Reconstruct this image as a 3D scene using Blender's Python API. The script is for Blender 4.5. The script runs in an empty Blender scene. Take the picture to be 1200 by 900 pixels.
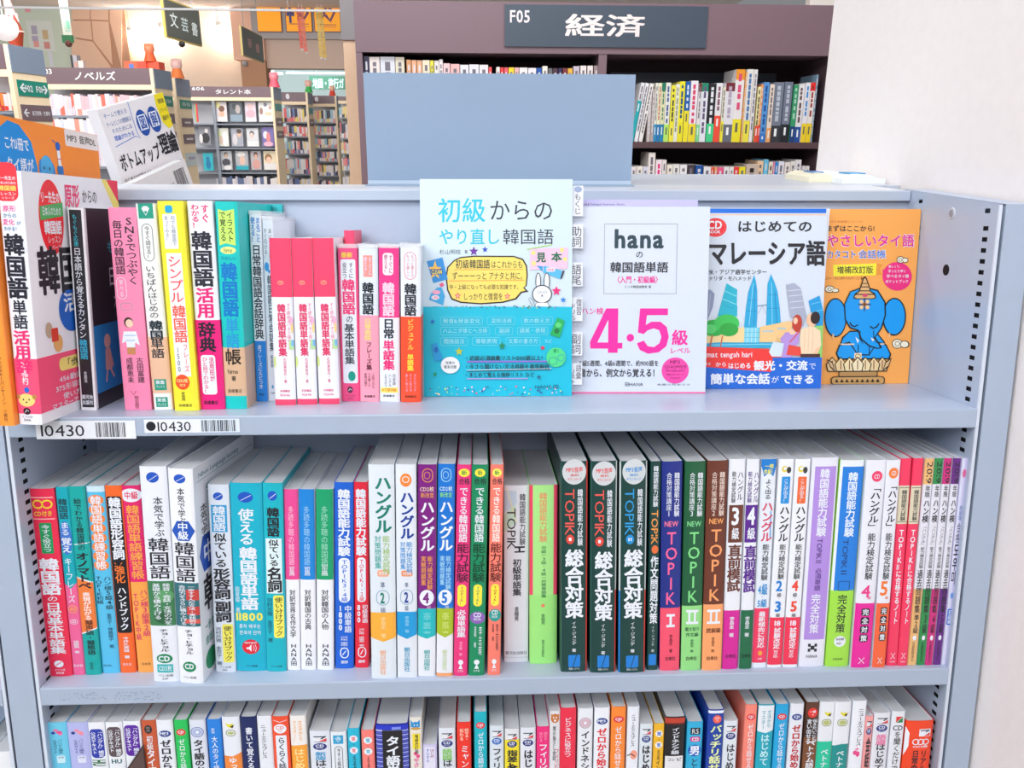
import bpy, math, random
from mathutils import Matrix, Vector
from mathutils.geometry import tessellate_polygon

# ------------------------------------------------------------------ units, camera, light
# the bookshelf is laid out in its own frame (x right, y into the shelf, z up), unit = 0.96 mm.
# the shelf leans back by TILT; everything else is upright.
S = 0.00096
TILT = math.radians(6.2)
RU = Matrix.Rotation(-TILT, 4, 'X')
ORG = Vector((0, 0, 1.05))           # front edge of the top shelf board, 1.05 m above the floor
MU = Matrix.Translation(ORG) @ RU
scene = bpy.context.scene
COL = scene.collection


def unit_point(x, y, z):
    return MU @ (Vector((x, y, z)) * S)


cam_d = bpy.data.cameras.new('camera')
cam = bpy.data.objects.new('camera', cam_d)
COL.objects.link(cam)
cam_d.sensor_width = 36.0
cam_d.lens = 36.0 * 966.32 / 1200.0
cam_d.clip_start = 0.02
cam_d.clip_end = 60
cam.matrix_world = MU @ Matrix.Translation(Vector((-23.4, -745.37, 171.32)) * S) @ \
    Matrix.Rotation(-0.04138, 4, 'Z') @ Matrix.Rotation(math.pi / 2 - 0.19034, 4, 'X')
scene.camera = cam
CAM = cam.matrix_world.translation.copy()

scene.view_settings.view_transform = 'Standard'
scene.view_settings.look = 'None'
scene.view_settings.gamma = 1.0
scene.view_settings.exposure = -0.08
scene.view_settings.use_curve_mapping = False

world = bpy.data.worlds.new('shop_light')
scene.world = world
world.use_nodes = True
bg = world.node_tree.nodes['Background']
bg.inputs[0].default_value = (0.93, 0.96, 1.0, 1)
bg.inputs[1].default_value = 0.26


def area(name, loc, size, power, target, color=(0.93, 0.965, 1.0)):
    d = bpy.data.lights.new(name, 'AREA')
    d.shape = 'RECTANGLE'
    d.size, d.size_y = size
    d.energy = power
    d.color = color
    o = bpy.data.objects.new(name, d)
    COL.objects.link(o)
    o.location = loc
    o.rotation_euler = (Vector(target) - Vector(loc)).to_track_quat('-Z', 'Y').to_euler()
    return o


# fluorescent rows of the shop ceiling: above the aisle and over the far gondolas, plus an added wall fill
area('aisle_lamp_row', (-0.2, -1.15, 2.62), (3.2, 0.35), 30, (0, 0.1, 1.0))
area('near_lamp_row', (-1.5, -2.5, 2.6), (4.0, 0.5), 62, (0, 0, 1.0))
area('wall_fill', (-2.3, -0.7, 2.6), (0.6, 1.6), 17, (0.5, 0, 1.3))  # fill light added to brighten the right-hand wall
area('case_lamp_row', (0.2, 0.95, 2.62), (2.6, 0.3), 30, (0.2, 1.5, 1.3))
area('far_lamp_row', (-2.6, 3.4, 2.6), (4.5, 1.0), 135, (-2.8, 6.5, .9), (1.0, 0.97, 0.93))
area('back_lamp_row', (-3.5, 7.0, 2.66), (6.0, 1.2), 95, (-3.5, 9.0, 1.2), (1.0, 0.96, 0.92))

# ------------------------------------------------------------------ materials
_mats = {}


def hexlin(h):
    h = h.lstrip('#')
    if len(h) == 3:
        h = ''.join(c * 2 for c in h)
    o = []
    for i in (0, 2, 4):
        c = int(h[i:i + 2], 16) / 255
        o.append(c / 12.92 if c <= .04045 else ((c + .055) / 1.055) ** 2.4)
    return o


NAMED = dict(w='#eaeff8', k='#26262e', g='#8a8f99')
KIND = dict(print=(0.36, 0.0, 260, .02), paper=(0.85, 0.0, 500, .03), metal=(0.34, 0.0, 30, .025),
            plaster=(0.9, 0.0, 90, .03), wood=(0.5, 0.0, 40, .06), ink=(0.45, 0.0, 200, .02), matte=(0.7, 0, 60, .04))


def mat(col, kind='print'):
    col = NAMED.get(col, col)
    key = (col, kind)
    if key in _mats:
        return _mats[key]
    rough, met, nscale, amt = KIND[kind]
    m = bpy.data.materials.new(kind + '_' + col.strip('#'))
    m.use_nodes = True
    nt = m.node_tree
    b = nt.nodes['Principled BSDF']
    r, g, bl = hexlin(col)
    tc = nt.nodes.new('ShaderNodeTexCoord')
    nz = nt.nodes.new('ShaderNodeTexNoise')
    nz.inputs['Scale'].default_value = nscale
    nz.inputs['Detail'].default_value = 2
    nt.links.new(tc.outputs['Object'], nz.inputs['Vector'])
    mx = nt.nodes.new('ShaderNodeMix')
    mx.data_type = 'RGBA'
    mx.inputs[6].default_value = (r * (1 - amt), g * (1 - amt), bl * (1 - amt), 1)
    mx.inputs[7].default_value = (min(1, r * (1 + amt)), min(1, g * (1 + amt)), min(1, bl * (1 + amt)), 1)
    nt.links.new(nz.outputs[0], mx.inputs[0])
    nt.links.new(mx.outputs[2], b.inputs['Base Color'])
    b.inputs['Roughness'].default_value = rough
    b.inputs['Metallic'].default_value = met
    b.inputs['Specular IOR Level'].default_value = 0.5 if kind in ('metal', 'print') else 0.25
    if kind == 'metal':
        b.inputs['Coat Weight'].default_value = 0.15
        b.inputs['Coat Roughness'].default_value = 0.25
    if kind == 'plaster':
        bp = nt.nodes.new('ShaderNodeBump')
        bp.inputs['Strength'].default_value = 0.25
        bp.inputs['Distance'].default_value = 0.002
        n2 = nt.nodes.new('ShaderNodeTexNoise')
        n2.inputs['Scale'].default_value = 120
        n2.inputs['Detail'].default_value = 4
        nt.links.new(tc.outputs['Object'], n2.inputs['Vector'])
        nt.links.new(n2.outputs[0], bp.inputs['Height'])
        nt.links.new(bp.outputs[0], b.inputs['Normal'])
    if kind == 'paper':
        # leaf edges: fine stripes across the thickness of the block
        wv = nt.nodes.new('ShaderNodeTexWave')
        wv.inputs['Scale'].default_value = 420
        wv.inputs['Distortion'].default_value = 1.5
        nt.links.new(tc.outputs['Object'], wv.inputs['Vector'])
        m2 = nt.nodes.new('ShaderNodeMix')
        m2.data_type = 'RGBA'
        m2.inputs[0].default_value = 0.5
        nt.links.new(mx.outputs[2], m2.inputs[6])
        cr = nt.nodes.new('ShaderNodeMix')
        cr.data_type = 'RGBA'
        cr.inputs[6].default_value = (r * .78, g * .78, bl * .78, 1)
        cr.inputs[7].default_value = (min(1, r * 1.05), min(1, g * 1.05), min(1, bl * 1.05), 1)
        nt.links.new(wv.outputs[1], cr.inputs[0])
        nt.links.new(cr.outputs[2], m2.inputs[7])
        nt.links.new(m2.outputs[2], b.inputs['Base Color'])
    _mats[key] = m
    return m


def emit(col, strength):
    key = (col, 'emit', strength)
    if key in _mats:
        return _mats[key]
    m = bpy.data.materials.new('lamp_' + col.strip('#'))
    m.use_nodes = True
    b = m.node_tree.nodes['Principled BSDF']
    r, g, bl = hexlin(col)
    b.inputs['Base Color'].default_value = (r, g, bl, 1)
    b.inputs['Emission Color'].default_value = (r, g, bl, 1)
    b.inputs['Emission Strength'].default_value = strength
    _mats[key] = m
    return m


def clear_film():
    if 'film' in _mats:
        return _mats['film']
    m = bpy.data.materials.new('clear_film')
    m.use_nodes = True
    nt = m.node_tree
    b = nt.nodes['Principled BSDF']
    b.inputs['Base Color'].default_value = (.95, .97, 1, 1)
    b.inputs['Roughness'].default_value = 0.12
    b.inputs['Alpha'].default_value = 0.3
    _mats['film'] = m
    return m


# ------------------------------------------------------------------ glyphs and mesh builder
_gl = {}


def cut_tris(vs, fs, ax, cuts):
    """cut a flat mesh along the lines coordinate[ax] = c for every c in cuts"""
    out_v, out_f, idx = [], [], {}

    def vid(p):
        q = (round(p[0], 5), round(p[1], 5)) + tuple(p[2:])
        if q not in idx:
            idx[q] = len(out_v)
            out_v.append(p)
        return idx[q]
    for f in fs:
        P = [vs[i] for i in f]
        lo, hi = min(p[ax] for p in P), max(p[ax] for p in P)
        todo = [P]
        for c in cuts:
            if c <= lo + 1e-4 or c >= hi - 1e-4:
                continue
            nxt = []
            for Q in todo:
                for sgn in (1, -1):
                    R = []
                    for i in range(len(Q)):
                        a, b = Q[i - 1], Q[i]
                        da, db = (a[ax] - c) * sgn, (b[ax] - c) * sgn
                        if (da < 0) != (db < 0):
                            t = da / (da - db)
                            R.append((a[0] + (b[0] - a[0]) * t, a[1] + (b[1] - a[1]) * t) + tuple(a[2:]))
                        if db >= 0:
                            R.append(b)
                    if len(R) > 2:
                        nxt.append(R)
            todo = nxt
        for Q in todo:
            ids = []
            for p in Q:
                i = vid(p)
                if i not in ids:
                    ids.append(i)
            if len(ids) > 2:
                out_f.append(tuple(ids))
    return out_v, out_f


def glyph(ch, wt, cut=None):
    k = (ch, wt, cut)
    if cut is not None and k not in _gl:
        v, f, bb = glyph(ch, wt)
        lo, hi = (bb[0], bb[1]) if cut == 0 else (bb[2], bb[3])
        m = 5 if hi - lo > .5 else 3
        v, f = cut_tris(v, f, cut, [lo + (hi - lo) * i / m for i in range(1, m)])
        _gl[k] = (v, f, bb)
    if k in _gl:
        return _gl[k]
    cu = bpy.data.curves.new('g', 'FONT')
    cu.body = ch
    cu.resolution_u = 2
    ob = bpy.data.objects.new('g', cu)
    me = bpy.data.meshes.new_from_object(ob)
    v0 = [(v.co.x, v.co.y) for v in me.vertices]
    f0 = [tuple(p.vertices) for p in me.polygons]
    # heavier weights: the outline printed again a hair's breadth to each side
    d = (0, .011, .017, .025)[wt]
    sh = [(0, 0)] if wt == 0 else [(d, d), (-d, -d)] if wt == 1 else [(d, d), (-d, -d), (d, -d), (-d, d)]
    if wt == 3:
        sh += [(1.4 * d, 0), (-1.4 * d, 0)]
    vs, fs = [], []
    for kk, (a, b) in enumerate(sh):
        n = len(vs)
        vs += [(x + a, y + b, kk) for x, y in v0]
        fs += [tuple(n + i for i in f) for f in f0]
    bpy.data.objects.remove(ob)
    bpy.data.curves.remove(cu)
    bpy.data.meshes.remove(me)
    if vs:
        bb = (min(v[0] for v in vs), max(v[0] for v in vs), min(v[1] for v in vs), max(v[1] for v in vs))
    else:
        bb = (0, .3, 0, 0)
    _gl[k] = (vs, fs, bb)
    return _gl[k]


class MB:
    def __init__(self):
        self.v, self.f, self.m, self.mats = [], [], [], []

    def mi(self, c):
        m = c if not isinstance(c, str) else mat(c)
        if m not in self.mats:
            self.mats.append(m)
        return self.mats.index(m)

    def poly(self, pts, c):
        n = len(self.v)
        self.v += [tuple(p) for p in pts]
        self.f.append(tuple(range(n, n + len(pts))))
        self.m.append(self.mi(c))

    def mesh(self, vs, fs, c):
        n = len(self.v)
        i = self.mi(c)
        self.v += [tuple(p) for p in vs]
        for f in fs:
            self.f.append(tuple(n + a for a in f))
            self.m.append(i)

    def box(self, x0, x1, y0, y1, z0, z1, c):
        vs = [(x, y, z) for z in (z0, z1) for y in (y0, y1) for x in (x0, x1)]
        self.mesh(vs, [(0, 2, 3, 1), (4, 5, 7, 6), (0, 1, 5, 4), (2, 6, 7, 3), (0, 4, 6, 2), (1, 3, 7, 5)], c)

    def cyl(self, p0, p1, r0, r1, c, n=12, caps=True):
        p0, p1 = Vector(p0), Vector(p1)
        d = (p1 - p0).normalized()
        a = d.orthogonal().normalized()
        b = d.cross(a)
        vs = []
        for p, r in ((p0, r0), (p1, r1)):
            for i in range(n):
                t = 2 * math.pi * i / n
                vs.append(p + (a * math.cos(t) + b * math.sin(t)) * r)
        fs = [(i, (i + 1) % n, n + (i + 1) % n, n + i) for i in range(n)]
        if caps:
            fs += [tuple(reversed(range(n))), tuple(range(n, 2 * n))]
        self.mesh(vs, fs, c)

    def ball(self, c0, r, c, sz=1.0, n=12):
        vs, fs = [], []
        m = n // 2
        for j in range(m + 1):
            ph = math.pi * j / m
            for i in range(n):
                t = 2 * math.pi * i / n
                vs.append((c0[0] + r * math.sin(ph) * math.cos(t), c0[1] + r * math.sin(ph) * math.sin(t), c0[2] + r * sz * math.cos(ph)))
        for j in range(m):
            for i in range(n):
                fs.append((j * n + i, (j + 1) * n + i, (j + 1) * n + (i + 1) % n, j * n + (i + 1) % n))
        self.mesh(vs, fs, c)

    def build(self, name, parent=None, smooth=False, loc=None):
        me = bpy.data.meshes.new(name)
        me.from_pydata([(a * S, b * S, c * S) for a, b, c in self.v], [], self.f)
        for m in self.mats:
            me.materials.append(m)
        me.polygons.foreach_set('material_index', self.m)
        if smooth:
            me.shade_smooth()
            me.set_sharp_from_angle(angle=math.radians(32))
        me.update()
        o = bpy.data.objects.new(name, me)
        COL.objects.link(o)
        if parent:
            o.parent = parent
        if loc is not None:
            o.location = loc
        return o


def tag(o, label, cat=None, group=None, kind=None):
    if label:
        o['label'] = label
    if cat:
        o['category'] = cat
    if group:
        o['group'] = group
    if kind:
        o['kind'] = kind
    return o


def empty(name, M, label, cat, group=None):
    o = bpy.data.objects.new(name, None)
    o.empty_display_size = .02
    COL.objects.link(o)
    o.matrix_world = M
    return tag(o, label, cat, group)


def pose(x, y, z, rx=0, ry=0, rz=0, base=MU):
    """a place in the shelf frame (units of 0.96 mm) turned into a world matrix"""
    return base @ Matrix.Translation(Vector((x, y, z)) * S) @ Matrix.Rotation(rz, 4, 'Z') @ \
        Matrix.Rotation(rx, 4, 'X') @ Matrix.Rotation(ry, 4, 'Y')


MW = Matrix.Translation(ORG)          # upright frame of the shop, same units


# ------------------------------------------------------------------ printing on surfaces
ROT = set('ー「」（）()[]【】〈〉…-~〜『』“”')
SMALL = set('っゃゅょぁぃぅぇぉッャュョァィゥェォ')


def cjk(ch):
    return ord(ch) > 0x2fff or ch in 'ⅠⅡ・'


class Painter:
    """draws flat print on a surface map fm(u, v, off); u to the right, v downwards, in units"""

    def __init__(self, mb, fm, w, h, ncol=2, kind='print', os=1.0):
        self.os, self.lw, self.clamp = os, 1.0, False
        self.mb, self.fm, self.w, self.h, self.n, self.kind = mb, fm, w, h, ncol, kind
        self.layer = 0
        self.ox, self.oy, self.sx, self.sy, self.sk = 0, 0, 1, 1, 0

    def P(self, x, y):
        u = (x - self.ox + self.sk * (y - self.oy)) / self.sx
        v = (y - self.oy) / self.sy
        if self.clamp:
            u, v = max(0, min(1, u)), max(0, min(1, v))
        return u * self.w, v * self.h

    def c(self, col):
        return mat(col, self.kind)

    def put(self, pts, fs, col):
        off = .04 + .02 * self.layer
        if pts and len(pts[0]) > 2:
            self.mb.mesh([self.fm(p[0], p[1], (off + .05 + .004 * p[2]) * self.os) for p in pts], fs, self.c(col))
        else:
            self.mb.mesh([self.fm(u, v, off * self.os) for u, v in pts], fs, self.c(col))

    def strip(self, cols, col):
        pts, fs = [], []
        for x, a, b in cols:
            pts += [self.P(x, a), self.P(x, b)]
        for i in range(len(cols) - 1):
            fs.append((2 * i + 1, 2 * i + 3, 2 * i + 2, 2 * i))
        self.put(pts, fs, col)

    def rect(self, x0, y0, x1, y1, col):
        n = max(1, self.n if abs(x1 - x0) / self.sx > .4 else self.n // 2)
        self.strip([(x0 + (x1 - x0) * i / n, y0, y1) for i in range(n + 1)], col)

    def rrect(self, x0, y0, x1, y1, col, r=.35):
        px = (x1 - x0) / self.sx * self.w
        py = (y1 - y0) / self.sy * self.h
        R = min(abs(px), abs(py)) * r
        rx, ry = R / self.w * self.sx, R / self.h * self.sy
        xs = []
        for i in range(5):
            xs.append((rx * (1 - math.cos(math.pi / 2 * i / 4)), ry * (1 - math.sin(math.pi / 2 * i / 4))))
        cols = [(x0 + a, y0 + b, y1 - b) for a, b in xs]
        nm = max(1, self.n // 2)
        a0, a1 = x0 + rx, x1 - rx
        cols += [(a0 + (a1 - a0) * i / (nm + 1), y0, y1) for i in range(1, nm + 1)]
        cols += [(x1 - a, y0 + b, y1 - b) for a, b in reversed(xs)]
        self.strip(cols, col)

    def ell(self, x0, y0, x1, y1, col, n=16):
        cx, cy, rx, ry = (x0 + x1) / 2, (y0 + y1) / 2, (x1 - x0) / 2, (y1 - y0) / 2
        self.strip([(cx - rx * math.cos(math.pi * i / n), cy - ry * math.sin(math.pi * i / n), cy + ry * math.sin(math.pi * i / n)) for i in range(n + 1)], col)

    def pg(self, xy, col):
        pts = [self.P(x, y) for x, y in xy]
        ts = tessellate_polygon([[Vector((a, -b, 0)) for a, b in pts]])
        fs = []
        for t in ts:
            a, b, c = (pts[i] for i in t)
            s = (b[0] - a[0]) * -(c[1] - a[1]) + (b[1] - a[1]) * (c[0] - a[0])
            fs.append(tuple(t) if s > 0 else tuple(reversed(t)))
        if self.n > 4:
            pts, fs = cut_tris(pts, fs, 0, [self.w * i / 12 for i in range(1, 12)])
        self.put(pts, fs, col)

    def line(self, xy, wd, col, closed=False):
        pts = [Vector(self.P(x, y)) for x, y in xy]
        if closed:
            pts.append(pts[0])
        if self.n > 4:
            q = [pts[0]]
            for a, b in zip(pts, pts[1:]):
                m = int(abs(b.x - a.x) / (self.w / 8)) + 1
                q += [a + (b - a) * (j / m) for j in range(1, m + 1)]
            pts = q
        wd *= self.lw
        vs, fs = [], []
        n = len(pts)
        for i, p in enumerate(pts):
            a = pts[i - 1] if i > 0 else (pts[-2] if closed else pts[0])
            b = pts[i + 1] if i < n - 1 else (pts[1] if closed else pts[-1])
            d = b - a
            d = d.normalized() if d.length > 1e-6 else Vector((1, 0))
            nrm = Vector((-d.y, d.x)) * wd / 2
            vs += [tuple(p + nrm), tuple(p - nrm)]
        for i in range(n - 1):
            fs.append((2 * i, 2 * i + 2, 2 * i + 3, 2 * i + 1))
        self.put(vs, fs, col)

    def outline(self, x0, y0, x1, y1, wd, col, r=.5):
        px = (x1 - x0) / self.sx * self.w
        py = (y1 - y0) / self.sy * self.h
        R = min(abs(px), abs(py)) * r
        rx, ry = R / self.w * self.sx, R / self.h * self.sy
        pts = []
        for cx, cy, a0 in ((x1 - rx, y0 + ry, -90), (x1 - rx, y1 - ry, 0), (x0 + rx, y1 - ry, 90), (x0 + rx, y0 + ry, 180)):
            for i in range(5):
                t = math.radians(a0 + 22.5 * i)
                pts.append((cx + rx * math.cos(t), cy + ry * math.sin(t)))
        self.line(pts, wd, col, True)

    def star(self, x0, y0, x1, y1, col):
        cx, cy, rx, ry = (x0 + x1) / 2, (y0 + y1) / 2, (x1 - x0) / 2, (y1 - y0) / 2
        self.pg([(cx + rx * (1 if i % 2 == 0 else .45) * math.sin(math.pi * i / 5), cy - ry * (1 if i % 2 == 0 else .45) * math.cos(math.pi * i / 5)) for i in range(10)], col)

    def vtext(self, s, x0, y0, x1, y1, col, wt=1):
        n = len(s)
        ch_h = (y1 - y0) / n
        cw = x1 - x0
        for i, ch in enumerate(s):
            if ch in '_　':
                continue
            vs, fs, bb = glyph(ch, wt, (1 if ch in ROT else 0) if self.n > 4 else None)
            cx, cy = (x0 + x1) / 2, y0 + ch_h * (i + .5)
            if cjk(ch) or ch in ROT:
                gx, gy = .5, .38
                kx, ky = cw * 1.06, ch_h * 1.04
                if not cjk(ch):
                    gx, gy = (bb[0] + bb[1]) / 2, .27
            else:
                gx, gy = (bb[0] + bb[1]) / 2, (bb[2] + bb[3]) / 2 if ch.isalnum() else .38
                kx, ky = cw * 1.25, ch_h * 1.15
            pts = []
            for a, b, kk in vs:
                a, b = a - gx, b - gy
                if ch in ROT:
                    a, b = b, -a
                elif ch in SMALL:
                    a += .1
                    b += .1
                elif ch in '、。':
                    a += .55
                    b += .5
                pts.append(self.P(cx + a * kx, cy - b * ky) + (kk,))
            self.put(pts, fs, col)

    def htext(self, s, x0, y0, x1, y1, col, wt=1, rot=False, dy=0):
        adv, pos = 0, []
        for ch in s:
            if ch in '_　':
                pos.append(None)
                adv += .35
                continue
            bb = glyph(ch, wt)[2]
            if cjk(ch):
                pos.append(adv)
                adv += 1.0
            else:
                pos.append(adv - bb[0])
                adv += bb[1] - bb[0] + .08
        hasc = any(cjk(c) for c in s)
        low = any(c in 'gjpqy' for c in s)
        top, bot = (.86, -.1) if hasc else (.72, -.2 if low else 0.0)
        for ch, p in zip(s, pos):
            if p is None:
                continue
            vs, fs, bb = glyph(ch, wt, (1 if rot else 0) if self.n > 4 and (x1 - x0) / self.sx / max(1, len(s)) > .15 else None)
            pts = []
            for a, b, kk in vs:
                fu = (a + p) / adv
                fv = (top - b) / (top - bot)
                if rot:
                    pts.append(self.P(x1 - fv * (x1 - x0), y0 + fu * (y1 - y0)) + (kk,))
                else:
                    pts.append(self.P(x0 + fu * (x1 - x0), y0 + fv * (y1 - y0) + dy * fu) + (kk,))
            self.put(pts, fs, col)

    def run(self, dsl):
        for op in dsl.split(';'):
            a = op.split()
            if not a:
                continue
            k, a = a[0], a[1:]
            self.layer += 1
            if k == 'M':
                v = [float(q) for q in a]
                self.ox, self.oy, self.sx, self.sy = v[:4]
                self.sk = v[4] if len(v) > 4 else 0
                self.lw = v[5] if len(v) > 5 else 1.0
            elif k in ('t', 'h', 'R'):
                b = [float(q) for q in a[1:5]]
                wt = int(a[6]) if len(a) > 6 else 1
                if k == 't':
                    self.vtext(a[0], *b, a[5], wt)
                else:
                    self.htext(a[0], *b, a[5], wt, k == 'R', float(a[7]) if len(a) > 7 else 0)
            elif k == 'r':
                self.rect(*[float(q) for q in a[:4]], a[4])
            elif k == 'o':
                self.rrect(*[float(q) for q in a[:4]], a[4], float(a[5]) if len(a) > 5 else .35)
            elif k == 'e':
                self.ell(*[float(q) for q in a[:4]], a[4])
            elif k == 's':
                self.star(*[float(q) for q in a[:4]], a[4])
            elif k == 'O':
                self.outline(*[float(q) for q in a[:5]], a[5], float(a[6]) if len(a) > 6 else .5)
            elif k == 'p':
                v = [float(q) for q in a[1:]]
                self.pg(list(zip(v[::2], v[1::2])), a[0])
            elif k in ('l', 'L'):
                v = [float(q) for q in a[2:]]
                self.line(list(zip(v[::2], v[1::2])), float(a[1]), a[0], k == 'L')
            elif k == 'b':                       # bar code
                x0, y0, x1, y1 = [float(q) for q in a[:4]]
                rr = random.Random(7)
                x = x0
                while x < x1:
                    wv = (x1 - x0) * rr.choice((.012, .02, .035))
                    self.rect(x, y0, min(x1, x + wv), y1, 'k')
                    x += wv + (x1 - x0) * rr.choice((.012, .02, .03))


# ------------------------------------------------------------------ books
def spine_y(x, w, b):
    s = min(1, abs(2 * x / w))
    y = -b * (1 - s * s)
    if s > .9:
        y += .9 * ((s - .9) / .1) ** 2
    return y


def jacket(mb, w, D, z0, z1, col, bulge, t, o=0.0, back_col=None):
    """a wrap-round paper cover: two boards and a softly curved spine"""
    N = 12
    prof = []
    prof.append((-w / 2 - o, D))
    for i in range(N + 1):
        x = -w / 2 + w * i / N
        prof.append((x * (w + 2 * o) / w, spine_y(x, w, bulge) - o))
    prof.append((w / 2 + o, D))
    inn = []
    for x, y in prof:
        xi = max(-w / 2 - o + t, min(w / 2 + o - t, x))
        yi = y + t if y < D - 1 else D
        inn.append((xi, yi))
    n = len(prof)
    c = mat(col)
    vs = [(x, y, z0) for x, y in prof] + [(x, y, z1) for x, y in prof]
    fs = [(i, i + 1, n + i + 1, n + i) for i in range(n - 1)]
    mb.mesh(vs, fs, c)
    vs = [(x, y, z0) for x, y in inn] + [(x, y, z1) for x, y in inn]
    mb.mesh(vs, [(i + 1, i, n + i, n + i + 1) for i in range(n - 1)], mat('w', 'matte'))
    for z, fl in ((z1, False), (z0, True)):
        vs = [(x, y, z) for x, y in prof] + [(x, y, z) for x, y in inn]
        fs = [(i, i + 1, n + i + 1, n + i) for i in range(n - 1)]
        if fl:
            fs = [tuple(reversed(f)) for f in fs]
        mb.mesh(vs, fs, c)
    for k in (0, n - 1):
        mb.poly([(prof[k][0], D, z0), (inn[k][0], D, z0), (inn[k][0], D, z1), (prof[k][0], D, z1)], c)


def spine_book(name, label, cat, group, M, w, h, D, col, dsl, bulge=None, band=None, side=None, pages='#d6d8da', film=False, z_open=None):
    root = empty(name, M, label, cat, group)
    b = min(1.3, w * .045) if bulge is None else bulge
    t = .7

    def fm(o):
        return lambda u, v, off: (u - w / 2, spine_y(u - w / 2, w, b) - off - o, h - v)
    mb = MB()
    jacket(mb, w, D, 0, h, col, b, t)
    parts = dsl.split('|')
    p = Painter(mb, fm(0), w, h, 12)
    p.run(parts[0])
    if side:
        q = Painter(mb, lambda u, v, off: (w / 2 + off, u, h - v), 1, 1, 2)
        q.run(side.split('|')[0])
    mb.build('cover', root, True)
    if band:
        v0, v1, bc = band
        mb = MB()
        jacket(mb, w, D * .985, h * (1 - v1) + .02, h * (1 - v0), bc, b, .3, .22)
        p = Painter(mb, fm(.24), w, h, 12)
        p.run(parts[1] if len(parts) > 1 else '')
        if side and '|' in side:
            q = Painter(mb, lambda u, v, off: (w / 2 + off + .24, u, h - v), 1, 1, 2)
            q.run(side.split('|')[1])
        mb.build('paper_band', root, True)
    mb = MB()
    mb.box(-w / 2 + t + .05, w / 2 - t - .05, .9 + t, D - 1.2, .4, h - 1.0, mat(pages, 'paper'))
    mb.build('page_block', root)
    if film:
        mb = MB()
        jacket(mb, w + .5, D, h - 1.5, h + 2.6, 'w', b, .12, .3)
        mb.mats = [clear_film()]
        mb.m = [0] * len(mb.m)
        tag(mb.build('sleeve_rim', root, True), 'rim of a clear plastic sleeve')
    return root


def face_book(name, label, cat, group, M, w, h, T, col, dsl, pages='#dcdddf', kind='print', spine=None):
    """a book seen from its front cover: face at local y=0, looking to -y"""
    root = empty(name, M, label, cat, group)
    mb = MB()
    mb.box(0, w, 0, .7, 0, h, col)
    mb.box(0, w, T - .7, T, 0, h, col)
    mb.box(0, .7, .7, T - .7, 0, h, spine or col)
    p = Painter(mb, lambda u, v, off: (u, -off, h - v), w, h, 2)
    p.clamp = True
    p.run(dsl)
    mb.build('cover', root)
    mb = MB()
    mb.box(.75, w - 1.0, .75, T - .75, .6, h - .8, mat(pages, 'paper'))
    mb.build('page_block', root)
    return root


# ------------------------------------------------------------------ the bookshelf itself
STEEL = mat('#a9b7cb', 'metal')
STEEL2 = mat('#b4c1d6', 'metal')
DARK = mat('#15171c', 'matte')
shelf = empty('steel_bookshelf', MU.copy(), 'light grey-blue steel bookshelf carrying the rows of language books', 'bookshelf')
Z2, Z3 = -268.6, -526.5
BACK = 165.0
TOPF, TOPB = 190.0, 209.0


def slotted_panel(X, side, ztop_front, ztop_back, zlow=-1080):
    """end panel in the plane x=X with rows of shelf-peg slots; side=+1 when the bay lies to its left"""
    mb = MB()
    F = 2.0

    def top(y):
        return ztop_front + (ztop_back - ztop_front) * (y / BACK)

    def q(y0, y1, z0, z1, c=STEEL2):
        if z1 - z0 < .01:
            return
        mb.poly([(X, y0, z0), (X, y1, z0), (X, y1, z1), (X, y0, z1)][::side], c)
    cols = [(13.5, 21.5), (133.5, 141.0)]
    ys = [F, 13.5, 21.5, 133.5, 141.0, BACK]
    for i in range(5):
        y0, y1 = ys[i], ys[i + 1]
        if (y0, y1) in cols:
            zs = [(k * 10.15 + 148.0 - 490 * .0, 4.2) for k in range(-118, 3)]
            if y0 < 20:
                zs.append((184.4, 4.2))
            else:
                zs.append((196.5, 4.2))
            zs.sort()
            z = zlow
            for zc, hh in zs:
                if zc - 2.1 <= z:
                    continue
                q(y0, y1, z, zc - 2.1)
                z = zc + 2.1
            mb.poly([(X, y0, z), (X, y1, z), (X, y1, top(y1)), (X, y0, top(y0))][::side], STEEL2)
        else:
            mb.poly([(X, y0, zlow), (X, y1, zlow), (X, y1, top(y1)), (X, y0, top(y0))][::side], STEEL2)
    o = mb.build('side_panel', shelf)
    # black strips behind the slots, painting the shade inside the upright
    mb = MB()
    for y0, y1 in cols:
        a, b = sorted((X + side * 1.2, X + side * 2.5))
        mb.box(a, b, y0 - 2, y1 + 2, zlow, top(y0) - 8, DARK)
    tag(mb.build('slot_shade', o), 'black strips painting the shade behind the peg slots')
    mb = MB()
    a, b = sorted((X, X + side * 3.0))
    mb.box(a, b, .2, F, zlow, TOPF - .5, mat('#d3dcea', 'metal'))
    mb.build('panel_edge', o)
    return o


def upright(x0, x1):
    mb = MB()
    mb.box(x0, x1, 0, 6, -1080, TOPF, STEEL)
    mb.box(x0 + 5, x1 - 5, 6, BACK + 20, -1080, TOPF - 2, STEEL)
    mb.mesh([(x, y, z) for z in (0, 1) for y in (6, BACK + 20) for x in (x0, x1)], [], STEEL)
    # sloping cap that follows the level top of the shelf
    mb.mesh([(x0, 0, TOPF), (x1, 0, TOPF), (x1, BACK + 20, TOPB + 2), (x0, BACK + 20, TOPB + 2), (x0, 6, TOPF - 3), (x1, 6, TOPF - 3), (x1, BACK + 20, TOPF - 3), (x0, BACK + 20, TOPF - 3)],
            [(0, 1, 2, 3), (0, 3, 7, 4), (1, 5, 6, 2)], STEEL2)
    return mb.build('upright_post', shelf)


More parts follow.
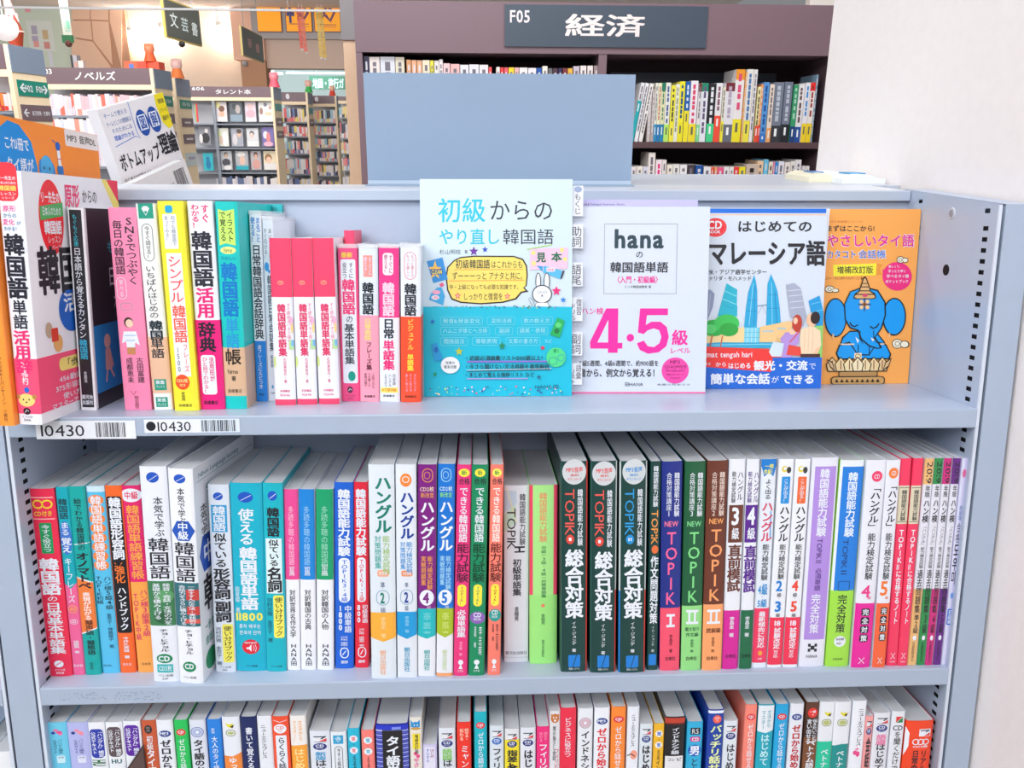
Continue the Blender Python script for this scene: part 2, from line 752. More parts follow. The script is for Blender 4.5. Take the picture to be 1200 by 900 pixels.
slotted_panel(450, 1, TOPF, TOPB)
slotted_panel(-450, -1, TOPF, TOPB)
slotted_panel(-485.5, 1, TOPF, TOPB)
upright(456, 481.5)
upright(-480, -455)
mb = MB()
mb.box(-450, 450, BACK, BACK + 2, -1080, 199, mat('#b3bfd4', 'metal'))
mb.build('back_panel', shelf)
mb = MB()
# top rail: folded steel strip along the head of the back panel
mb.box(-450, 449, BACK - 7, BACK - 5, 197.5, 207, mat('#b5c2d4', 'metal'))
mb.box(-450, 449, BACK - 7, BACK + 2, 207, 208.4, mat('#c9d2df', 'metal'))
mb.box(-450, 449, BACK - 5, BACK, 197.5, 198.5, STEEL)
mb.build('top_rail', shelf)
mb = MB()
mb.cyl((449.2, 75.7, 182.9), (450.2, 75.7, 182.9), 5.2, 6, mat('#c8ccd6', 'metal'), 20)
mb.cyl((448.6, 75.7, 182.9), (449.3, 75.7, 182.9), 3.4, 3.8, mat('#8f95a3', 'metal'), 16)
mb.build('lock_screw', shelf)
mb = MB()
mb.cyl((449.75, 76.4, 126.8), (449.95, 76.4, 126.8), 5.6, 5.6, DARK, 24)  # flat black disc paints the shade of a hole that is not cut
tag(mb.build('hole_shade', shelf), 'black disc painting the shade of a round hole in the end panel')


def board(z, x0=-449.6, x1=449.6, name='shelf_board'):
    mb = MB()
    t = 18.4
    mb.box(x0, x1, 1.6, BACK - .5, z - 1.2, z, STEEL2)
    # rolled front lip
    pr = [(1.6, z), (.5, z - .35), (.05, z - 1.4), (0, z - t + 1), (.4, z - t), (8, z - t), (8, z - t + 1), (1.4, z - t + 1.2), (1.4, z - 1.2)]
    n = len(pr)
    vs = [(x0, a, b) for a, b in pr] + [(x1, a, b) for a, b in pr]
    mb.mesh(vs, [(i, (i + 1) % n, n + (i + 1) % n, n + i) for i in range(n)] + [tuple(range(n - 1, -1, -1)), tuple(range(n, 2 * n))], STEEL)
    mb.box(x0, x0 + 1, 1.5, BACK - 1, z - t, z - 1.2, STEEL)
    mb.box(x1 - 1, x1, 1.5, BACK - 1, z - t, z - 1.2, STEEL)
    return mb.build(name, shelf)


b1 = board(0)
b2 = board(Z2)
b3 = board(Z3)
# rubbed adhesive left on the lip of the middle board
mb = MB()
rr = random.Random(3)
for i in range(150):
    x = -433 + 100 * rr.random() ** .9
    if -388 < x < -380:
        continue
    z = Z2 - 6 - 9 * rr.random()
    a = .4 + 1.5 * rr.random()
    c = .3 + .9 * rr.random()
    mb.poly([(x, -.06, z), (x + a, -.06, z + c * .3), (x + a * .8, -.06, z + c), (x - a * .2, -.06, z + c * .8)], mat('#8a96aa', 'matte'))
for xx in (-1,):
    pass
tag(mb.build('adhesive_residue', b2), 'grey rubbed adhesive marks', kind='stuff')


def shelf_tag(x, z, w, h, dsl, label, tilt=0.0):
    mb = MB()
    mb.box(0, w, -.35, 0, 0, h, mat('#e9edf4', 'print'))
    p = Painter(mb, lambda u, v, off: (u, -.35 - off, h - v), w, h)
    p.run(dsl)
    o = mb.build('shelf_tag', None)
    o.matrix_world = pose(x, -.15, z, 0, tilt)
    tag(o, label, 'label', 'stick-on shelf tags')
    return o


shelf_tag(-425.5, -20.0, 89, 17.0, 'h I0430 .05 .2 .5 .85 k 0;b .6 .1 .9 .9', 'white bar-coded shelf tag without a dot, at the left end of the top board', .006)
shelf_tag(-328.5, -15.3, 86, 12.6, 'e .02 .15 .12 .85 k;h I0430 .14 .15 .5 .88 k 0;r .585 0 .99 1 #dde9f5;b .6 .08 .96 .92', 'white bar-coded shelf tag that starts with a black dot')

# ------------------------------------------------------------------ middle shelf
MT=[(-440.5,22.8,1.4,22.5,194.2),(-423.0,11.8,2.0,23.9,195.2),(-409.2,15.3,2.0,23.6,195.7),(-392.7,17.3,1.9,26.1,195.1),(-375.8,15.8,1.9,26.2,195.2),(-358.0,16.8,0.5,26.3,195.0),(-331.6,24.7,3.9,8.3,219.2),(-306.4,23.6,5.2,4.5,218.0),(-278.6,19.7,5.1,23.0,196.1),(-253.2,30.7,5.4,24.7,196.8),(-228.1,19.1,6.4,22.5,197.1),(-211.6,13.6,6.3,24.7,190.0),(-196.6,14.8,6.5,24.1,190.0),(-179.8,16.4,7.1,23.4,190.0),(-161.0,18.4,6.7,25.4,195.9),(-143.5,13.6,5.5,26.0,195.7),(-119.0,24.2,3.7,4.9,219.4),(-96.1,19.4,3.7,5.7,218.9),(-77.2,17.5,4.8,7.4,218.3),(-59.4,16.2,5.5,7.0,218.7),(-43.6,13.7,6.3,6.4,217.8),(-27.7,15.6,5.4,6.3,217.6),(-10.3,12.6,4.0,6.7,217.3),(13.1,24.6,0.1,30.8,188.9),(40.5,27.8,-1.0,26.7,190.2),(70.0,26.1,-2.8,9.7,218.8),(98.8,25.5,-3.4,7.3,219.4),(127.6,26.6,-4.1,6.1,219.5),(149.0,10.8,-3.3,9.3,217.9),(166.5,19.9,-5.1,8.1,218.1),(188.0,20.3,-4.1,7.7,217.9),(209.0,19.9,-3.9,7.0,218.6),(227.9,16.0,-3.4,8.0,219.6),(243.6,12.4,-3.6,7.8,219.4),(258.4,14.7,-2.4,9.7,218.7),(273.9,14.8,-0.9,9.0,218.7),(289.9,15.0,-0.9,8.9,218.5),(312.1,26.0,-1.0,9.8,219.6),(337.9,23.6,-0.4,8.7,217.1),(361.0,19.4,-1.1,5.8,217.7),(379.7,13.3,-3.3,5.0,217.7),(394.4,10.9,-4.9,7.3,218.4),(405.1,10.0,-3.6,6.9,218.4),(415.3,9.3,-2.4,7.6,218.0),(424.4,8.2,-2.2,7.3,218.3),(432.5,7.6,-1.7,6.9,218.3),(441.1,7.7,-1.2,7.1,218.1),(448.8,5.9,-0.9,7.2,218.0)]
TT=[(-430.1,13.6,8,-30.9,262.2),(-412.8,20.6,8.0,-26.9,215.5),(-393.5,14.5,7.4,29.2,186.7),(-344.1,24.7,0.9,27.2,186.8),(-320.6,17.4,-1.5,27.7,190.3),(-297.4,22.5,-1.2,23.1,192.5),(-274.7,22.4,0.7,28.0,192.7),(-253.3,20.0,2.5,29.7,192.3),(-237.5,11.2,3.4,62.5,182.3),(-226.5,10.2,3.4,64.3,177.0),(-210.4,19.8,2.5,44.6,159.3),(-189.9,19.2,1.6,46.0,159.2),(-168.8,19.8,0.2,47.1,159.2),(-149.4,18.7,1.9,59.5,151.1),(-130.7,18.1,3.1,56.6,151.2),(-110.8,19.3,2.9,55.8,151.2),(-90.0,19.2,3.1,52.9,152.0)]
LT=[(-442.6,19.8,0.0,7,216.8),(-422.3,20.2,0.0,7,216.2),(-403.9,16.0,0.0,7,215.7),(-386.9,16.4,0.0,7,215.5),(-369.5,16.9,0.0,7,216.1),(-352.9,14.1,0.0,7,216.5),(-337.4,16.2,0.0,7,216.5),(-321.6,13.0,0.0,7,216.0),(-305.4,15.9,0.0,7,215.8),(-289.1,13.5,0.0,7,215.8),(-272.5,17.4,0.0,7,218.3),(-255.2,15.6,0.0,7,217.8),(-239.4,14.4,0.0,7,218.3),(-223.7,16.3,0.0,7,217.4),(-206.3,15.9,0.0,7,217.8),(-185.4,20.0,0.0,7,200.4),(-166.7,15.8,0.0,7,198.8),(-151.6,12.0,0.0,7,202.2),(-137.6,12.7,0.0,7,199.9),(-113.1,32.3,0.0,7,206.4),(-89.3,12.3,0.0,7,213.0),(-75.5,13.9,0.0,7,181.9),(-58.0,16.9,0.0,7,200.1),(-40.9,14.4,0.0,7,206.1),(-24.1,12.8,0.0,7,217.1),(-7.7,14.3,0.0,7,201.3),(7.8,14.6,0.0,7,197.2),(24.0,15.7,0.0,7,198.3),(39.3,12.9,0.0,7,198.9),(51.3,10.5,0.0,7,216.0),(64.8,16.0,0.0,7,219.2),(82.3,15.2,0.0,7,218.1),(99.3,15.6,0.0,7,218.6),(116.2,14.7,0.0,7,219.2),(131.3,12.1,0.0,7,218.8),(145.1,13.2,0.0,7,199.1),(158.1,10.7,0.0,7,199.1),(174.4,20.5,0.0,7,206.4),(195.3,16.1,0.0,7,200.2),(216.3,16.1,0.0,7,213.3),(232.2,14.4,0.0,7,200.3),(252.3,12.2,0.0,7,218.0),(268.2,16.4,0.0,7,217.7),(284.5,13.2,0.0,7,217.5),(300.0,14.1,0.0,7,217.8),(316.2,13.9,0.0,7,218.9),(331.3,15.8,0.0,7,219.1),(348.0,16.9,0.0,7,218.7),(365.2,14.3,0.0,7,219.3),(376.6,7.9,0.0,7,201.6),(389.9,17.0,0.0,7,205.2),(406.9,13.8,0.0,7,206.3),(430.1,29.2,0.0,7,195.2)]

G1, G2, G3 = 'books on the top shelf', 'books on the middle shelf', 'books on the bottom shelf'
LOGO = 'e .28 {0} .75 {1} #2b62c4;p w .3 {1} .5 {0} .9 {0} .6 {1};'


def logo(a, b):
    return 'e .25 %g .72 %g #2257c0;l w .5 .34 %g .66 %g;' % (a, b, b - (b - a) * .2, a + (b - a) * .3)


mid = [
 ('#ee2f52', 'red spine with yellow rings at its head, first on the middle shelf',
  'l #fbb 1 .05 .045 .95 .045;l #fbb 1 .05 .155 .95 .155;O .12 .06 .5 .098 1.6 #f7d33c;O .5 .06 .88 .098 1.6 #f7d33c;h CD付き .12 .112 .88 .142 #f7d33c 1;o .28 .175 .78 .335 #1f9a5b .1;t 今すぐ役立つ .36 .185 .7 .328 w 1;t 韓国語 .12 .36 .9 .555 w 3;t の .3 .56 .75 .59 w 1;t 日常基本単語集 .2 .595 .85 .875 w 2;e .3 .912 .7 .95 w;l #ee2f52 .8 .36 .94 .62 .92;h ナツメ社 .3 .958 .75 .97 w 1;h 5158 .35 .975 .7 .986 w 1'),
 ('#13a9b9', 'teal over pink spine with a ringed orange mark, second on the middle shelf',
  'p #f0669b 0 .5 .5 .53 1 .5 1 1 0 1;t 韓国語 .15 .06 .85 .165 k 1;e .05 .175 .95 .35 #3f78cf;t まる .15 .18 .85 .25 w 1;t 覚え .1 .26 .9 .34 w 2;t キーフレーズ .2 .365 .8 .605 w 1;O .15 .62 .85 .66 .6 #f9b23c;h 40 .25 .628 .78 .65 #f9b23c 1;O .2 .695 .8 .72 .4 w;h CD .3 .7 .7 .714 w 1;t 張銀英_著 .3 .81 .75 .88 w 1;h 白水社 .1 .94 .9 .955 w 1'),
 ('#16a9a4', 'teal spine with a slanted orange middle and black lettering, third on the middle shelf',
  'p #f07f3c 0 .47 1 .5 1 .745 0 .775;l w 1 0 .3 1 .29;l w 1.2 0 .47 1 .5;l w 1.2 0 .775 1 .745;t 絵でわかる韓国語の .3 .06 .75 .33 k 1;t オノマトペ .1 .34 .9 .535 k 3;t 表現が広がる .3 .55 .78 .7 #fff 1;t 擬声語・擬態語 .3 .7 .8 .89 k 1;t 白水社 .35 .93 .6 .97 k 0'),
 ('#58bfe8', 'sky blue spine with a chain of orange discs, fourth on the middle shelf',
  'r 0 0 1 .03 #cfe9f6;' + ';'.join('e .08 %g .92 %g #f3863f' % (.045 + i * .0485, .1 + i * .0485) for i in range(8)) + ';t 韓国語単語練習帳 .2 .05 .8 .435 w 1;r 0 .0 .04 .45 #cde6f4;t ハン検5級4級 .55 .47 .95 .65 k 0;t TOPIK初級 .08 .47 .45 .62 k 0;t 金京子・神農朋子_著 .55 .67 .82 .86 #246 0;h 白水社 .1 .95 .6 .963 k 0'),
 ('#f3692b', 'orange spine with a black title panel, fifth from the left on the middle shelf',
  'o .06 .055 .94 .78 #1d1c22 .15;t 韓国語形容詞 .18 .06 .88 .385 w 3;t 強化 .2 .415 .8 .51 #f47a34 2;l #f47a34 .8 .25 .4 .3 .41;l #f47a34 .8 .7 .4 .6 .41;t ハンドブック .25 .53 .8 .765 w 2;t 今井久美雄_著 .35 .8 .7 .92 w 1;h 白水社 .2 .945 .75 .96 w 0'),
 ('#e4246d', 'magenta over orange spine with a white cloud, sixth on the middle shelf',
  'r 0 .505 1 1 #f9a64f;e -.1 .015 1.1 .085 w;h 中級 .12 .03 .9 .07 #e0305c 2;t 韓国語単語練習帳 .15 .1 .88 .49 #f6ad4a 1;t ハン検3級準2級 .52 .545 .95 .8 #d8246a 1;t TOPIK中級 .1 .565 .42 .82 #d8246a 1;h 白水社 .25 .945 .8 .96 k 0'),
 ('#e8ecf4', 'tall white spine with a green photo panel, left of the two matching tall white books',
  logo(.025, .072) + 't 本気で学ぶ .45 .135 .8 .315 k 1;t 韓国語 .15 .32 .92 .51 k 1;r .0 .52 1 .73 #3c7d52;e .3 .56 1 .62 #5b9d68;e .2 .66 .9 .72 #2a5e3c;t 発音・会話・文法の力を .58 .53 .88 .725 w 1;t 基礎から積み上げる .2 .53 .5 .7 w 1;t チョ・ヒチョル .35 .745 .7 .855 k 1;e .18 .865 .8 .91 #1f8a5c;h CD .25 .875 .72 .9 w 3;r .18 .915 .8 .955 #3fb4b7;h CD2枚 .25 .92 .75 .948 w 1;h ベレ出版 .2 .963 .8 .975 k 0;h 247 .35 .98 .6 .99 k 0'),
 ('#eef1f8', 'tall white book with a blue hexagon on its spine and part of its cover showing',
  logo(.025, .065) + 't 本気で学ぶ .35 .085 .65 .25 k 1;p #2456b8 .05 .28 .28 .235 .75 .235 .98 .28 .75 .325 .28 .325;t 中級 .3 .24 .72 .32 w 2;t 韓国語 .12 .33 .92 .515 k 1;r 0 .52 1 .725 #2f6b75;r .5 .55 1 .6 #c6413c;r .5 .63 1 .67 #c6413c;r .4 .69 1 .71 #d9594f;t 一歩すすんだ文法・実践的な .58 .53 .85 .72 w 1;t 会話力をさらに積み上げる .2 .53 .48 .72 w 1;t チョ・ヒチョル .35 .74 .68 .86 k 1;e .2 .895 .75 .945 #1f8a5c;h CD .28 .905 .68 .93 w 3;h ベレ出版 .2 .965 .75 .978 k 0'),
 ('#dde6f2', 'pale spine with a blue title plate above a yellow tag, beside the tall white pair',
  logo(.04, .08) + 'r .12 .105 .88 .245 #2d9fd6;t 韓国語 .2 .11 .8 .24 w 2;t 似ている .2 .25 .8 .43 k 2;t 形容詞 .12 .435 .9 .6 k 3;t ・ .2 .59 .8 .61 k 3;t 副詞 .12 .61 .9 .725 k 3;o .42 .735 .95 .945 #f5ec62 .2;t 使い分けブック .5 .745 .88 .935 k 1;t 河村光雅_金京子_著 .08 .75 .36 .96 #246 0;h ベレ出版 .2 .965 .8 .975 k 0;h 262 .35 .98 .6 .99 k 0'),
 ('#19b2cc', 'thick cyan spine with big white lettering and a red loudspeaker disc',
  logo(.045, .1) + 't 使える .25 .13 .72 .32 w 2;t 韓国語単語 .25 .33 .78 .665 w 3;t 田星姫_著 .06 .54 .2 .68 w 0;h 11800 .06 .68 .94 .722 #f3ec5c 3;h 혼자_배우는 .15 .74 .85 .765 w 1;h 한국어_단어 .15 .775 .85 .8 w 1;e .22 .825 .78 .905 #e3283a;h 無料音声 .3 .838 .7 .848 w 1;p w .36 .868 .44 .868 .52 .852 .52 .892 .44 .878 .36 .878;l w .5 .58 .858 .61 .872 .58 .886;l w .5 .64 .852 .68 .872 .64 .892;h ベレ出版 .3 .965 .7 .976 k 0'),
 ('#17b4c4', 'cyan spine with a white title plate and a yellow tag low on its right',
  logo(.04, .09) + 't 韓国語 .2 .125 .8 .275 k 3;r .1 .285 .9 .575 #dff1f4;t 似ている .25 .29 .75 .43 k 2;t 名詞 .15 .435 .88 .57 k 3;o .42 .585 .95 .815 #f5ec62 .2;t 使い分けブック .5 .595 .88 .805 k 1;t 河村光雅_金京子_著 .08 .6 .36 .84 #246 0;h ベレ出版 .2 .965 .8 .976 k 0'),
 ('#f0f2f8', 'thin white spine with a pink upper half, left of its blue and green mates',
  'r 0 0 1 .49 #ea4d96;t 多読多聴の韓国語 .3 .09 .7 .41 #fbc4dc 0;t 【初級編】 .32 .41 .68 .475 w 1;t 対訳世界名作文学 .3 .545 .72 .815 k 1;t HANA田 .3 .85 .75 .975 k 1'),
 ('#f0f2f8', 'thin white spine with a blue upper half, between its pink and green mates',
  'r 0 0 1 .49 #1c86d8;t 多読多聴の韓国語 .3 .09 .7 .41 #9fd0f4 0;t 【初級編】 .32 .41 .68 .475 w 1;t 対訳韓国の古典 .3 .545 .72 .77 k 1;t HANA田 .3 .85 .75 .975 k 1'),
 ('#f0f2f8', 'thin white spine with a green upper half, right of its pink and blue mates',
  'r 0 0 1 .49 #18a06c;t 多読多聴の韓国語 .3 .09 .7 .41 #9fdcc4 0;t 【初中級編】 .32 .4 .68 .475 w 1;t 対訳韓国の人物 .3 .545 .72 .77 k 1;t HANA田 .3 .85 .75 .975 k 1'),
 ('#1b63d2', 'royal blue spine with a white rounded plate, left of its narrower red twin',
  't 韓国語能力試験 .2 .035 .82 .385 w 3;o .22 .395 .82 .635 w .4;t TOPIK3・4級 .36 .405 .7 .63 #1b63d2 1;t 1800 .15 .65 .45 .79 w 3;t 中級単語 .52 .65 .9 .8 w 1;t 河仁南_南嘉英_著 .3 .82 .7 .89 w 0;O .3 .885 .72 .94 1.1 w;l w .9 .4 .925 .6 .9;h 語研 .32 .955 .7 .972 w 2'),
 ('#e8293f', 'red spine with a white rounded plate, right of its blue twin',
  't 韓国語能力試験 .15 .035 .85 .385 w 3;o .2 .395 .82 .635 w .4;t TOPIK1・2級 .36 .405 .7 .63 #e8293f 1;t 800 .12 .65 .48 .75 w 3;t 初級単語 .55 .65 .95 .75 w 1;t 河仁南_南嘉英_著 .3 .78 .7 .88 w 0;O .25 .885 .78 .94 1 w;l w .9 .4 .925 .6 .9;h 語研 .25 .955 .75 .972 w 2'),
 ('#dfe8f0', 'wide tall white spine with green lettering and an orange-yellow band',
  't ハングル .25 .05 .88 .31 #12806e 3;t 能力検定試験 .52 .32 .8 .5 #9fc46a 1;t 対策問題集 .2 .32 .46 .475 #3fa9a0 1;o .3 .48 .75 .51 #f4a678 .3;h 改定版 .34 .485 .7 .505 w 1;h 準 .4 .535 .6 .565 #247 0;O .25 .575 .75 .645 .8 #8fb0c8;h 2 .4 .585 .6 .635 #12806e 3;h 級 .4 .655 .62 .68 #247 0;p #f6b03e 0 .68 1 .68 1 .8 .5 .82 0 .8;t 李昌圭_著 .4 .7 .62 .8 #fbd79a 1;t 朝日出版社 .35 .86 .6 .98 #f5b48c 1'),
 ('#e3e9f2', 'tall white spine with navy lettering, an orange headphone disc and a blue band',
  'e .22 .04 .78 .1 #f08a3c;O .34 .055 .66 .08 .7 w;t ハングル .22 .12 .88 .34 #1a3f9a 3;t 能力検定試験 .5 .35 .8 .5 #4a9ad8 1;t 対策問題集 .2 .35 .46 .48 #4a9ad8 1;o .25 .485 .8 .512 #f08a3c .3;h 改定新版 .3 .49 .75 .508 w 1;h 準 .4 .54 .6 .565 #247 0;O .2 .575 .8 .645 .8 #8fb0c8;h 2 .38 .585 .62 .635 #1a3f9a 3;h 級 .4 .65 .6 .675 #247 0;p #1f9ad8 0 .68 1 .68 1 .79 .5 .81 0 .79;t 李昌圭_著 .4 .7 .62 .78 #8fd0f0 1;t 朝日出版社 .35 .85 .65 .97 #2fa0c8 1'),
 ('#e9ecf3', 'tall spine, purple above a teal band, with a big white figure four in a circle',
  'r 0 0 1 .67 #7c1c80;O .25 .02 .8 .08 .8 #e39a4a;O .35 .035 .65 .065 .6 #e39a4a;h CD2枚 .12 .1 .88 .123 #f6d9b8 1;h 新改定 .15 .128 .88 .152 #f0a040 1;t ハングル .15 .165 .9 .4 w 3;t 能力検定試験 .52 .42 .82 .58 #f0a048 1;t 実戦問題集 .18 .42 .46 .56 #f0a048 1;e .1 .58 .9 .655 w;h 4 .28 .592 .68 .643 #7c1c80 3;h 級 .5 .655 .75 .67 #e8c0e8 0;p #22b8c0 0 .67 1 .67 1 .8 .5 .815 0 .8;t 李昌圭_兪素敏_著 .3 .69 .75 .79 #8fe0e4 0;t 朝日出版社 .35 .87 .7 .97 #3aa 1'),
 ('#e9ecf3', 'tall spine, blue above a lime band, with a big white figure five in a circle',
  'r 0 0 1 .67 #1874d0;O .2 .02 .75 .08 .8 #9fd0e8;O .3 .035 .6 .065 .6 #9fd0e8;h CD2枚 .1 .1 .85 .123 #d5ecf8 1;h 新改定 .12 .128 .85 .152 #8fe070 1;t ハングル .12 .165 .9 .4 w 3;t 能力検定試験 .5 .42 .82 .58 #a8dcf4 1;t 実戦問題集 .16 .42 .44 .56 #a8dcf4 1;e .08 .58 .9 .655 w;h 5 .28 .592 .68 .643 #1874d0 3;h 級 .5 .655 .75 .67 #cde 0;p #a9c02c 0 .67 1 .67 1 .79 .5 .81 0 .79;t 李昌圭_尹男淑_著 .3 .69 .75 .79 #e0ec90 0;t 朝日出版社 .35 .87 .65 .97 #cda 1;r 0 .985 1 1 #f5a36a'),
 ('#e9387f', 'slim tall hot pink spine with a yellow disc, left of its green and salmon mates',
  'e .12 .018 .88 .055 #f6e948;h 新 .3 .025 .7 .048 #2a8a4a 1;h 合格 .12 .06 .9 .09 k 1;t できる韓国語 .2 .1 .8 .355 w 1;t 能力試験 .08 .36 .92 .545 #3a1830 1;o .18 .555 .8 .66 #f6e948 .45;t TOPIKⅠ .38 .565 .62 .652 #c62b6a 1;t 必修単語集 .2 .675 .8 .81 w 2;t 李志暎_著 .38 .83 .6 .9 #fbd 0;e .32 .92 .68 .945 w;p w .35 .965 .5 .94 .65 .965;h 275 .3 .97 .7 .98 w 0'),
 ('#158a5d', 'slim tall green spine with a lilac CD disc, between its pink and salmon mates',
  'e .18 .018 .82 .055 #f6e948;h 新 .34 .025 .66 .048 #2a8a4a 1;h 合格 .12 .06 .9 .09 k 1;t できる韓国語 .22 .1 .8 .355 w 1;t 能力試験 .12 .36 .88 .545 #0b3a26 1;o .22 .555 .76 .66 #f6e948 .45;t TOPIKⅡ .4 .565 .6 .652 #158a5d 1;e .02 .685 .98 .745 #8b62b4;h CD .25 .69 .75 .712 w 2;h BOOK .28 .716 .74 .728 w 1;t 李志暎 .6 .755 .8 .9 w 0;t 金龍_著 .3 .755 .45 .86 w 0;e .32 .92 .68 .945 w;p w .35 .965 .5 .94 .65 .965;h 275 .3 .97 .7 .98 w 0'),
 ('#f8806f', 'slim tall salmon spine with a teal CD disc, right of its pink and green mates',
  'e .15 .018 .85 .055 #f8f060;h 新 .3 .025 .7 .048 #2a8a4a 1;h 合格 .12 .06 .9 .09 k 1;t できる韓国語 .2 .1 .8 .355 #fff0ea 1;t 能力試験 .08 .36 .92 .545 #5a1f1c 1;o .18 .555 .8 .66 #f6e948 .45;t TOPIKⅠ .38 .565 .62 .652 #c62b2a 1;e .02 .675 .98 .735 #2b9c92;h CD .25 .68 .75 .702 w 2;h BOOK .28 .706 .74 .718 w 1;t 李志暎 .6 .745 .8 .88 k 0;t 金龍_著 .3 .745 .45 .83 k 0;e .32 .92 .68 .945 w;p w .35 .965 .5 .94 .65 .965;h 275 .3 .97 .7 .98 w 0'),
 ('#e2e6ee', 'pale grey-white spine with black lettering, left of the lime green book in the recess',
  'p #c5d8e8 0 .03 .5 .03 .5 .1 0 .15;p #c6e2cf .0 .16 .45 .1 .5 .2 0 .26;l #f2e3a0 .8 .1 .02 .5 .2;t 韓国語能力試験 .62 .045 .86 .33 k 1;R TOPIK .12 .125 .48 .36 #333 0;r .42 .335 .84 .345 k;r .58 .345 .66 .362 k;r .42 .362 .84 .37 k;t 初級単語集 .35 .405 .7 .615 k 2;t 金龍秀 .42 .675 .6 .76 k 1;h 駿河台出版社 .05 .935 .95 .955 #555 0;r .0 .97 1 .975 #cfd6de'),
 ('#a3ee84', 'wide lime green spine with pink edges, in the recess right of the white one',
  'r 0 0 1 .605 #eef3ee;r 0 0 .12 .605 #f04f6e;r .86 0 1 .605 #f04f6e;r .12 0 .86 .605 #b0f090;t 韓国語能力試験 .35 .04 .62 .31 #f0906a 1;t 中級(3級・4級)対策単語集 .42 .33 .6 .62 #1f7a4a 1;e .42 .655 .55 .675 #f0806a;t 金龍秀 .42 .71 .56 .775 #2a6a4a 0;t 駿河台出版社 .44 .86 .54 .96 #2a6a4a 0'),
 ('#15403c', 'wide dark green spine with a silver seal and red lettering, left of the three alike',
  'r .95 0 1 1 #e3473e;r 0 0 .04 1 #2f605a;e .06 -.01 .94 .105 #cfd5d8;h MP3音声 .2 .025 .82 .05 #e04a50 2;h 無料 .35 .056 .68 .068 #e04a50 1;h ダウンロード .24 .073 .78 .087 #e04a50 1;t 韓国語能力試験 .62 .125 .82 .39 w 1;R TOPIK .16 .125 .52 .345 #e85a52 0;e .2 .335 .5 .38 #e04a40;r .3 .35 .4 .365 w;t 総合対策 .18 .405 .84 .735 w 3;t イム・ジョンデ_著 .42 .75 .58 .9 w 1;o .28 .915 .74 .975 #1c7fd6 .1;l #15403c .8 .45 .975 .6 .915;h 秀和システム .3 .978 .72 .989 w 0'),
 ('#15403c', 'wide dark green spine with a silver seal and red lettering, middle of the three alike',
  'r .95 0 1 .6 #cdd6d6;r .95 .6 1 1 #d84338;r 0 0 .04 1 #2f605a;e .06 0 .94 .11 #cfd5d8;h MP3音声 .2 .03 .82 .055 #e04a50 2;h 無料 .35 .06 .68 .072 #e04a50 1;h ダウンロード .24 .077 .78 .091 #e04a50 1;t 韓国語能力試験 .62 .13 .82 .395 w 1;R TOPIK .16 .13 .52 .35 #e85a52 0;e .18 .345 .5 .39 #e04a40;r .29 .36 .39 .375 w;t 総合対策 .18 .415 .84 .745 w 3;t イム・ジョンデ_著 .42 .76 .58 .91 w 1;o .28 .915 .74 .975 #1c7fd6 .1;l #15403c .8 .45 .975 .6 .915;h 秀和システム .3 .978 .72 .989 w 0'),
 ('#15403c', 'wide dark green spine with a silver seal and blue lettering',
  'r 0 0 .05 .6 #cdd6d6;r 0 .6 .05 1 #1c7fd6;r .95 0 1 .6 #cdd6d6;r .95 .6 1 1 #d84338;e .1 -.01 .94 .105 #cfd5d8;h MP3音声 .22 .025 .82 .05 #1c8fd6 2;h 無料 .35 .056 .68 .068 #1c8fd6 1;h ダウンロード .24 .073 .78 .087 #1c8fd6 1;t 韓国語能力試験 .65 .125 .84 .39 w 1;R TOPIK .2 .125 .54 .345 #2e9ad8 0;e .24 .335 .54 .38 #1c8fd6;r .33 .35 .37 .365 w;r .41 .35 .45 .365 w;t 総合対策 .2 .405 .86 .735 w 3;t イム・ジョンデ_著 .44 .75 .6 .9 w 1;o .28 .915 .74 .975 #1c7fd6 .1;l #15403c .8 .45 .975 .6 .915;h 秀和システム .3 .978 .72 .989 w 0'),
 ('#15403c', 'narrow dark green spine with orange and white lettering, right of the wide dark green trio',
  't 韓国語能力試験 .3 .02 .75 .21 w 1;R TOPIK .2 .225 .8 .39 #f09a4a 1;e .25 .39 .85 .43 #e8703a;t 作文問題対策 .18 .44 .88 .77 w 2;t イム・ジョンデ_著 .38 .78 .65 .91 w 0;o .15 .92 .85 .975 #1c7fd6 .1'),
 ('#1f2f86', 'navy over coral pink spine with pink hand lettering',
  'r 0 .69 1 1 #f4546f;t 韓国語能力試験 .6 .05 .86 .255 w 1;t 合格対策講座1 .22 .05 .48 .255 w 0;h NEW .15 .275 .85 .3 #f27a9a 2;t TOPIK .2 .32 .8 .68 #f2669a 1;r .3 .72 .72 .732 w;r .45 .73 .57 .775 w;r .3 .772 .72 .784 w;t 李昌圭_著 .45 .82 .62 .91 #7a2030 1;h 白帝社 .25 .93 .78 .95 #3a1a30 1'),
 ('#1c5c3a', 'dark green over light green spine with light green hand lettering',
  'r 0 .68 1 1 #93dc86;t 韓国語能力試験 .6 .05 .86 .255 w 1;t 合格対策講座3 .22 .05 .48 .255 w 0;h NEW .15 .275 .85 .3 #7fd890 2;t TOPIK .2 .32 .8 .67 #7fdc88 1;r .2 .7 .8 .712 w;r .3 .71 .4 .76 w;r .58 .71 .68 .76 w;r .2 .758 .8 .77 w;h 聞き取り .15 .785 .88 .805 #1c5c3a 1;h 作文編 .2 .812 .82 .832 #1c5c3a 1;t 李昌圭_著 .42 .845 .6 .91 #1c5c3a 0;h 白帝社 .22 .93 .78 .95 #1c3c2a 1'),
 ('#6b3626', 'brown over light orange spine with orange hand lettering',
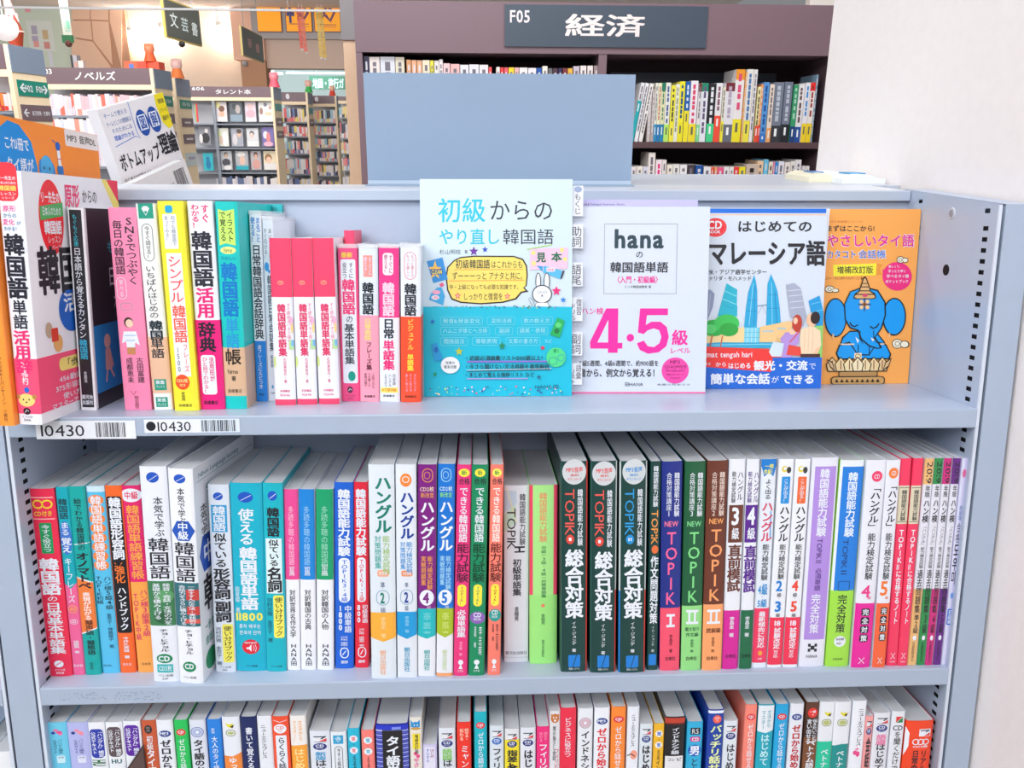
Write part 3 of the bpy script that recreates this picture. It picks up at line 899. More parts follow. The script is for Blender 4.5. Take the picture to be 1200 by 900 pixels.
  'r 0 .675 1 1 #fba56b;t 韓国語能力試験 .6 .05 .86 .255 #f0dcd0 1;t 合格対策講座2 .22 .05 .48 .255 #f0dcd0 0;h NEW .15 .265 .88 .29 #f8a860 2;t TOPIK .18 .31 .85 .665 #f9a266 1;r .18 .7 .85 .712 w;r .32 .71 .42 .76 w;r .6 .71 .7 .76 w;r .18 .758 .85 .77 w;h 読解編 .15 .79 .88 .815 #5a2a1c 1;t 李昌圭_著 .42 .835 .6 .91 #5a2a1c 0;h 白帝社 .2 .93 .78 .95 #3a1a12 1'),
 ('#ebeef5', 'white spine with a brown figure three plate above a magenta foot',
  'r 0 .71 1 1 #d6259a;t ハングル .52 .055 .88 .19 k 1;t 能力検定試験 .18 .055 .44 .2 k 1;r .08 .21 .95 .385 #6b3a2c;h 3 .25 .22 .78 .3 w 3;h 級 .28 .315 .75 .37 w 2;t 直前模試 .12 .395 .92 .62 #6b3a2c 3;t 李昌圭_著 .35 .74 .65 .84 w 1;h 白帝社 .15 .925 .85 .945 #501040 1'),
 ('#ebeef5', 'white spine with a purple figure four plate above a green foot',
  'r 0 .71 1 1 #1c6a46;t ハングル .55 .055 .98 .2 #502080 1;t 能力検定試験 .1 .055 .44 .2 #502080 1;r .02 .21 1 .385 #5a2490;h 4 .15 .22 .88 .3 w 3;h 級 .2 .315 .85 .37 w 2;t 直前模試 .05 .4 1 .625 #5a2490 3;t 李昌圭_著 .3 .74 .68 .84 w 1;h 白帝社 .1 .925 .9 .945 #0c2a1c 1'),
 ('#e6edf6', 'white spine with blue head, yellow burst, red and blue lettering and red foot',
  'r 0 0 1 .035 #1b7fd2;p #1b7fd2 0 .03 1 .03 .8 .08 .5 .06 .2 .08;h 一発 .2 .022 .8 .042 #f4ee50 2;h 合格！ .15 .045 .88 .068 #f4ee50 2;t よく出る .28 .09 .72 .185 k 1;t ハングル .15 .195 .9 .385 #d8335c 2;l #2a8ad0 1 .75 .24 .8 .37;t 能力検定試験 .3 .395 .75 .57 k 1;h 4級 .15 .585 .8 .64 #1b8fd2 2;t ・ .3 .64 .6 .655 #1b8fd2 2;h 5級 .15 .66 .8 .7 #1b8fd2 2;r 0 .705 1 .975 #ef3c63;t 最新傾向に対応 .28 .72 .74 .9 w 2;e .35 .915 .65 .94 #f0a040;h 高橋 .35 .95 .65 .96 w 0'),
 ('#eef1f7', 'white spine with a blue tab and blue figures two and three above a red foot',
  'e .18 .03 .55 .06 #e8d54a;e .5 .035 .8 .065 #3a3a3a;e .28 .035 .5 .05 w;o .22 .08 .78 .205 #2192dc .1;t ここが出る！ .36 .09 .66 .2 w 1;t ハングル .2 .215 .85 .385 k 2;t 能力検定試験 .32 .395 .75 .565 k 1;h 2 .25 .57 .75 .62 #1b7fd2 3;h 級 .35 .63 .65 .65 k 1;h ・ .4 .65 .6 .665 k 1;h 3 .25 .67 .75 .72 #1b7fd2 3;h 級 .35 .73 .65 .748 k 1;r 0 .75 1 .985 #ef3355;h 18 .3 .765 .75 .79 w 2;t 試験改定 .3 .8 .75 .905 w 2;t 対応 .35 .91 .65 .95 w 1'),
 ('#eef1f7', 'white spine with an orange tab and orange-red figures four and five above a red foot',
  'e .18 .03 .55 .06 #e8d54a;e .5 .035 .8 .065 #3a3a3a;e .28 .035 .5 .05 w;o .22 .08 .78 .205 #ef6a34 .1;t ここが出る！ .36 .09 .66 .2 w 1;t ハングル .2 .215 .85 .385 k 2;t 能力検定試験 .32 .395 .75 .565 k 1;h 4 .25 .57 .75 .62 #ee4a34 3;h 級 .35 .63 .65 .65 k 1;h ・ .4 .65 .6 .665 k 1;h 5 .25 .67 .75 .72 #ee4a34 3;h 級 .35 .73 .65 .748 k 1;r 0 .75 1 .985 #ef3355;h 18 .3 .765 .75 .79 w 2;t 試験改定 .3 .8 .75 .905 w 2;t 対応 .35 .91 .65 .95 w 1'),
 ('#e7e8f4', 'wide spine with a lilac title panel framed in white',
  'r .12 .04 .92 .865 #b28fe0;t 韓国語能力試験 .32 .05 .68 .365 w 2;R TOPIKⅡ .35 .375 .62 .51 #4a2a7c 1;t 必須単語 .38 .515 .62 .625 #4a2a7c 1;t 完全対策 .3 .64 .66 .835 w 1;r .3 .885 .4 .9 k;r .3 .91 .4 .925 k;r .55 .885 .65 .9 k;r .55 .91 .65 .925 k;r .4 .895 .55 .915 k;h HANA .25 .94 .7 .955 k 1'),
 ('#a2e04a', 'wide spine, blue above and lime green below, edged white at the head',
  'r 0 0 1 .62 w;r .1 .03 1 .62 #1c7fdd;t 韓国語能力試験 .35 .055 .75 .36 #eaf4ff 2;R TOPIKⅡ .3 .37 .62 .57 #14346e 0;O .28 .575 .75 .62 .6 #14346e .1;t 完全対策 .3 .64 .7 .83 k 1;e .28 .845 .78 .9 w;h 新試験 .36 .855 .7 .868 k 1;h 対応！ .38 .875 .68 .89 k 1;h HANA .3 .955 .72 .967 k 0'),
 ('#e9ebf4', 'white spine with a pink disc and pink figure four above a magenta foot',
  'r 0 .68 1 1 #e8259c;e .28 .05 .82 .1 #ee3d6e;h CD .4 .065 .7 .085 w 1;t 「ハングル」 .28 .11 .8 .33 k 2;t 能力検定試験 .32 .34 .72 .565 k 1;h 4 .22 .59 .75 .65 #ee3d8e 2;h 級 .55 .645 .75 .66 #ee3d8e 1;' + ';'.join('o .3 %g .74 %g #2a2028 .25;t %s .36 %g .68 %g w 2' % (.705 + i * .043, .742 + i * .043, ch, .708 + i * .043, .739 + i * .043) for i, ch in enumerate('完全対策')) + ';l w .6 .35 .95 .5 .965 .65 .95;l w .6 .35 .98 .5 .965 .65 .98'),
 ('#e9ebf4', 'white spine with an orange disc and orange figure five above an orange-pink foot',
  'r 0 .68 1 1 #f4663c;e .15 .035 .85 .085 #f0803c;h CD .35 .05 .7 .07 w 1;t 「ハングル」 .2 .1 .85 .33 k 2;t 能力検定試験 .25 .34 .75 .565 k 1;h 5 .15 .57 .8 .64 #f47a2c 2;h 級 .55 .645 .8 .66 #f47a2c 1;' + ';'.join('o .3 %g .8 %g #2a2028 .25;t %s .36 %g .74 %g w 2' % (.7 + i * .043, .737 + i * .043, ch, .703 + i * .043, .734 + i * .043) for i, ch in enumerate('完全対策')) + ';l w .6 .35 .95 .5 .965 .65 .95;l w .6 .35 .98 .5 .965 .65 .98'),
 ('#f33b62', 'slim pinkish red spine with a cream plate, left one of the red pair',
  'r 0 .125 1 .305 #dcd3b8;l k .5 .05 .135 .95 .135;l k .5 .05 .295 .95 .295;t 韓国語能力試験 .28 .145 .75 .29 k 1;t TOPIKⅡに合格するノート .25 .33 .75 .79 w 2;l w .5 .3 .935 .5 .95 .7 .935;l w .5 .3 .965 .5 .95 .7 .965;h HANA .25 .975 .75 .983 w 0'),
 ('#f33b62', 'slim pinkish red spine with a cream plate, right one of the red pair',
  'r 0 .125 1 .305 #dcd3b8;l k .5 .05 .135 .95 .135;l k .5 .05 .295 .95 .295;t 韓国語能力試験 .28 .145 .75 .29 k 1;t TOPIKⅡに合格するノート .25 .33 .75 .79 w 2;l w .5 .3 .935 .5 .95 .7 .935;l w .5 .3 .965 .5 .95 .7 .965;h HANA .25 .975 .75 .983 w 0'),
]
YR = [('#e9b878', 'slim white spine with tan ends, first of the four dated ones', '準2級'), ('#2f8f4c', 'slim white spine with green ends, second of the four dated ones', '3級'),
      ('#cf2f7f', 'slim white spine with magenta ends, third of the four dated ones', '4級'), ('#6a2a86', 'slim white spine with purple ends, last of the four dated ones', '5級')]
for c, lb, n in YR:
    mid.append(('#e4e4ee', lb, 'r 0 0 1 .12 %s;r 0 .62 1 1 %s;R 2019 .25 .015 .85 .12 k 1;t 年版 .25 .125 .8 .18 k 1;t ハン検 .2 .19 .85 .3 k 2;t 「ハングル」能力検定試験 .3 .31 .75 .52 k 0;t 過去問題集 .2 .525 .8 .74 k 1;t %s .25 .745 .8 .84 k 1;e .3 .85 .7 .875 w;t 公益財団法人 .3 .88 .6 .98 k 0' % (c, c, n)))
mid.append(('#cfc6ea', 'thinnest pale lilac spine with Korean lettering, last by the right upright of the middle shelf',
            'r 0 0 .5 1 #dcdcf2;t 新装版 .3 .22 .8 .29 #37a 0;t 合格 .2 .3 .8 .4 k 0;t 도우미 .1 .4 .95 .6 k 2;o .1 .72 .95 .8 #3a6fd0 .2;t 初級編 .25 .725 .8 .795 w 1;e .2 .05 .8 .09 #e06a9a;e .3 .64 .8 .67 #6a9ae0'))

for (x, w, lean, d, h), (col, lb, dsl) in zip(MT, mid):
    i = MT.index((x, w, lean, d, h))
    D = 154 if h > 205 else 134
    if d > 20 and h > 205:
        D = 140
    side = None
    rz = 0
    if i == 7:
        side = 'M 0 0 1 1;l #1f8f86 .5 8 16 150 16;h Nihon_Language_learning 12 8 110 14 #1f6f86 0;h チョ・ヒチョル 26 22 120 33 #1f8f7a 1;t 本気で学ぶ 12 40 26 78 k 1;p #2456b8 6 90 14 72 60 72 68 90 60 108 14 108;h 中級 14 78 60 102 w 2;h 韓国語 10 112 130 150 k 2;h 一歩すすんだ文法・実践的な 10 160 100 170 #1f8f7a 1;h 会話力をさらに積み上げる 10 174 100 184 #1f8f7a 1;e 8 190 34 212 #1f8a5c'
        rz = -.1
    root = spine_book('language_book', lb, 'book', G2, pose(x, d, Z2 + .15, 0, math.atan(lean / h), rz), w, h, D, col, dsl, side=side)


# ------------------------------------------------------------------ top shelf, spines
PINK3 = 'r 0 0 1 .345 #f4476e;O .35 .25 .6 .27 .5 #f6c08a;l #f6c08a .5 .42 .255 .48 .262 .54 .255;t 韓国語単語集 .28 .385 .66 .7 #e23a6a 3;t すぐ読める！すぐ話せる！ .72 .38 .88 .665 #e8507a 0;t 石田美智代・著 .48 .71 .62 .865 #e23a6a 0;e .82 .46 1 .52 #f4b8d8;e .88 .5 1 .56 #f8d890;o .78 .6 1 .66 #b8e0a0;o .88 .6 1 .64 #7cc0e8;e 0 .7 .12 .77 #d8e88a;h 永岡書店 .25 .905 .75 .92 #e23a6a 1;h 42646 .25 .93 .75 .945 #e23a6a 0;r 0 .965 1 1 #f4476e'
topd = [
 ('#fb9a3c', 'big orange book at the far left, its cover showing a blue speech bubble', 'r 0 0 .04 1 #f08a30;t スニサー・ウィッタヤーパンヤーノン .4 .7 .65 .93 k 1;t 三修社 .4 .945 .65 .985 k 0',
  dict(D=186, side='M 0 0 1 1;p #f9913a 0.7 0.2 186 0.2 186 261 0.7 261;p #128fe0 36 3 24 10 19 26 21 50 28 68 40 78 58 78 66 70 78 72 70 60 74 40 68 18 52 5;h これ1冊で 28 16 64 27 w 2;h タイ語が 28 33 68 46 w 2;h 読める! 32 52 66 66 w 2;o 124 .3 185.9 16 #efe6e6 .15;h MP3_音声DL 128 4 182 12 k 1;e 76 32 84 54 #2a86d8;e 94 34 102 54 #2a86d8;e 79 28 99 50 #4aaee8;l #1a2a5a .5 90 44 91 54 88 58;e 83 38 85 41 k;e 92 38 94 41 k;o 82 52 96 70 w .3;l #e03a3a 1 86 56 89 60 92 56;e 106 14 114 22 #1c5fc0;l w 5 110 22 111 38;l #e03a3a .8 107 30 115 29;o 106 36 116 44 #2a7ac8 .2;l w 1.6 108 44 106 54;l w 1.6 113 44 120 50;l #1c5fc0 1 106 15 101 13;h タイ語 60 100 150 130 #c33 2')),
 ('#eef0f8', 'tall white dictionary with a red seal on its cover and a pink paper band', 'o -.1 -.03 .86 .115 #ee3340 .3;h リー先生の .05 .02 .8 .036 w 1;h 日本人のための .05 .04 .8 .052 w 1;h 韓国語 .05 .056 .8 .076 #f8e26a 2;h レッスン .1 .08 .78 .094 w 1;h シリーズ .15 .098 .7 .108 w 1;h 原形 .15 .13 .72 .155 #ee4a9a 1;h からの .15 .16 .72 .178 #2a7aa0 1;h 変化 .1 .182 .62 .206 #ee4a9a 1;h が .68 .19 .86 .206 #2a7aa0 1;h わかる！ .15 .21 .78 .228 #2a7aa0 1;t 韓国語 .1 .238 .9 .49 #23232f 3;t 単語 .2 .495 .8 .61 #23232f 2|t 活用辞典 .1 .005 .8 .005 k',
  dict(D=154, band=None)),
 ('#26242c', 'black book with a white-edged spine, leaning open to its black and blue cover', '',
  dict(D=134)),
 ('#f58db4', 'light pink spine with a small drawing of a girl in a striped top', 't SNSでつぶやく .54 .045 .92 .37 k 1;t 毎日の韓国語 .12 .06 .48 .32 k 1;O .1 .335 .45 .44 .4 w;t 学べる .2 .345 .35 .43 w 0;O .18 .46 .62 .495 .4 #9aa;e .26 .53 .6 .58 #3c2a2a;e .32 .54 .6 .58 #f4d0b8;p #e8eef8 .22 .6 .68 .6 .78 .67 .62 .655 .6 .68 .3 .68 .28 .65 .12 .66;l #4a8ad0 .5 .25 .62 .66 .62;l #4a8ad0 .5 .28 .645 .62 .645;p #c88a5a .3 .68 .6 .68 .6 .715 .3 .715;t 古田富建 .6 .73 .85 .86 k 0;t 成都恵未 .22 .73 .47 .86 k 0;l #a33 .5 .3 .9 .4 .92 .5 .9;t 駿河台出版社 .42 .925 .58 .99 #733 0',
  dict(D=134)),
 ('#eef0ee', 'white spine with green square emblems and a tan paper band', 'r .12 0 .88 .07 #1f9a80;o .35 .012 .65 .035 w .3;l w .6 .3 .02 .5 .055 .7 .02;O .22 .095 .75 .27 .5 #456;t 今すぐ話せる！ .36 .105 .62 .26 #234 0;t いちばんはじめの .22 .29 .72 .545 #222 0;t 韓国 .16 .555 .84 .65 #23303c 3|t 単語 .15 .645 .82 .74 #23303c 2;r .15 .845 .78 .9 #1f9a80;h 東進 .22 .85 .7 .87 w 2;h ブックス .22 .875 .7 .89 w 1;r 0 .915 1 1 #eef0ee;r .15 .935 .78 .985 #1f9a80;h 東進 .22 .94 .7 .958 w 2;h ブックス .22 .965 .7 .98 w 1',
  dict(D=134, band=(.637, 1, '#ecc0a0'))),
 ('#f6ec3c', 'bright yellow spine with white title plates and an orange-red disc', 'o .3 .02 .6 .055 #1ba6d8 .3;o .18 .06 .72 .22 #eef0f6 .06;t 何でも韓国語で .5 .068 .66 .21 #678 0;t 言ってみる！ .24 .068 .4 .185 #678 0;r .2 .24 .8 .83 #eef0f6;t シンプル .24 .25 .76 .475 #ee4a44 1;t 韓国語 .26 .485 .78 .665 #f0604a 2;t フレーズ .56 .67 .76 .81 #ee4a44 0;t 1500 .26 .685 .44 .81 #456 0;e .14 .82 .72 .895 #f2552e;h CD2枚 .2 .84 .66 .86 #f6ec9c 2;h 付き .3 .865 .56 .88 #f6ec9c 1;t 李恩周 .34 .905 .5 .95 #333 0;h 高橋書店 .2 .965 .75 .98 #333 0',
  dict(D=134)),
 ('#eceef8', 'white spine with heavy black lettering above a magenta paper band', 't すぐ .55 .015 .86 .1 #e0246e 2;t わかる！ .15 .015 .48 .125 #e0246e 2;t 韓国語 .1 .14 .88 .4 #2a2a36 3;t 活用 .14 .405 .84 .55 #e8257a 3|t 辞典 .14 .57 .8 .715 #2a2030 3;o .14 .73 .74 .925 w .2;t 活用形が .48 .74 .68 .86 #e0246e 2;t ひと目でわかる！ .2 .74 .42 .92 #e0246e 1;h 高橋書店 .15 .955 .75 .975 #401030 1',
  dict(D=134, band=(.56, 1, '#ea1f7e'))),
 ('#12c6c2', 'turquoise spine with a yellow-green tag and a tan paper band', 'p #c8f070 .12 .035 .42 .045 .85 .035 .85 .205 .42 .195 .12 .205;t イラスト .5 .045 .78 .19 k 1;t で覚える .18 .045 .46 .185 k 1;e .15 .21 .85 .245 #f0ee90;h hime .3 .215 .7 .238 #5a7a3a 0;h たのしい .15 .255 .85 .275 #0b6fae 1;t 韓国語 .14 .285 .84 .545 #0f7ac8 3;t 単語 .2 .55 .8 .7 #2a9ad8 2|t 帳 .12 .7 .84 .78 #2e2620 2;h hime .2 .8 .7 .825 #2e2620 0;h 著 .35 .835 .58 .86 #2e2620 1;h 高橋書店 .15 .9 .82 .92 #2e2620 0;r 0 .935 1 1 #12c6c2',
  dict(D=134, band=(.695, 1, '#dcb694'))),
 ('#eef2fa', 'slim white spine with black lettering over a blue foot, beside the turquoise book', 't まるごと .55 .02 .9 .15 #1c7fd6 2;t 使える！ .12 .02 .48 .15 #1c7fd6 2;t 日常韓国語会話辞典 .15 .16 .88 .66 #2a2a3a 2;r 0 .67 1 1 #1f86e0;t 全フレーズにルビつき .3 .69 .65 .93 w 1;h 学研 .2 .955 .7 .97 #04264a 1',
  dict(D=100, film=True)),
 ('#e6ebf6', 'slim pale spine with thin dark lettering, half behind the three pink-headed books', 't あいうえお順で .55 .05 .85 .24 #333 0;t すぐ引ける！ .12 .05 .42 .22 #333 0;e .1 .23 .5 .28 #3a9ae0;e .4 .27 .6 .29 #3a9ae0;t 韓国語日常会話集 .3 .3 .75 .72 #2a3a4a 1;t 新装版 .35 .74 .6 .81 #246 0;s .3 .905 .6 .935 #2a9ad0;h 三修社 .2 .95 .8 .96 #246 1',
  dict(D=98, film=True)),
 ('#eef0f8', 'pocket book with a coral pink head, left of the three identical ones', PINK3, dict(D=115)),
 ('#eef0f8', 'pocket book with a coral pink head, middle of the three identical ones', PINK3, dict(D=115)),
 ('#eef0f8', 'pocket book with a coral pink head, right of the three identical ones', PINK3, dict(D=115)),
 ('#ef5088', 'sleeved pink pocket book with a white rounded plate and a green fruit', 'h 最新 .15 .035 .75 .07 #f4d84a 2;o .12 .08 .88 .88 #e6ecf4 .12;t すぐに .54 .1 .76 .2 #445 1;t 役立つ .22 .1 .44 .2 #445 1;t 韓国語 .18 .205 .82 .43 #ec3f7c 3;t の .34 .435 .7 .485 #445 1;t 基本単語集 .24 .49 .74 .755 #2a3340 2;e .38 .8 .76 .865 #189a86;e .5 .785 .66 .8 #f0f4f8;e .32 .9 .6 .945 #5a2440;l w .5 .38 .93 .46 .915 .54 .925;h ナツメ社 .25 .955 .7 .97 #80204a 0;h 5270 .32 .977 .62 .988 #80204a 0',
  dict(D=104, film=True)),
 ('#dfe8f2', 'sleeved white pocket book with a salmon tag and a light pink paper band', 'r .24 .055 .72 .19 #f49a90;t すぐに .52 .065 .68 .18 #fdf 1;t 使える！ .28 .065 .44 .18 #fdf 1;t 韓国語 .18 .225 .76 .43 #202830 3|t 日常会話 .26 .455 .62 .595 #f6e27a 2;t フレーズ集 .34 .605 .64 .79 #5a1430 2;t 1か所つながる .62 .81 .78 .91 #401024 0;t すが聞こえ .42 .81 .56 .9 #401024 0;t 表現の幅が .22 .81 .36 .9 #401024 0;h 高橋書店 .2 .955 .8 .972 #401024 1',
  dict(D=104, film=True, band=(.435, 1, '#fba2b8'))),
 ('#e9eef8', 'sleeved pocket book, hot pink head over a white band with a yellow strip', 'r 0 0 1 .45 #ee3c8c;o .2 .04 .72 .18 #f4e8f2 .3;t すぐに .5 .05 .68 .17 #b02468 1;t 使える！ .26 .05 .44 .17 #b02468 1;t 韓国語 .18 .225 .76 .44 #fbd4e4 3|t 日常 .2 .455 .74 .585 #2a2c38 3;t 単語集 .18 .595 .74 .79 #f02f7a 3;t 日本語 .64 .815 .8 .89 #333 0;t ハングル .44 .815 .58 .9 #333 0;t どちらから .22 .815 .38 .9 #333 0;r .04 .905 .9 .94 #f6ea6a;h 10万部突破 .1 .91 .84 .932 #e0552a 1;h 高橋書店 .15 .952 .75 .968 #444 1',
  dict(D=104, film=True, band=(.45, 1, '#e9eef8'))),
 ('#e6ecf6', 'sleeved white pocket book with an orange-red paper band, next to the big display book', 'O .2 .04 .76 .21 .5 #e0506a;t もっと使える .52 .055 .66 .195 #e0506a 0;t もっと楽しい .3 .055 .44 .195 #e0506a 0;t 韓国語 .2 .235 .78 .44 #262a34 3|t ビジュアル .34 .46 .64 .66 #f4dc5a 1;t 単語集 .32 .685 .64 .795 #f8e84a 2;t ガイドブック .62 .815 .78 .93 #fbd 0;t すぐに見える .42 .815 .56 .93 #fbd 0;t 楽しく学べる .22 .815 .36 .93 #fbd 0;h 高橋書店 .2 .955 .78 .97 #501008 1',
  dict(D=104, film=True, band=(.445, 1, '#f2512f'))),
]
for i, ((x, w, lean, d, h), (col, lb, dsl, kw)) in enumerate(zip(TT, topd)):
    kw = dict(kw)
    D = kw.pop('D')
    rz = 0
    if i == 0:
        x, lean, rz = x - 3, 1.0, -.06
    if i == 1:
        # cover turned to the viewer, pink band round the lower third
        rz, lean = -.09, 5.5
        x -= 2.5
        dsl = dsl.split('|')[0] + '|t 活用辞典 .2 .0 .2 .0 k'
        dsl = dsl.split('|')[0] + ';t 活用辞 .15 .615 .82 .79 #ee2f74 3|t 李相杓 .35 .74 .62 .835 w 1;e .4 .845 .62 .868 #2a6ad0;e .1 .872 .82 .925 #f4d880;e .02 .875 .2 .895 #c08a4a;e .72 .875 .9 .895 #c08a4a;e .3 .892 .36 .9 k;e .55 .892 .61 .9 k;e .42 .904 .5 .91 k;e .28 .93 .6 .958 #3a1a22;l w .5 .36 .95 .44 .938 .52 .945;h ナツメ社 .2 .962 .68 .972 #501020 0;h 5146 .28 .975 .6 .985 #501020 0'
        kw = dict(band=(.73, .955, '#f6547c'),
                  side='M 0 0 1 1;p #ee2f52 133 0.3 154 0.3 154 22;p #f4e478 124 0.3 133 0.3 154 22 154 40;e 20 5 56 70 #ee2a34;h リー先生の 24 15 52 25 w 2;p #4fae62 22 28 56 24 56 36 22 40;h 日本人のための 25 28 53 36 w 1;h 韓国語 26 40 52 52 w 3;h レッスン 30 53 50 60 w 1;h シリーズ 32 61 48 66 w 1;h 原形 60 7 84 28 #ee3f7a 2;h からの 88 11 114 24 k 0;h 韓国語 12 62 106 104 k 3;h 単語 60 106 110 128 k 3;e 38 100 76 140 #1c63c8;t 活 46 104 68 122 w 2;e 16 128 26 142 #c0a890;e 26 140 40 156 #e8b06a;o 24 134 34 146 #d8402a .1|M 0 0 1 1;o 32 162 130 174 #f6e280 .4;h 「歩く」の変化 38 164 120 172 k 1;h 456動詞と 30 178 78 184 w 1;h 375形容詞の 24 186 78 192 w 1;h 使い方が 34 194 74 200 w 1;h マスターできる！ 16 201 84 207 w 1')
    if i == 2:
        lean = 5.5
        x += 3
        kw['side'] = 'M 0 0 1 1;r 0.8 0.5 4 186 #e8e8ee;h もぐもぐ 42 30 110 42 #2fb8c8 1;h 日本語から 42 54 120 74 w 1;h カンタン韓国語 50 80 128 96 w 1;r 4 108 133 172 #1f8fd8;e 24 118 38 132 #eec4b8;p #e8b4ac 26 132 36 132 42 150 36 154 24 152;l #e8b4ac 3 28 152 24 164;l #e8b4ac 3 34 152 42 162'
        dsl = 'r 0 0 .12 1 #f0f0f4;r .86 0 1 1 #f0f0f4;r .12 0 .86 .01 #f0f0f4;r 0 .985 1 1 #f0f0f4;t もぐもぐ応援 .3 .03 .58 .185 #38b8cc 1;t 日本語から覚えるカンタン .24 .19 .7 .635 #e8ecf4 1;t 韓国語 .22 .64 .7 .74 #38b0d8 2;t 金龍秀 .36 .8 .56 .86 w 0;h 駿河台 .14 .92 .84 .943 w 2;h 出版社 .14 .948 .84 .971 w 2'
    spine_book('language_book', lb, 'book', G1, pose(x, d, .15, 0, math.atan(lean / h), rz), w, h, D, col, dsl, **kw)
# a fourth coral book hidden behind the three: only its head shows
spine_book('language_book', 'coral pink book head peeping out behind the third pink-headed pocket book', 'book', G1, pose(-152.5, 104, .15), 10, 166, 56, '#f4476e', '')
# small turquoise card behind the slim white spine
root = face_book('language_book', 'turquoise booklet whose head peeps out behind the slim white spine', 'book', G1, pose(-256, 158, .15), 26, 193, 5, '#2fb4bc', 'h 韓国語の .2 .015 .8 .04 #0a5a62 1')

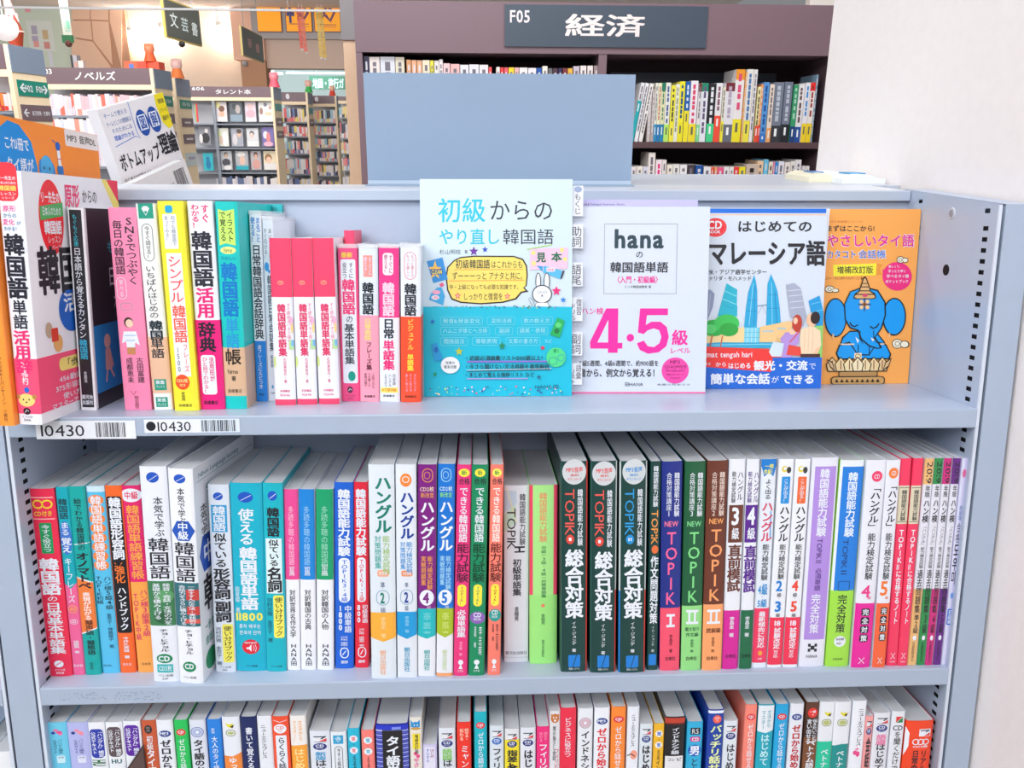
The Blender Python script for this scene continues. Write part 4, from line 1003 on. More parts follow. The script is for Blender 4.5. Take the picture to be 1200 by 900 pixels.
# ------------------------------------------------------------------ top shelf, face-out books
lean1 = math.atan2(20, 216)
D1 = ('M 0 70 1137 1604;t 初級 0 0 0 0 k;h 初級 130 205 490 385 #11c0d8 1;h からの 512 215 1000 375 #26303a 0;h やり直し 135 428 600 548 #11c0d8 1;h 韓国語 612 430 1000 546 #26303a 0;h 杉山明枝 140 580 302 618 #456 0;h 著 328 584 352 612 #456 0;s 362 558 434 632 #6a2aa0;s 458 558 506 606 #2348c0;'
      'M 0 70 1137 1604 -.004 .134;'
      'p #2a2018 250 660 300 636 400 626 700 628 770 650 800 700 806 770 798 850 780 862 812 892 760 902 720 950 620 975 450 986 300 975 230 950 198 880 188 780 200 710;'
      'p #f6dc6a 254 668 300 646 400 636 700 638 764 660 790 705 796 770 789 848 770 864 790 884 752 893 712 940 616 965 450 976 304 965 238 940 208 876 198 780 210 714;'
      'l #f6a04a 6 250 730 770 728;l #f6a04a 6 215 812 780 808;'
      'h 初級韓国語 262 655 522 722 k 1;h はこれからも 528 662 768 720 k 0;h ずーーーっと 235 745 500 805 k 0;h アナタと共に。 510 745 790 805 k 0;h 中・上級になっても必要な知識です。 215 838 755 876 k 0;h しっかりと復習を 318 900 620 955 k 0;s 252 895 304 950 #e04a4a;s 262 906 294 940 #f6b0a0;s 626 900 678 952 #e04a4a;s 636 911 668 942 #f6b0a0;'
      'p #2a8fd8 48 668 165 640 205 800 95 828;s 60 660 160 810 #f6c24a;r 78 725 165 765 #1a3a9a;h CLEAN 82 730 162 760 #f4e84a 3;'
      'p #e8588a 140 838 165 822 178 846 152 858;p #3aa8e0 128 858 160 862 182 925 168 992 62 950 78 905;e 88 880 148 912 #f6a8c4;e 80 918 140 952 #f4f4f8;h LUNA 88 922 134 945 #e8588a 2;'
      'p #f2c4dc 822 578 1108 568 1104 722 822 732;l #b8e060 6 798 580 985 546;e 832 592 862 622 #f8e07a;e 1045 570 1075 600 #f8e07a;e 835 668 865 700 #f8e07a;e 1070 640 1100 668 #f8e07a;h 見 868 602 942 676 #0f6a4a 3;h 本 980 600 1062 672 #0f6a4a 3;'
      'p #3a9ad8 870 700 920 706 912 742;p #56b8ea 925 700 1062 738 1050 800 920 752;o 945 715 1010 745 w .3;h HAND 950 720 1005 740 #e0508a 2;p #445 1068 735 1084 738 1060 800 1050 795;'
      'e 863 752 905 880 #2a2a30;e 869 759 899 880 w;e 925 752 972 880 #2a2a30;e 931 759 966 880 w;e 838 842 988 980 #2a2a30;e 845 850 981 973 w;'
      'O 880 888 905 905 2 #333;O 925 888 950 905 2 #333;l #333 2 905 896 925 896;e 908 915 920 925 k;l #333 2 902 935 914 926 926 935;l #333 3 842 1000 812 950 822 935 848 960 858 1000;p #f4f6fa 868 975 955 975 965 1008 865 1008;l #333 3 872 975 858 1008;l #333 3 955 975 972 1008;s 985 850 1058 925 #e8287a;s 1050 930 1096 976 #2a86d8;'
      'p #10bcd8 20 1004 120 1000 300 1004 520 1000 760 1006 900 1002 1150 1006 1150 1690 20 1690;' +
      ';'.join('e %d %d %d %d %s' % (x, y, x + s, y + s, c) for x, y, s, c in [(random.Random(i).randint(30, 1090), 992 + random.Random(i + 50).randint(0, 18), random.Random(i).randint(6, 14), ['#2a6a9a', '#3a8a6a', '#7a9ac8', '#445a88', '#88c8a0'][i % 5]) for i in range(46)]) + ';'
      'O 150 1080 465 1138 2.2 #8fe0ec .2;h 発音&発音変化 165 1090 450 1126 #a8eaf2 0;O 500 1080 708 1138 2.2 #8fe0ec .2;h 変則活用 530 1090 686 1126 #a8eaf2 0;O 758 1080 995 1138 2.2 #8fe0ec .2;h 数の数え方 775 1090 975 1126 #a8eaf2 0;'
      'O 150 1155 520 1212 2.2 #8fe0ec .2;h ハムニダ体とヘヨ体 165 1162 502 1200 #a8eaf2 0;O 562 1155 692 1212 2.2 #8fe0ec .2;h 副詞 590 1162 670 1200 #a8eaf2 0;O 730 1155 958 1212 2.2 #8fe0ec .2;h 語尾・表現 745 1162 940 1200 #a8eaf2 0;'
      'O 150 1232 352 1290 2.2 #8fe0ec .2;h 間接話法 170 1240 330 1278 #a8eaf2 0;O 388 1232 598 1290 2.2 #8fe0ec .2;h 尊敬表現 412 1240 575 1278 #a8eaf2 0;O 642 1232 900 1290 2.2 #8fe0ec .2;h 文章の書き方 658 1240 885 1278 #a8eaf2 0;h など 935 1246 990 1276 #a8eaf2 0;'
      's 70 1092 108 1130 #1a6ac8;p #1fae5a 1030 1085 1085 1110 1070 1160 1048 1236 975 1212 1000 1150;e 1015 1120 1060 1160 #5ad07a;e 1005 1165 1045 1205 #127a3c;s 255 1302 320 1370 #b8c84a;s 585 1262 640 1328 #1f8a5a;s 898 1290 940 1330 #e0284a;p #1f9ad8 78 1285 118 1265 160 1370 155 1400 105 1410 88 1350;e 98 1300 130 1345 #0f6ab8;s 88 1485 122 1525 #1f9a5a;'
      'e 948 1308 1095 1455 #4fd88a;h 聴く 1000 1318 1050 1348 #184 1;O 968 1382 1030 1438 3 #2a5a9a;O 1035 1362 1085 1410 3 #1f6ac8;e 150 1375 292 1500 #eaf2f6;h 充実の 184 1408 256 1432 k 1;h 巻末付録 172 1438 268 1464 k 1;'
      'l #8f74d0 12 345 1412 952 1412;h ・初級必須語彙リスト1500語以上！ 325 1366 945 1404 k 1;l #123 5 345 1484 985 1472;l w 4 345 1476 985 1466;h ・今さら聞けない文法用語を徹底解説 325 1430 972 1468 k 1;l #b49ad8 8 345 1540 808 1540;h ・まとめて覚える接辞リスト_など 325 1492 858 1528 k 1;s 872 1510 912 1550 #2a6a8a;h HANA田 862 1585 1045 1618 #1a4a6a 0;' +
      ';'.join('e %d %d %d %d %s' % (x, y, x + s, y + s, c) for x, y, s, c in [(random.Random(i + 9).randint(40, 1080), 1592 + random.Random(i + 77).randint(0, 60), random.Random(i).randint(7, 15), ['#f0c8e0', '#e8e8f0', '#2a7a9a', '#e85a8a', '#c8e870', '#3a4a9a'][i % 6]) for i in range(60)]))
D1 = D1.replace('t 初級 0 0 0 0 k;', '')
r1 = face_book('display_book', 'large white and cyan cover with a hand-drawn yellow speech bubble and rabbit, facing out', 'book', 'face-out books on the top shelf',
               pose(-80.5, 79.5, .15, -lean1, 0, -.02), 152, 217, 12, '#cfe2ee', D1)
tabs = [('もくじ', 6, 30), ('助詞', 44, 24), ('語尾', 82, 24), ('復習ドリル', 117, 24), ('副詞', 152, 24), ('語彙リスト', 184, 22)]
for s, y0, hh in tabs:
    mb = MB()
    mb.box(150, 163, 2.6, 3.0, 217 - y0 - hh, 217 - y0, '#e4e7ee')
    p = Painter(mb, lambda u, v, off: (150 + u, 2.6 - off, 217 - y0 - v), 13, hh)
    if len(s) == 3:
        p.run('e .3 .02 .9 .22 #9ac;t %s .3 .25 .85 .95 #334 0' % s)
    elif len(s) == 2:
        p.run('t %s .12 .08 .9 .95 #334 0' % s)
    else:
        p.run('t %s .5 .05 .95 .75 #334 0;t %s .05 .25 .48 .98 #334 0' % (s[:2], s[2:]))
    mb.build('index_tab', r1)

lean2 = math.atan2(14, 188)
D2 = ('M 40 69 592 785;r 40 848 632 854 #f06aa8;O 185 140 495 430 .5 #8a93a0 .001;h hana 228 160 446 238 #28404c 3;h の 318 250 352 282 k 1;h 韓国語単語 210 297 460 342 k 2;h 〈入門・初級編〉 228 356 430 386 #f0309a 2;h ミリネ韓国語教室_著 272 395 388 407 k 0;'
      'h ハン検 88 488 185 518 #f0309a 1;p #fb2ba2 222 492 248 492 248 638 268 638 268 662 248 662 248 680 206 680 206 662 130 662 128 634 196 492;p #d9e1ee 206 540 206 636 160 636;e 286 600 318 632 #fb2ba2;p #fb2ba2 342 492 462 492 462 520 372 520 367 562 392 548 430 548 458 570 468 612 458 652 425 678 380 684 344 668 330 640 360 628 378 652 405 656 428 640 436 612 426 584 402 576 376 584 360 600 334 594;'
      'h 級 480 582 552 648 #fb2ba2 2;h レベル 472 656 564 684 #fb2ba2 1;h 5級5週間、4級6週間で、約900語を 84 712 428 738 k 1;h 音から、例文から覚える！ 84 748 428 784 k 2;e 440 700 558 812 #f04aa8;h MP3 476 712 520 728 #8a1a5a 1;h CD-ROM付き 452 732 548 748 #8a1a5a 2;h 音声は収録の音声を 456 752 542 762 #8a1a5a 0;h 無料ダウンロード 462 768 538 778 #8a1a5a 0;h できます 476 784 522 794 #8a1a5a 0;h 田HANA 280 806 362 824 k 0;h 本書は見本です 420 812 568 820 #667 0')
face_book('display_book', 'white cover with a huge pink four and five, facing out beside the big cyan one', 'book', 'face-out books on the top shelf',
          pose(70.5, 89, .15, -lean2, 0, -.04), 141, 190, 14, '#d5deec', D2.replace('p #d9e1ee', 'p #d5deec'), spine='#e888b8')
face_book('display_book', 'lavender-topped copy standing behind the pink four and five cover', 'book', 'face-out books on the top shelf',
          pose(74, 112, .15, -.02, 0, 0), 130, 197, 6, '#c3c0ec', 'h romaji_hangul_korean_basic .05 .018 .42 .032 #556 0')
D3 = ('M 43 40 545 822 0;r 16 42 582 62 #1f6fd8;r 16 68 582 71 #f6b070;e 36 84 136 168 #ee2a34;e 42 90 130 162 #f6585c;e 46 94 126 158 #ee2a34;h CD 50 96 118 132 w 3;h BOOK 54 138 110 152 w 2;h はじめての 182 94 524 148 k 2;'
      'M 43 40 545 822 .05;h マレーシア語 45 184 576 298 #24242c 3;h 近米・アジア語学センター 20 314 310 338 k 1;h ファリダ・モハメッド 22 344 240 366 k 1;'
      'M 85 -481 880 1350 0 .14;p #8f9ab8 75 130 125 120 160 150 150 250 100 380 62 350;l #c8cede 4 100 150 90 330;l #c8cede 4 130 150 120 300;p #28b4cc 245 72 325 120 325 230 330 250 330 320 185 320;l #8fe0ea 5 235 130 320 170;l #8fe0ea 5 220 190 320 230;l #1a90b0 3 225 240 300 260;'
      'p #2aa8d8 445 10 460 60 472 130 478 300 476 405 382 405 392 260 405 140 430 60;p #2aa8d8 568 5 590 50 620 130 640 250 655 385 545 390 545 200 545 80;l #8fdcf0 5 440 70 420 390;l #1580b8 4 455 90 455 390;l #8fdcf0 5 575 70 590 380;l #1580b8 5 600 130 625 380;l #1580b8 3 400 200 475 200;l #1580b8 3 550 160 625 160;l #1580b8 3 395 280 475 280;l #1580b8 3 550 260 640 260;l #5a8aa8 6 478 242 545 234;l #5a8aa8 2 512 240 485 300;l #5a8aa8 2 512 240 540 300;'
      'p #a9b0c4 680 85 740 72 790 110 840 320 820 400 740 330 720 330;l #e0e4ee 4 690 130 790 120;l #e0e4ee 4 700 170 800 160;l #e0e4ee 4 712 215 810 205;l #e0e4ee 4 720 260 822 250;p #1b9ad8 850 205 930 165 985 290 990 380 960 420 900 400;l #7fd0f0 4 870 230 950 210;l #7fd0f0 4 885 290 970 270;'
      'p #f6d79a 75 440 260 420 385 400 385 515 75 540;p #f4c88a 500 400 720 355 740 370 720 515 500 515;p #7fd4e8 385 405 498 405 495 520 385 520;l w 3 410 405 410 520;l w 3 440 405 440 520;l w 3 470 405 470 520;l #6aa8b8 3 385 440 498 440;l #6aa8b8 3 385 480 498 480;r 520 425 600 440 #b8c8c8;r 625 405 690 420 #b8c8c8;'
      'p #36a8d0 75 525 200 515 700 520 600 560 250 560 75 545;l #8fe0ee 5 150 535 620 530;e 70 345 250 470 #2fb04a;e 160 305 345 440 #3fc45a;e 200 370 340 470 #2fa844;e 90 380 180 450 #58d070;l #c8603a 10 150 460 135 545;l #c8603a 8 225 465 212 550;'
      'p #e8503c 70 548 560 565 700 600 700 640 60 640;p #8fce6a 900 395 980 390 970 640 900 640;'
      'p #b794d8 690 440 790 440 790 520 750 560 740 640 665 640 680 560 650 490;l #e04434 8 795 430 720 520;e 715 415 765 460 #f6cba8;e 735 308 808 440 #c0402e;e 742 330 775 380 #f6c8a8;p #e84a3c 715 535 820 555 805 620 700 612;p #d4e2ec 600 510 680 525 665 625 560 622;l #8a5a4a 2.5 620 515 630 475 645 520;'
      'p #f4d8b4 800 420 880 390 945 430 955 540 920 610 810 605 795 500;l #e0a888 2 830 420 830 600;l #e0a888 2 860 410 860 600;l #e0a888 2 890 410 890 600;e 840 295 920 400 #f8c49c;e 868 285 938 380 #2c1c20;p #f4c49c 920 560 950 560 920 630 890 625;r 805 605 950 640 #4a2a24;'
      'M 85 -481 880 1350 0 .14;p #1c68d0 600 632 968 632 968 875 20 875 20 700 590 742;p #ee3a36 20 545 560 575 600 635 590 742 20 700;h Selamat_tengah_hari 30 585 450 640 w 1 0 18;h こんにちは 40 665 142 690 w 0 0 4;h から 175 665 262 700 w 1 0 6;h はじめる 270 670 442 715 w 2 0 4;h 観光・交流 460 655 860 730 w 3 0 -4;h で 868 670 925 725 w 0;'
      'p w 45 745 100 742 98 805 40 805;p #ee3a36 98 770 98 805 58 805;h 簡単な会話 142 752 585 835 w 3;h が 592 772 652 828 w 0;h できる 662 762 918 835 w 3')
face_book('display_book', 'white travel-language cover with twin blue towers and a blue foot, facing out', 'book', 'face-out books on the top shelf',
          pose(214.5, 107.5, .15, -math.atan2(14, 187), 0, -.02), 127, 189, 12, '#d5dfeb', D3)
face_book('display_book', 'blank white copy standing just behind the cover with the twin towers', 'book', 'face-out books on the top shelf',
          pose(300, 123, .15, -.0, 0, 0), 46, 188, 3, '#e9ecf3', '')
EL = '#0f9cec'
D4 = ('M 60 42 465 797 .09;h カタコト会話帳シリーズ4 78 92 258 103 #c0703a 0;h まずはここから! 88 114 312 142 k 2;h やさしいタイ語 88 152 494 212 w 3;h やさしいタイ語 90 154 492 210 #e0249a 2;h カタコト 84 222 228 264 w 3;h 会話帳 230 222 362 264 w 3;h カタコト 86 224 226 262 #1c6fd0 1;h 会話帳 232 224 360 262 #1c6fd0 1;'
      'p #f8ea3c 116 290 316 284 312 338 116 342;p #f09a3c 316 284 345 290 330 310 342 334 312 338;h 増補改訂版 132 296 300 330 k 1;e 342 278 478 408 #f02f7e;p #f02f7e 342 310 345 330 360 320;h 楽しくて、 370 292 432 304 w 1;h 手っとり早く 368 312 452 326 w 1;h 学べるタイ語 360 334 464 350 w 1;h ポケットブック 354 358 462 374 w 1;h スニサー・ウィッタヤーパンヤーノン_著 70 344 250 358 #5a3010 0;'
      'e 408 252 444 284 k;e 411 255 441 281 #f4ecd4;e 434 258 462 282 k;e 436 261 459 279 #f4ecd4;O 418 262 432 275 .5 k;e 74 384 120 416 k;e 77 387 117 413 #f4ecd4;e 106 396 140 416 k;e 108 398 136 413 #f4ecd4;O 88 394 104 408 .5 k;e 380 630 430 674 k;e 383 633 427 671 #f4ecd4;e 418 638 462 672 k;e 421 641 456 669 #f4ecd4;O 394 642 416 662 .6 k;'
      'M 60 42 465 797 .06;'
      'e 82 440 186 620 #16181e;e 88 446 181 614 %s;e 352 440 462 614 #16181e;e 358 446 456 608 %s;'
      'p #16181e 165 620 200 590 320 590 362 640 385 700 370 722 150 722 140 700;p %s 170 625 200 596 318 596 356 642 378 700 366 716 156 716 147 700;'
      'p #16181e 150 655 200 640 240 700 290 700 330 640 372 655 395 700 388 724 148 724 135 695;p %s 155 661 198 648 238 706 292 706 330 648 368 660 388 700 382 718 154 718 142 696;l #16181e 1 240 706 240 655;l #16181e 1 292 706 292 655;p #f6d0a8 158 650 220 650 222 656 158 656;p #f6d0a8 306 650 362 650 362 656 304 656;r 222 694 256 722 #f6dcae;O 228 700 250 718 .6 k .3;'
      'p #16181e 264 388 330 404 366 460 368 520 350 580 320 622 340 650 352 670 330 676 290 664 250 630 236 590 200 580 176 540 172 470 200 410;p %s 264 394 326 410 359 462 361 520 344 578 314 622 334 654 340 668 330 670 293 658 256 626 242 586 204 574 182 538 178 470 204 414;'
      'l #16181e .9 248 590 246 625 262 650;l #16181e .9 310 590 312 622 326 648;l #16181e 1.5 200 552 208 566 222 571 238 564;l #16181e 1.5 294 570 308 580 324 574 336 558;p w 226 618 244 636 236 648;p #f2e4c4 298 622 306 640 316 632;'
      'p #2a1c10 228 446 214 440 222 420 240 408 250 380 260 348 268 342 276 348 288 380 296 408 316 420 322 440 308 446;p #e0b074 232 442 220 436 228 424 244 412 254 384 264 352 272 352 284 384 292 412 310 424 316 438 304 442;l #2a1c10 1.2 226 424 312 424;l #2a1c10 1 242 408 296 408;l #2a1c10 1 250 390 288 390;l #2a1c10 .8 256 374 282 374;e 256 420 282 436 #d84a6a;'
      'e 244 448 262 466 #f2c890;e 272 448 290 466 #f2c890;e 244 474 262 492 #f2c890;e 272 474 290 492 #f2c890;e 257 460 277 480 #b87a3a;l #5a3010 1 267 440 267 500;l #5a3010 1 238 470 296 470;e 118 602 126 628 #f0c090;e 380 600 388 624 #f0c090;'
      % ((EL,) * 5) +
      ''.join('p #2a1c10 %d 780 %d 745 %d 710 %d 745 %d 780;p %s %d 776 %d 745 %d 716 %d 745 %d 776;l #7a2020 1 %d 770 %d 728;' % (c - 22, c - 30, c, c + 30, c + 22, k, c - 18, c - 25, c, c + 25, c + 18, c, c)
              for c, k in [(118, '#e6c48e'), (352, '#e6c48e'), (158, '#ecd09a'), (312, '#ecd09a'), (198, '#f2dca8'), (272, '#f2dca8'), (236, '#f6e4b8')]) +
      'p #2a1c10 92 720 120 735 130 780 108 760;p #e0b884 98 728 117 740 124 768 110 754;p #2a1c10 396 716 366 735 352 780 380 760;p #e0b884 390 724 369 740 358 770 378 754;'
      'o 146 778 330 804 #2a1c10 .3;o 150 781 326 801 #b88a50 .3;o 110 802 364 842 #2a1c10 .4;o 115 806 359 838 #c89a5c .4;' +
      ''.join('p #2a1c10 %d 830 %d 814 %d 830;' % (x, x + 10, x + 20) for x in range(128, 340, 24)))
face_book('display_book', 'orange cover with a blue praying elephant on a lotus, by the right end panel', 'book', 'face-out books on the top shelf',
          pose(338.5, 127.5, .15, -.03, 0, 0), 110.5, 188, 10, '#fbab55', D4)

# ------------------------------------------------------------------ bottom shelf
BR = 'r .3 .11 .75 .16 w;p #2a3038 .3 .108 .8 .108 .76 .13 .62 .14 .56 .13 .64 .122 .3 .122;p #e03038 .78 .13 .78 .165 .45 .165;'
def cdd(y, col, txt='CD', sub='付'):
    return 'e .14 %g .86 %g %s;h %s .26 %g .74 %g w 3;h %s .42 %g .58 %g w 1;' % (y, y + .07, col, txt, y + .018, y + .045, sub, y + .048, y + .062)
def asahi(c2, rest, lift=0):
    return ('p #e8eaf0 .18 .05 .85 .05 .85 .11 .18 .11;p #3a444e .2 .05 .84 .05 .8 .064 .6 .085 .52 .082 .64 .062 .2 .062;p #e23840 .84 .075 .84 .11 .44 .11;l #3a444e .5 .22 .116 .82 .116;e .16 .13 .84 .21 %s;h CD .28 .145 .72 .175 w 3;h BOOK .32 .182 .68 .192 w 1;' % c2) + rest
lowd = [
 ('#6ecbe9', 'sky blue book with pink berries on its spine, first on the bottom shelf', 'e .36 .06 .6 .085 #f06aa0;e .5 .08 .78 .11 #f04a8a;e .25 .085 .45 .115 #2a3a9a;e .6 .1 .8 .125 #f06aa0;t 「ハングル検定 .52 .15 .74 .32 #24607a 0;t 公式ガイド .28 .17 .48 .32 #24607a 0;o .4 .34 .8 .42 #cdeef8 .2;h 合格 .45 .35 .75 .37 #24607a 0', {}),
 ('#b3b8e9', 'lilac book with pink berries on its spine, second from the left on the bottom shelf', 'e .36 .06 .6 .085 #f48aa8;e .5 .08 .78 .11 #f49aa8;e .2 .085 .4 .115 #2a3a8a;e .6 .1 .8 .125 #f48aa8;t 「ハングル検定 .52 .15 .74 .32 #4a5488 0;t 公式ガイド .28 .17 .48 .32 #4a5488 0;o .4 .34 .8 .42 #dfe2f8 .2;h 合格 .45 .35 .75 .37 #4a5488 0', {}),
 ('#edf0f6', 'white book with a blue rounded title plate on its spine', 'o .08 .06 .9 .37 #2336a8 .3;t 「ハングル」検定 .52 .07 .84 .36 w 2;t 公式テキスト .14 .09 .44 .33 w 2;R HU .1 .39 .9 .46 #1f6a3a 3', {}),
 ('#edf0f6', 'white book with a brown-grey rounded title plate on its spine', 'o .08 .04 .9 .36 #5a4a50 .3;t 「ハングル」検定 .52 .05 .84 .35 w 2;t 公式テキスト .14 .07 .44 .31 w 2;h HU .2 .385 .85 .43 #17626a 3', {}),
 ('#edf0f6', 'white book with a purple rounded title plate on its spine', 'o .06 .03 .9 .36 #5a1fa0 .3;t 「ハングル」検定 .52 .04 .84 .35 w 2;t 公式テキスト .14 .06 .44 .31 w 2', {}),
 ('#c85a34', 'rust brown book with a black CD disc on its spine', 'e .2 .04 .74 .13 #2c2a34;h CD .34 .06 .6 .08 #c9b0a0 1;h 付き .34 .09 .6 .11 #c9b0a0 1;t 初級 .32 .15 .7 .26 w 1;t タイ語 .25 .3 .78 .5 w 2', {}),
 ('#e9edf5', 'white book with a navy recording disc and black lettering on its spine', cdd(.1, '#1d3f8f', 'MP3').replace('.26', '.2') + 't ゼロから始める .2 .2 .78 .6 k 3', {}),
 ('#22c25c', 'bright green book with a red CD disc on its spine', cdd(.085, '#e3303a') + 't ゼロから話せる .3 .19 .7 .52 w 1', {}),
 ('#dde2ef', 'pale grey book with a lilac compact-disc drawing on its spine', 'O .1 .07 .86 .17 .8 #6a7ab8;e .14 .08 .82 .16 #b8c4e4;e .4 .105 .58 .135 w;O .3 .09 .66 .15 .4 #8090c0;t タイ語のかたち .22 .2 .78 .56 k 3', {}),
 ('#2281dd', 'mid blue book with small white lettering on its spine', 't 新版 .3 .08 .55 .14 w 0;t 大人のタイ語 .3 .17 .68 .44 w 1', {}),
 ('#e6eaf3', 'white book with a yellow bird and an olive ring, left part of the bottom shelf', 'p #e8dc3c .2 .05 .4 .07 .62 .06 .66 .08 .5 .11 .3 .09;p k .45 .09 .7 .075 .6 .11;O .22 .13 .74 .19 .8 #8a9a3a;e .3 .145 .66 .175 #b8c070;p #f08a3c 0 .4 .5 .41 1 .37 1 .8 0 .8;t ゆっくり .3 .42 .7 .6 w 2', {}),
 ('#16265e', 'dark navy book with white hand lettering on its spine', 't 書いて覚える .3 .1 .74 .55 w 2', {}),
 ('#e8ecf4', 'white book with thin black lettering, left of the orange-red CD book', 't ニューエクスプレス .22 .08 .6 .44 k 1', {}),
 ('#f1512e', 'orange-red book with a white CD disc and a white title panel', 'l w .5 .1 .03 .5 .05 .9 .03;e .1 .07 .86 .17 w;h CD .22 .09 .74 .125 #f1512e 1;h 付き .36 .135 .6 .15 #f1512e 1;o .18 .19 .84 .9 w .1;t らくらく話せる .32 .21 .72 .56 #2a2a34 2', {}),
 ('#f1edea', 'white over yellow-orange book with a slanted foot on its cover', 'p #f8a53a 0 .31 1 .3 1 .9 0 .9;t 文法から .52 .04 .76 .26 #f0a84a 1;t マスター！ .18 .04 .4 .27 #f0a84a 1;t はじめての .22 .34 .8 .6 #fbe4a0 2', dict(side='p #f4b0a0 0 0 134 0 134 1 0 1')),
 ('#e0e6f0', 'white book with a red-cornered emblem above a navy disc, beside the slanted-foot book', asahi('#23307f', 't 新版 .28 .23 .76 .3 #2f9ad0 2;t はじめて .26 .32 .76 .56 k 2'), {}),
 ('#e6ecf2', 'white book with a light blue square emblem and an outlined caption', 'r .16 .03 .8 .13 #2fa0d0;o .38 .045 .6 .08 #a8d8ec .3;l w .6 .3 .06 .48 .11 .66 .06;O .24 .16 .72 .48 .6 #556;t 今すぐ話せる！ .38 .18 .6 .44 k 1', {}),
 ('#22b8d8', 'turquoise-blue book with white discs on its spine', 'e .15 .07 .82 .15 w;h 聞 .3 .085 .66 .135 #e8505a 1;h て .4 .17 .6 .195 k 0;e .15 .205 .82 .285 w;h 覚 .3 .22 .66 .27 #e8505a 1;t えるタイ .36 .3 .66 .48 k 1', {}),
 ('#f78079', 'salmon book with pale discs on its spine', 'e .18 .07 .84 .15 #eaf6fa;h 聞 .34 .085 .68 .135 #1fa0c8 1;h て .4 .17 .6 .195 k 0;e .18 .2 .84 .28 #eaf6fa;h 覚 .34 .215 .68 .265 #1fa0c8 1;t える単 .38 .3 .64 .44 k 1', {}),
 ('#2a2f9c', 'extra thick blue and white striped book with a black title panel', ''.join('r 0 %g 1 %g %s;' % (.06 + i * .05, .075 + i * .05, '#a6aef0') for i in range(12)) + ''.join('r 0 %g 1 %g %s;' % (.085 + i * .05, .095 + i * .05, '#6470d8') for i in range(12)) + 'r 0 0 1 .05 #2436c8;r .5 .02 .78 .05 #7f90e8;r .2 .06 .82 .75 #1c1a20;t タイ語単語 .34 .12 .7 .52 w 3;r .0 .05 .2 .055 #dde', {}),
 ('#e7e2d8', 'slim cream book with a blue cat above a yellow title plate', 'p #2a90d0 .1 .02 .3 .05 .6 .05 .85 .02 .85 .1 .1 .1;e .25 .04 .75 .12 #2a90d0;e .1 .1 .9 .13 #c89a4a;e .35 .07 .45 .085 w;e .6 .07 .7 .085 w;r .22 .17 .84 .34 #f4de3c;t 増補改訂版 .4 .18 .7 .33 #333 1;e .3 .37 .6 .41 #e84a8a;e .5 .4 .8 .44 #e84a8a;t やさしい .3 .44 .7 .58 #e0309a 2', {}),
 ('#cfc8ec', 'low lilac-white book sunk between its neighbours in the left half', 'r .12 .02 .88 .3 #e4e2f4;t はじめ .52 .04 .82 .16 #a05a90 1;t すらすら .2 .04 .48 .22 #5a6ac0 1', {}),
 ('#e0e6f0', 'white book with a red-cornered emblem and green lettering below a navy CD disc', asahi('#23307f', 't 語順 .24 .23 .76 .33 #7fc84a 2;t はじめ .26 .35 .76 .56 k 2'), {}),
 ('#ee3428', 'vivid red book with two rows of white lettering beside the thin turquoise one', 't 話せる・ .56 .06 .84 .2 #fbd8c0 2;t 伝わる .2 .06 .48 .2 #fbd8c0 2;t ミャンマー .3 .25 .8 .56 w 1', {}),
 ('#12b3c4', 'turquoise book with a red CD disc, near the middle of the bottom shelf', cdd(.1, '#e3303a') + 't ゼロから話せる .32 .21 .72 .55 w 1', {}),
 ('#d9e2ea', 'white book with a red-cornered emblem, light blue CD disc and slanted black lettering', asahi('#2a6ac0', 't フィリピン .22 .25 .8 .55 k 2'), {}),
 ('#e3e4e8', 'white book with a red-cornered emblem and a yellow starburst panel', 'r 0 .12 1 .8 #f2de2c;' + asahi('#1a2c7a', 't 指差し .2 .24 .84 .4 k 3;t 会話 .2 .41 .84 .54 k 3'), {}),
 ('#e3e7f0', 'white book with a red-cornered emblem, right of the one with the starburst panel', asahi('#23307f', 't はじめて .26 .25 .78 .56 k 3'), {}),
 ('#ee2b7c', 'magenta book with a row of pale lettering above bold white lettering', 't 話せる・ .56 .05 .84 .18 #f8a0c0 1;t 伝わる .2 .05 .48 .17 #f8a0c0 1;t フィリピン語 .2 .19 .84 .56 w 2', {}),
 ('#dfe0e4', 'slim white book with an orange fox face on its spine', 'e .1 .02 .9 .12 #c8783a;p #c8783a .1 .02 .4 .04 .15 .07;p #c8783a .9 .02 .6 .04 .85 .07;e .3 .05 .42 .07 w;e .58 .05 .7 .07 w;e .4 .08 .6 .105 w;t 旅の指さし会話 .3 .15 .6 .42 k 1;t フィリピン .5 .4 .9 .6 #d04a6a 1', {}),
 ('#ea2d4a', 'crimson book with white lettering at the middle of the bottom shelf', 't ビジネスに役立つ .28 .09 .7 .52 w 1', {}),
 ('#e8ecf2', 'white book with a pinkish compact-disc drawing on its spine', 'O .12 .09 .86 .2 .8 #b08a98;e .16 .1 .82 .19 #dcc0cc;e .4 .13 .58 .16 w;O .3 .11 .68 .18 .4 #c098a8;t インドネシア語 .24 .23 .78 .66 k 2', {}),
 ('#edf0f7', 'white book with a navy recording disc and red lettering on its spine', cdd(.1, '#1d3f8f', 'MP3').replace('.26', '.2') + 't ゼロから始める .22 .21 .78 .62 #e0242c 3', {}),
 ('#f98a34', 'light orange book with a red CD disc on its spine', cdd(.09, '#e3303a') + 't ゼロから話せる .3 .2 .7 .56 w 1', {}),
 ('#e9edf6', 'slim white book with thin lettering above a peach and its stalk', 't ニューエクスプレス .3 .07 .66 .42 k 1;e .3 .46 .9 .56 #f4a088;l k 1 .05 .52 .4 .5 .7 .53', {}),
 ('#dde5ec', 'white book with a red-cornered emblem, left of the slim mustard yellow book', asahi('#1e3f88', 't はじめて .22 .24 .8 .55 k 3'), {}),
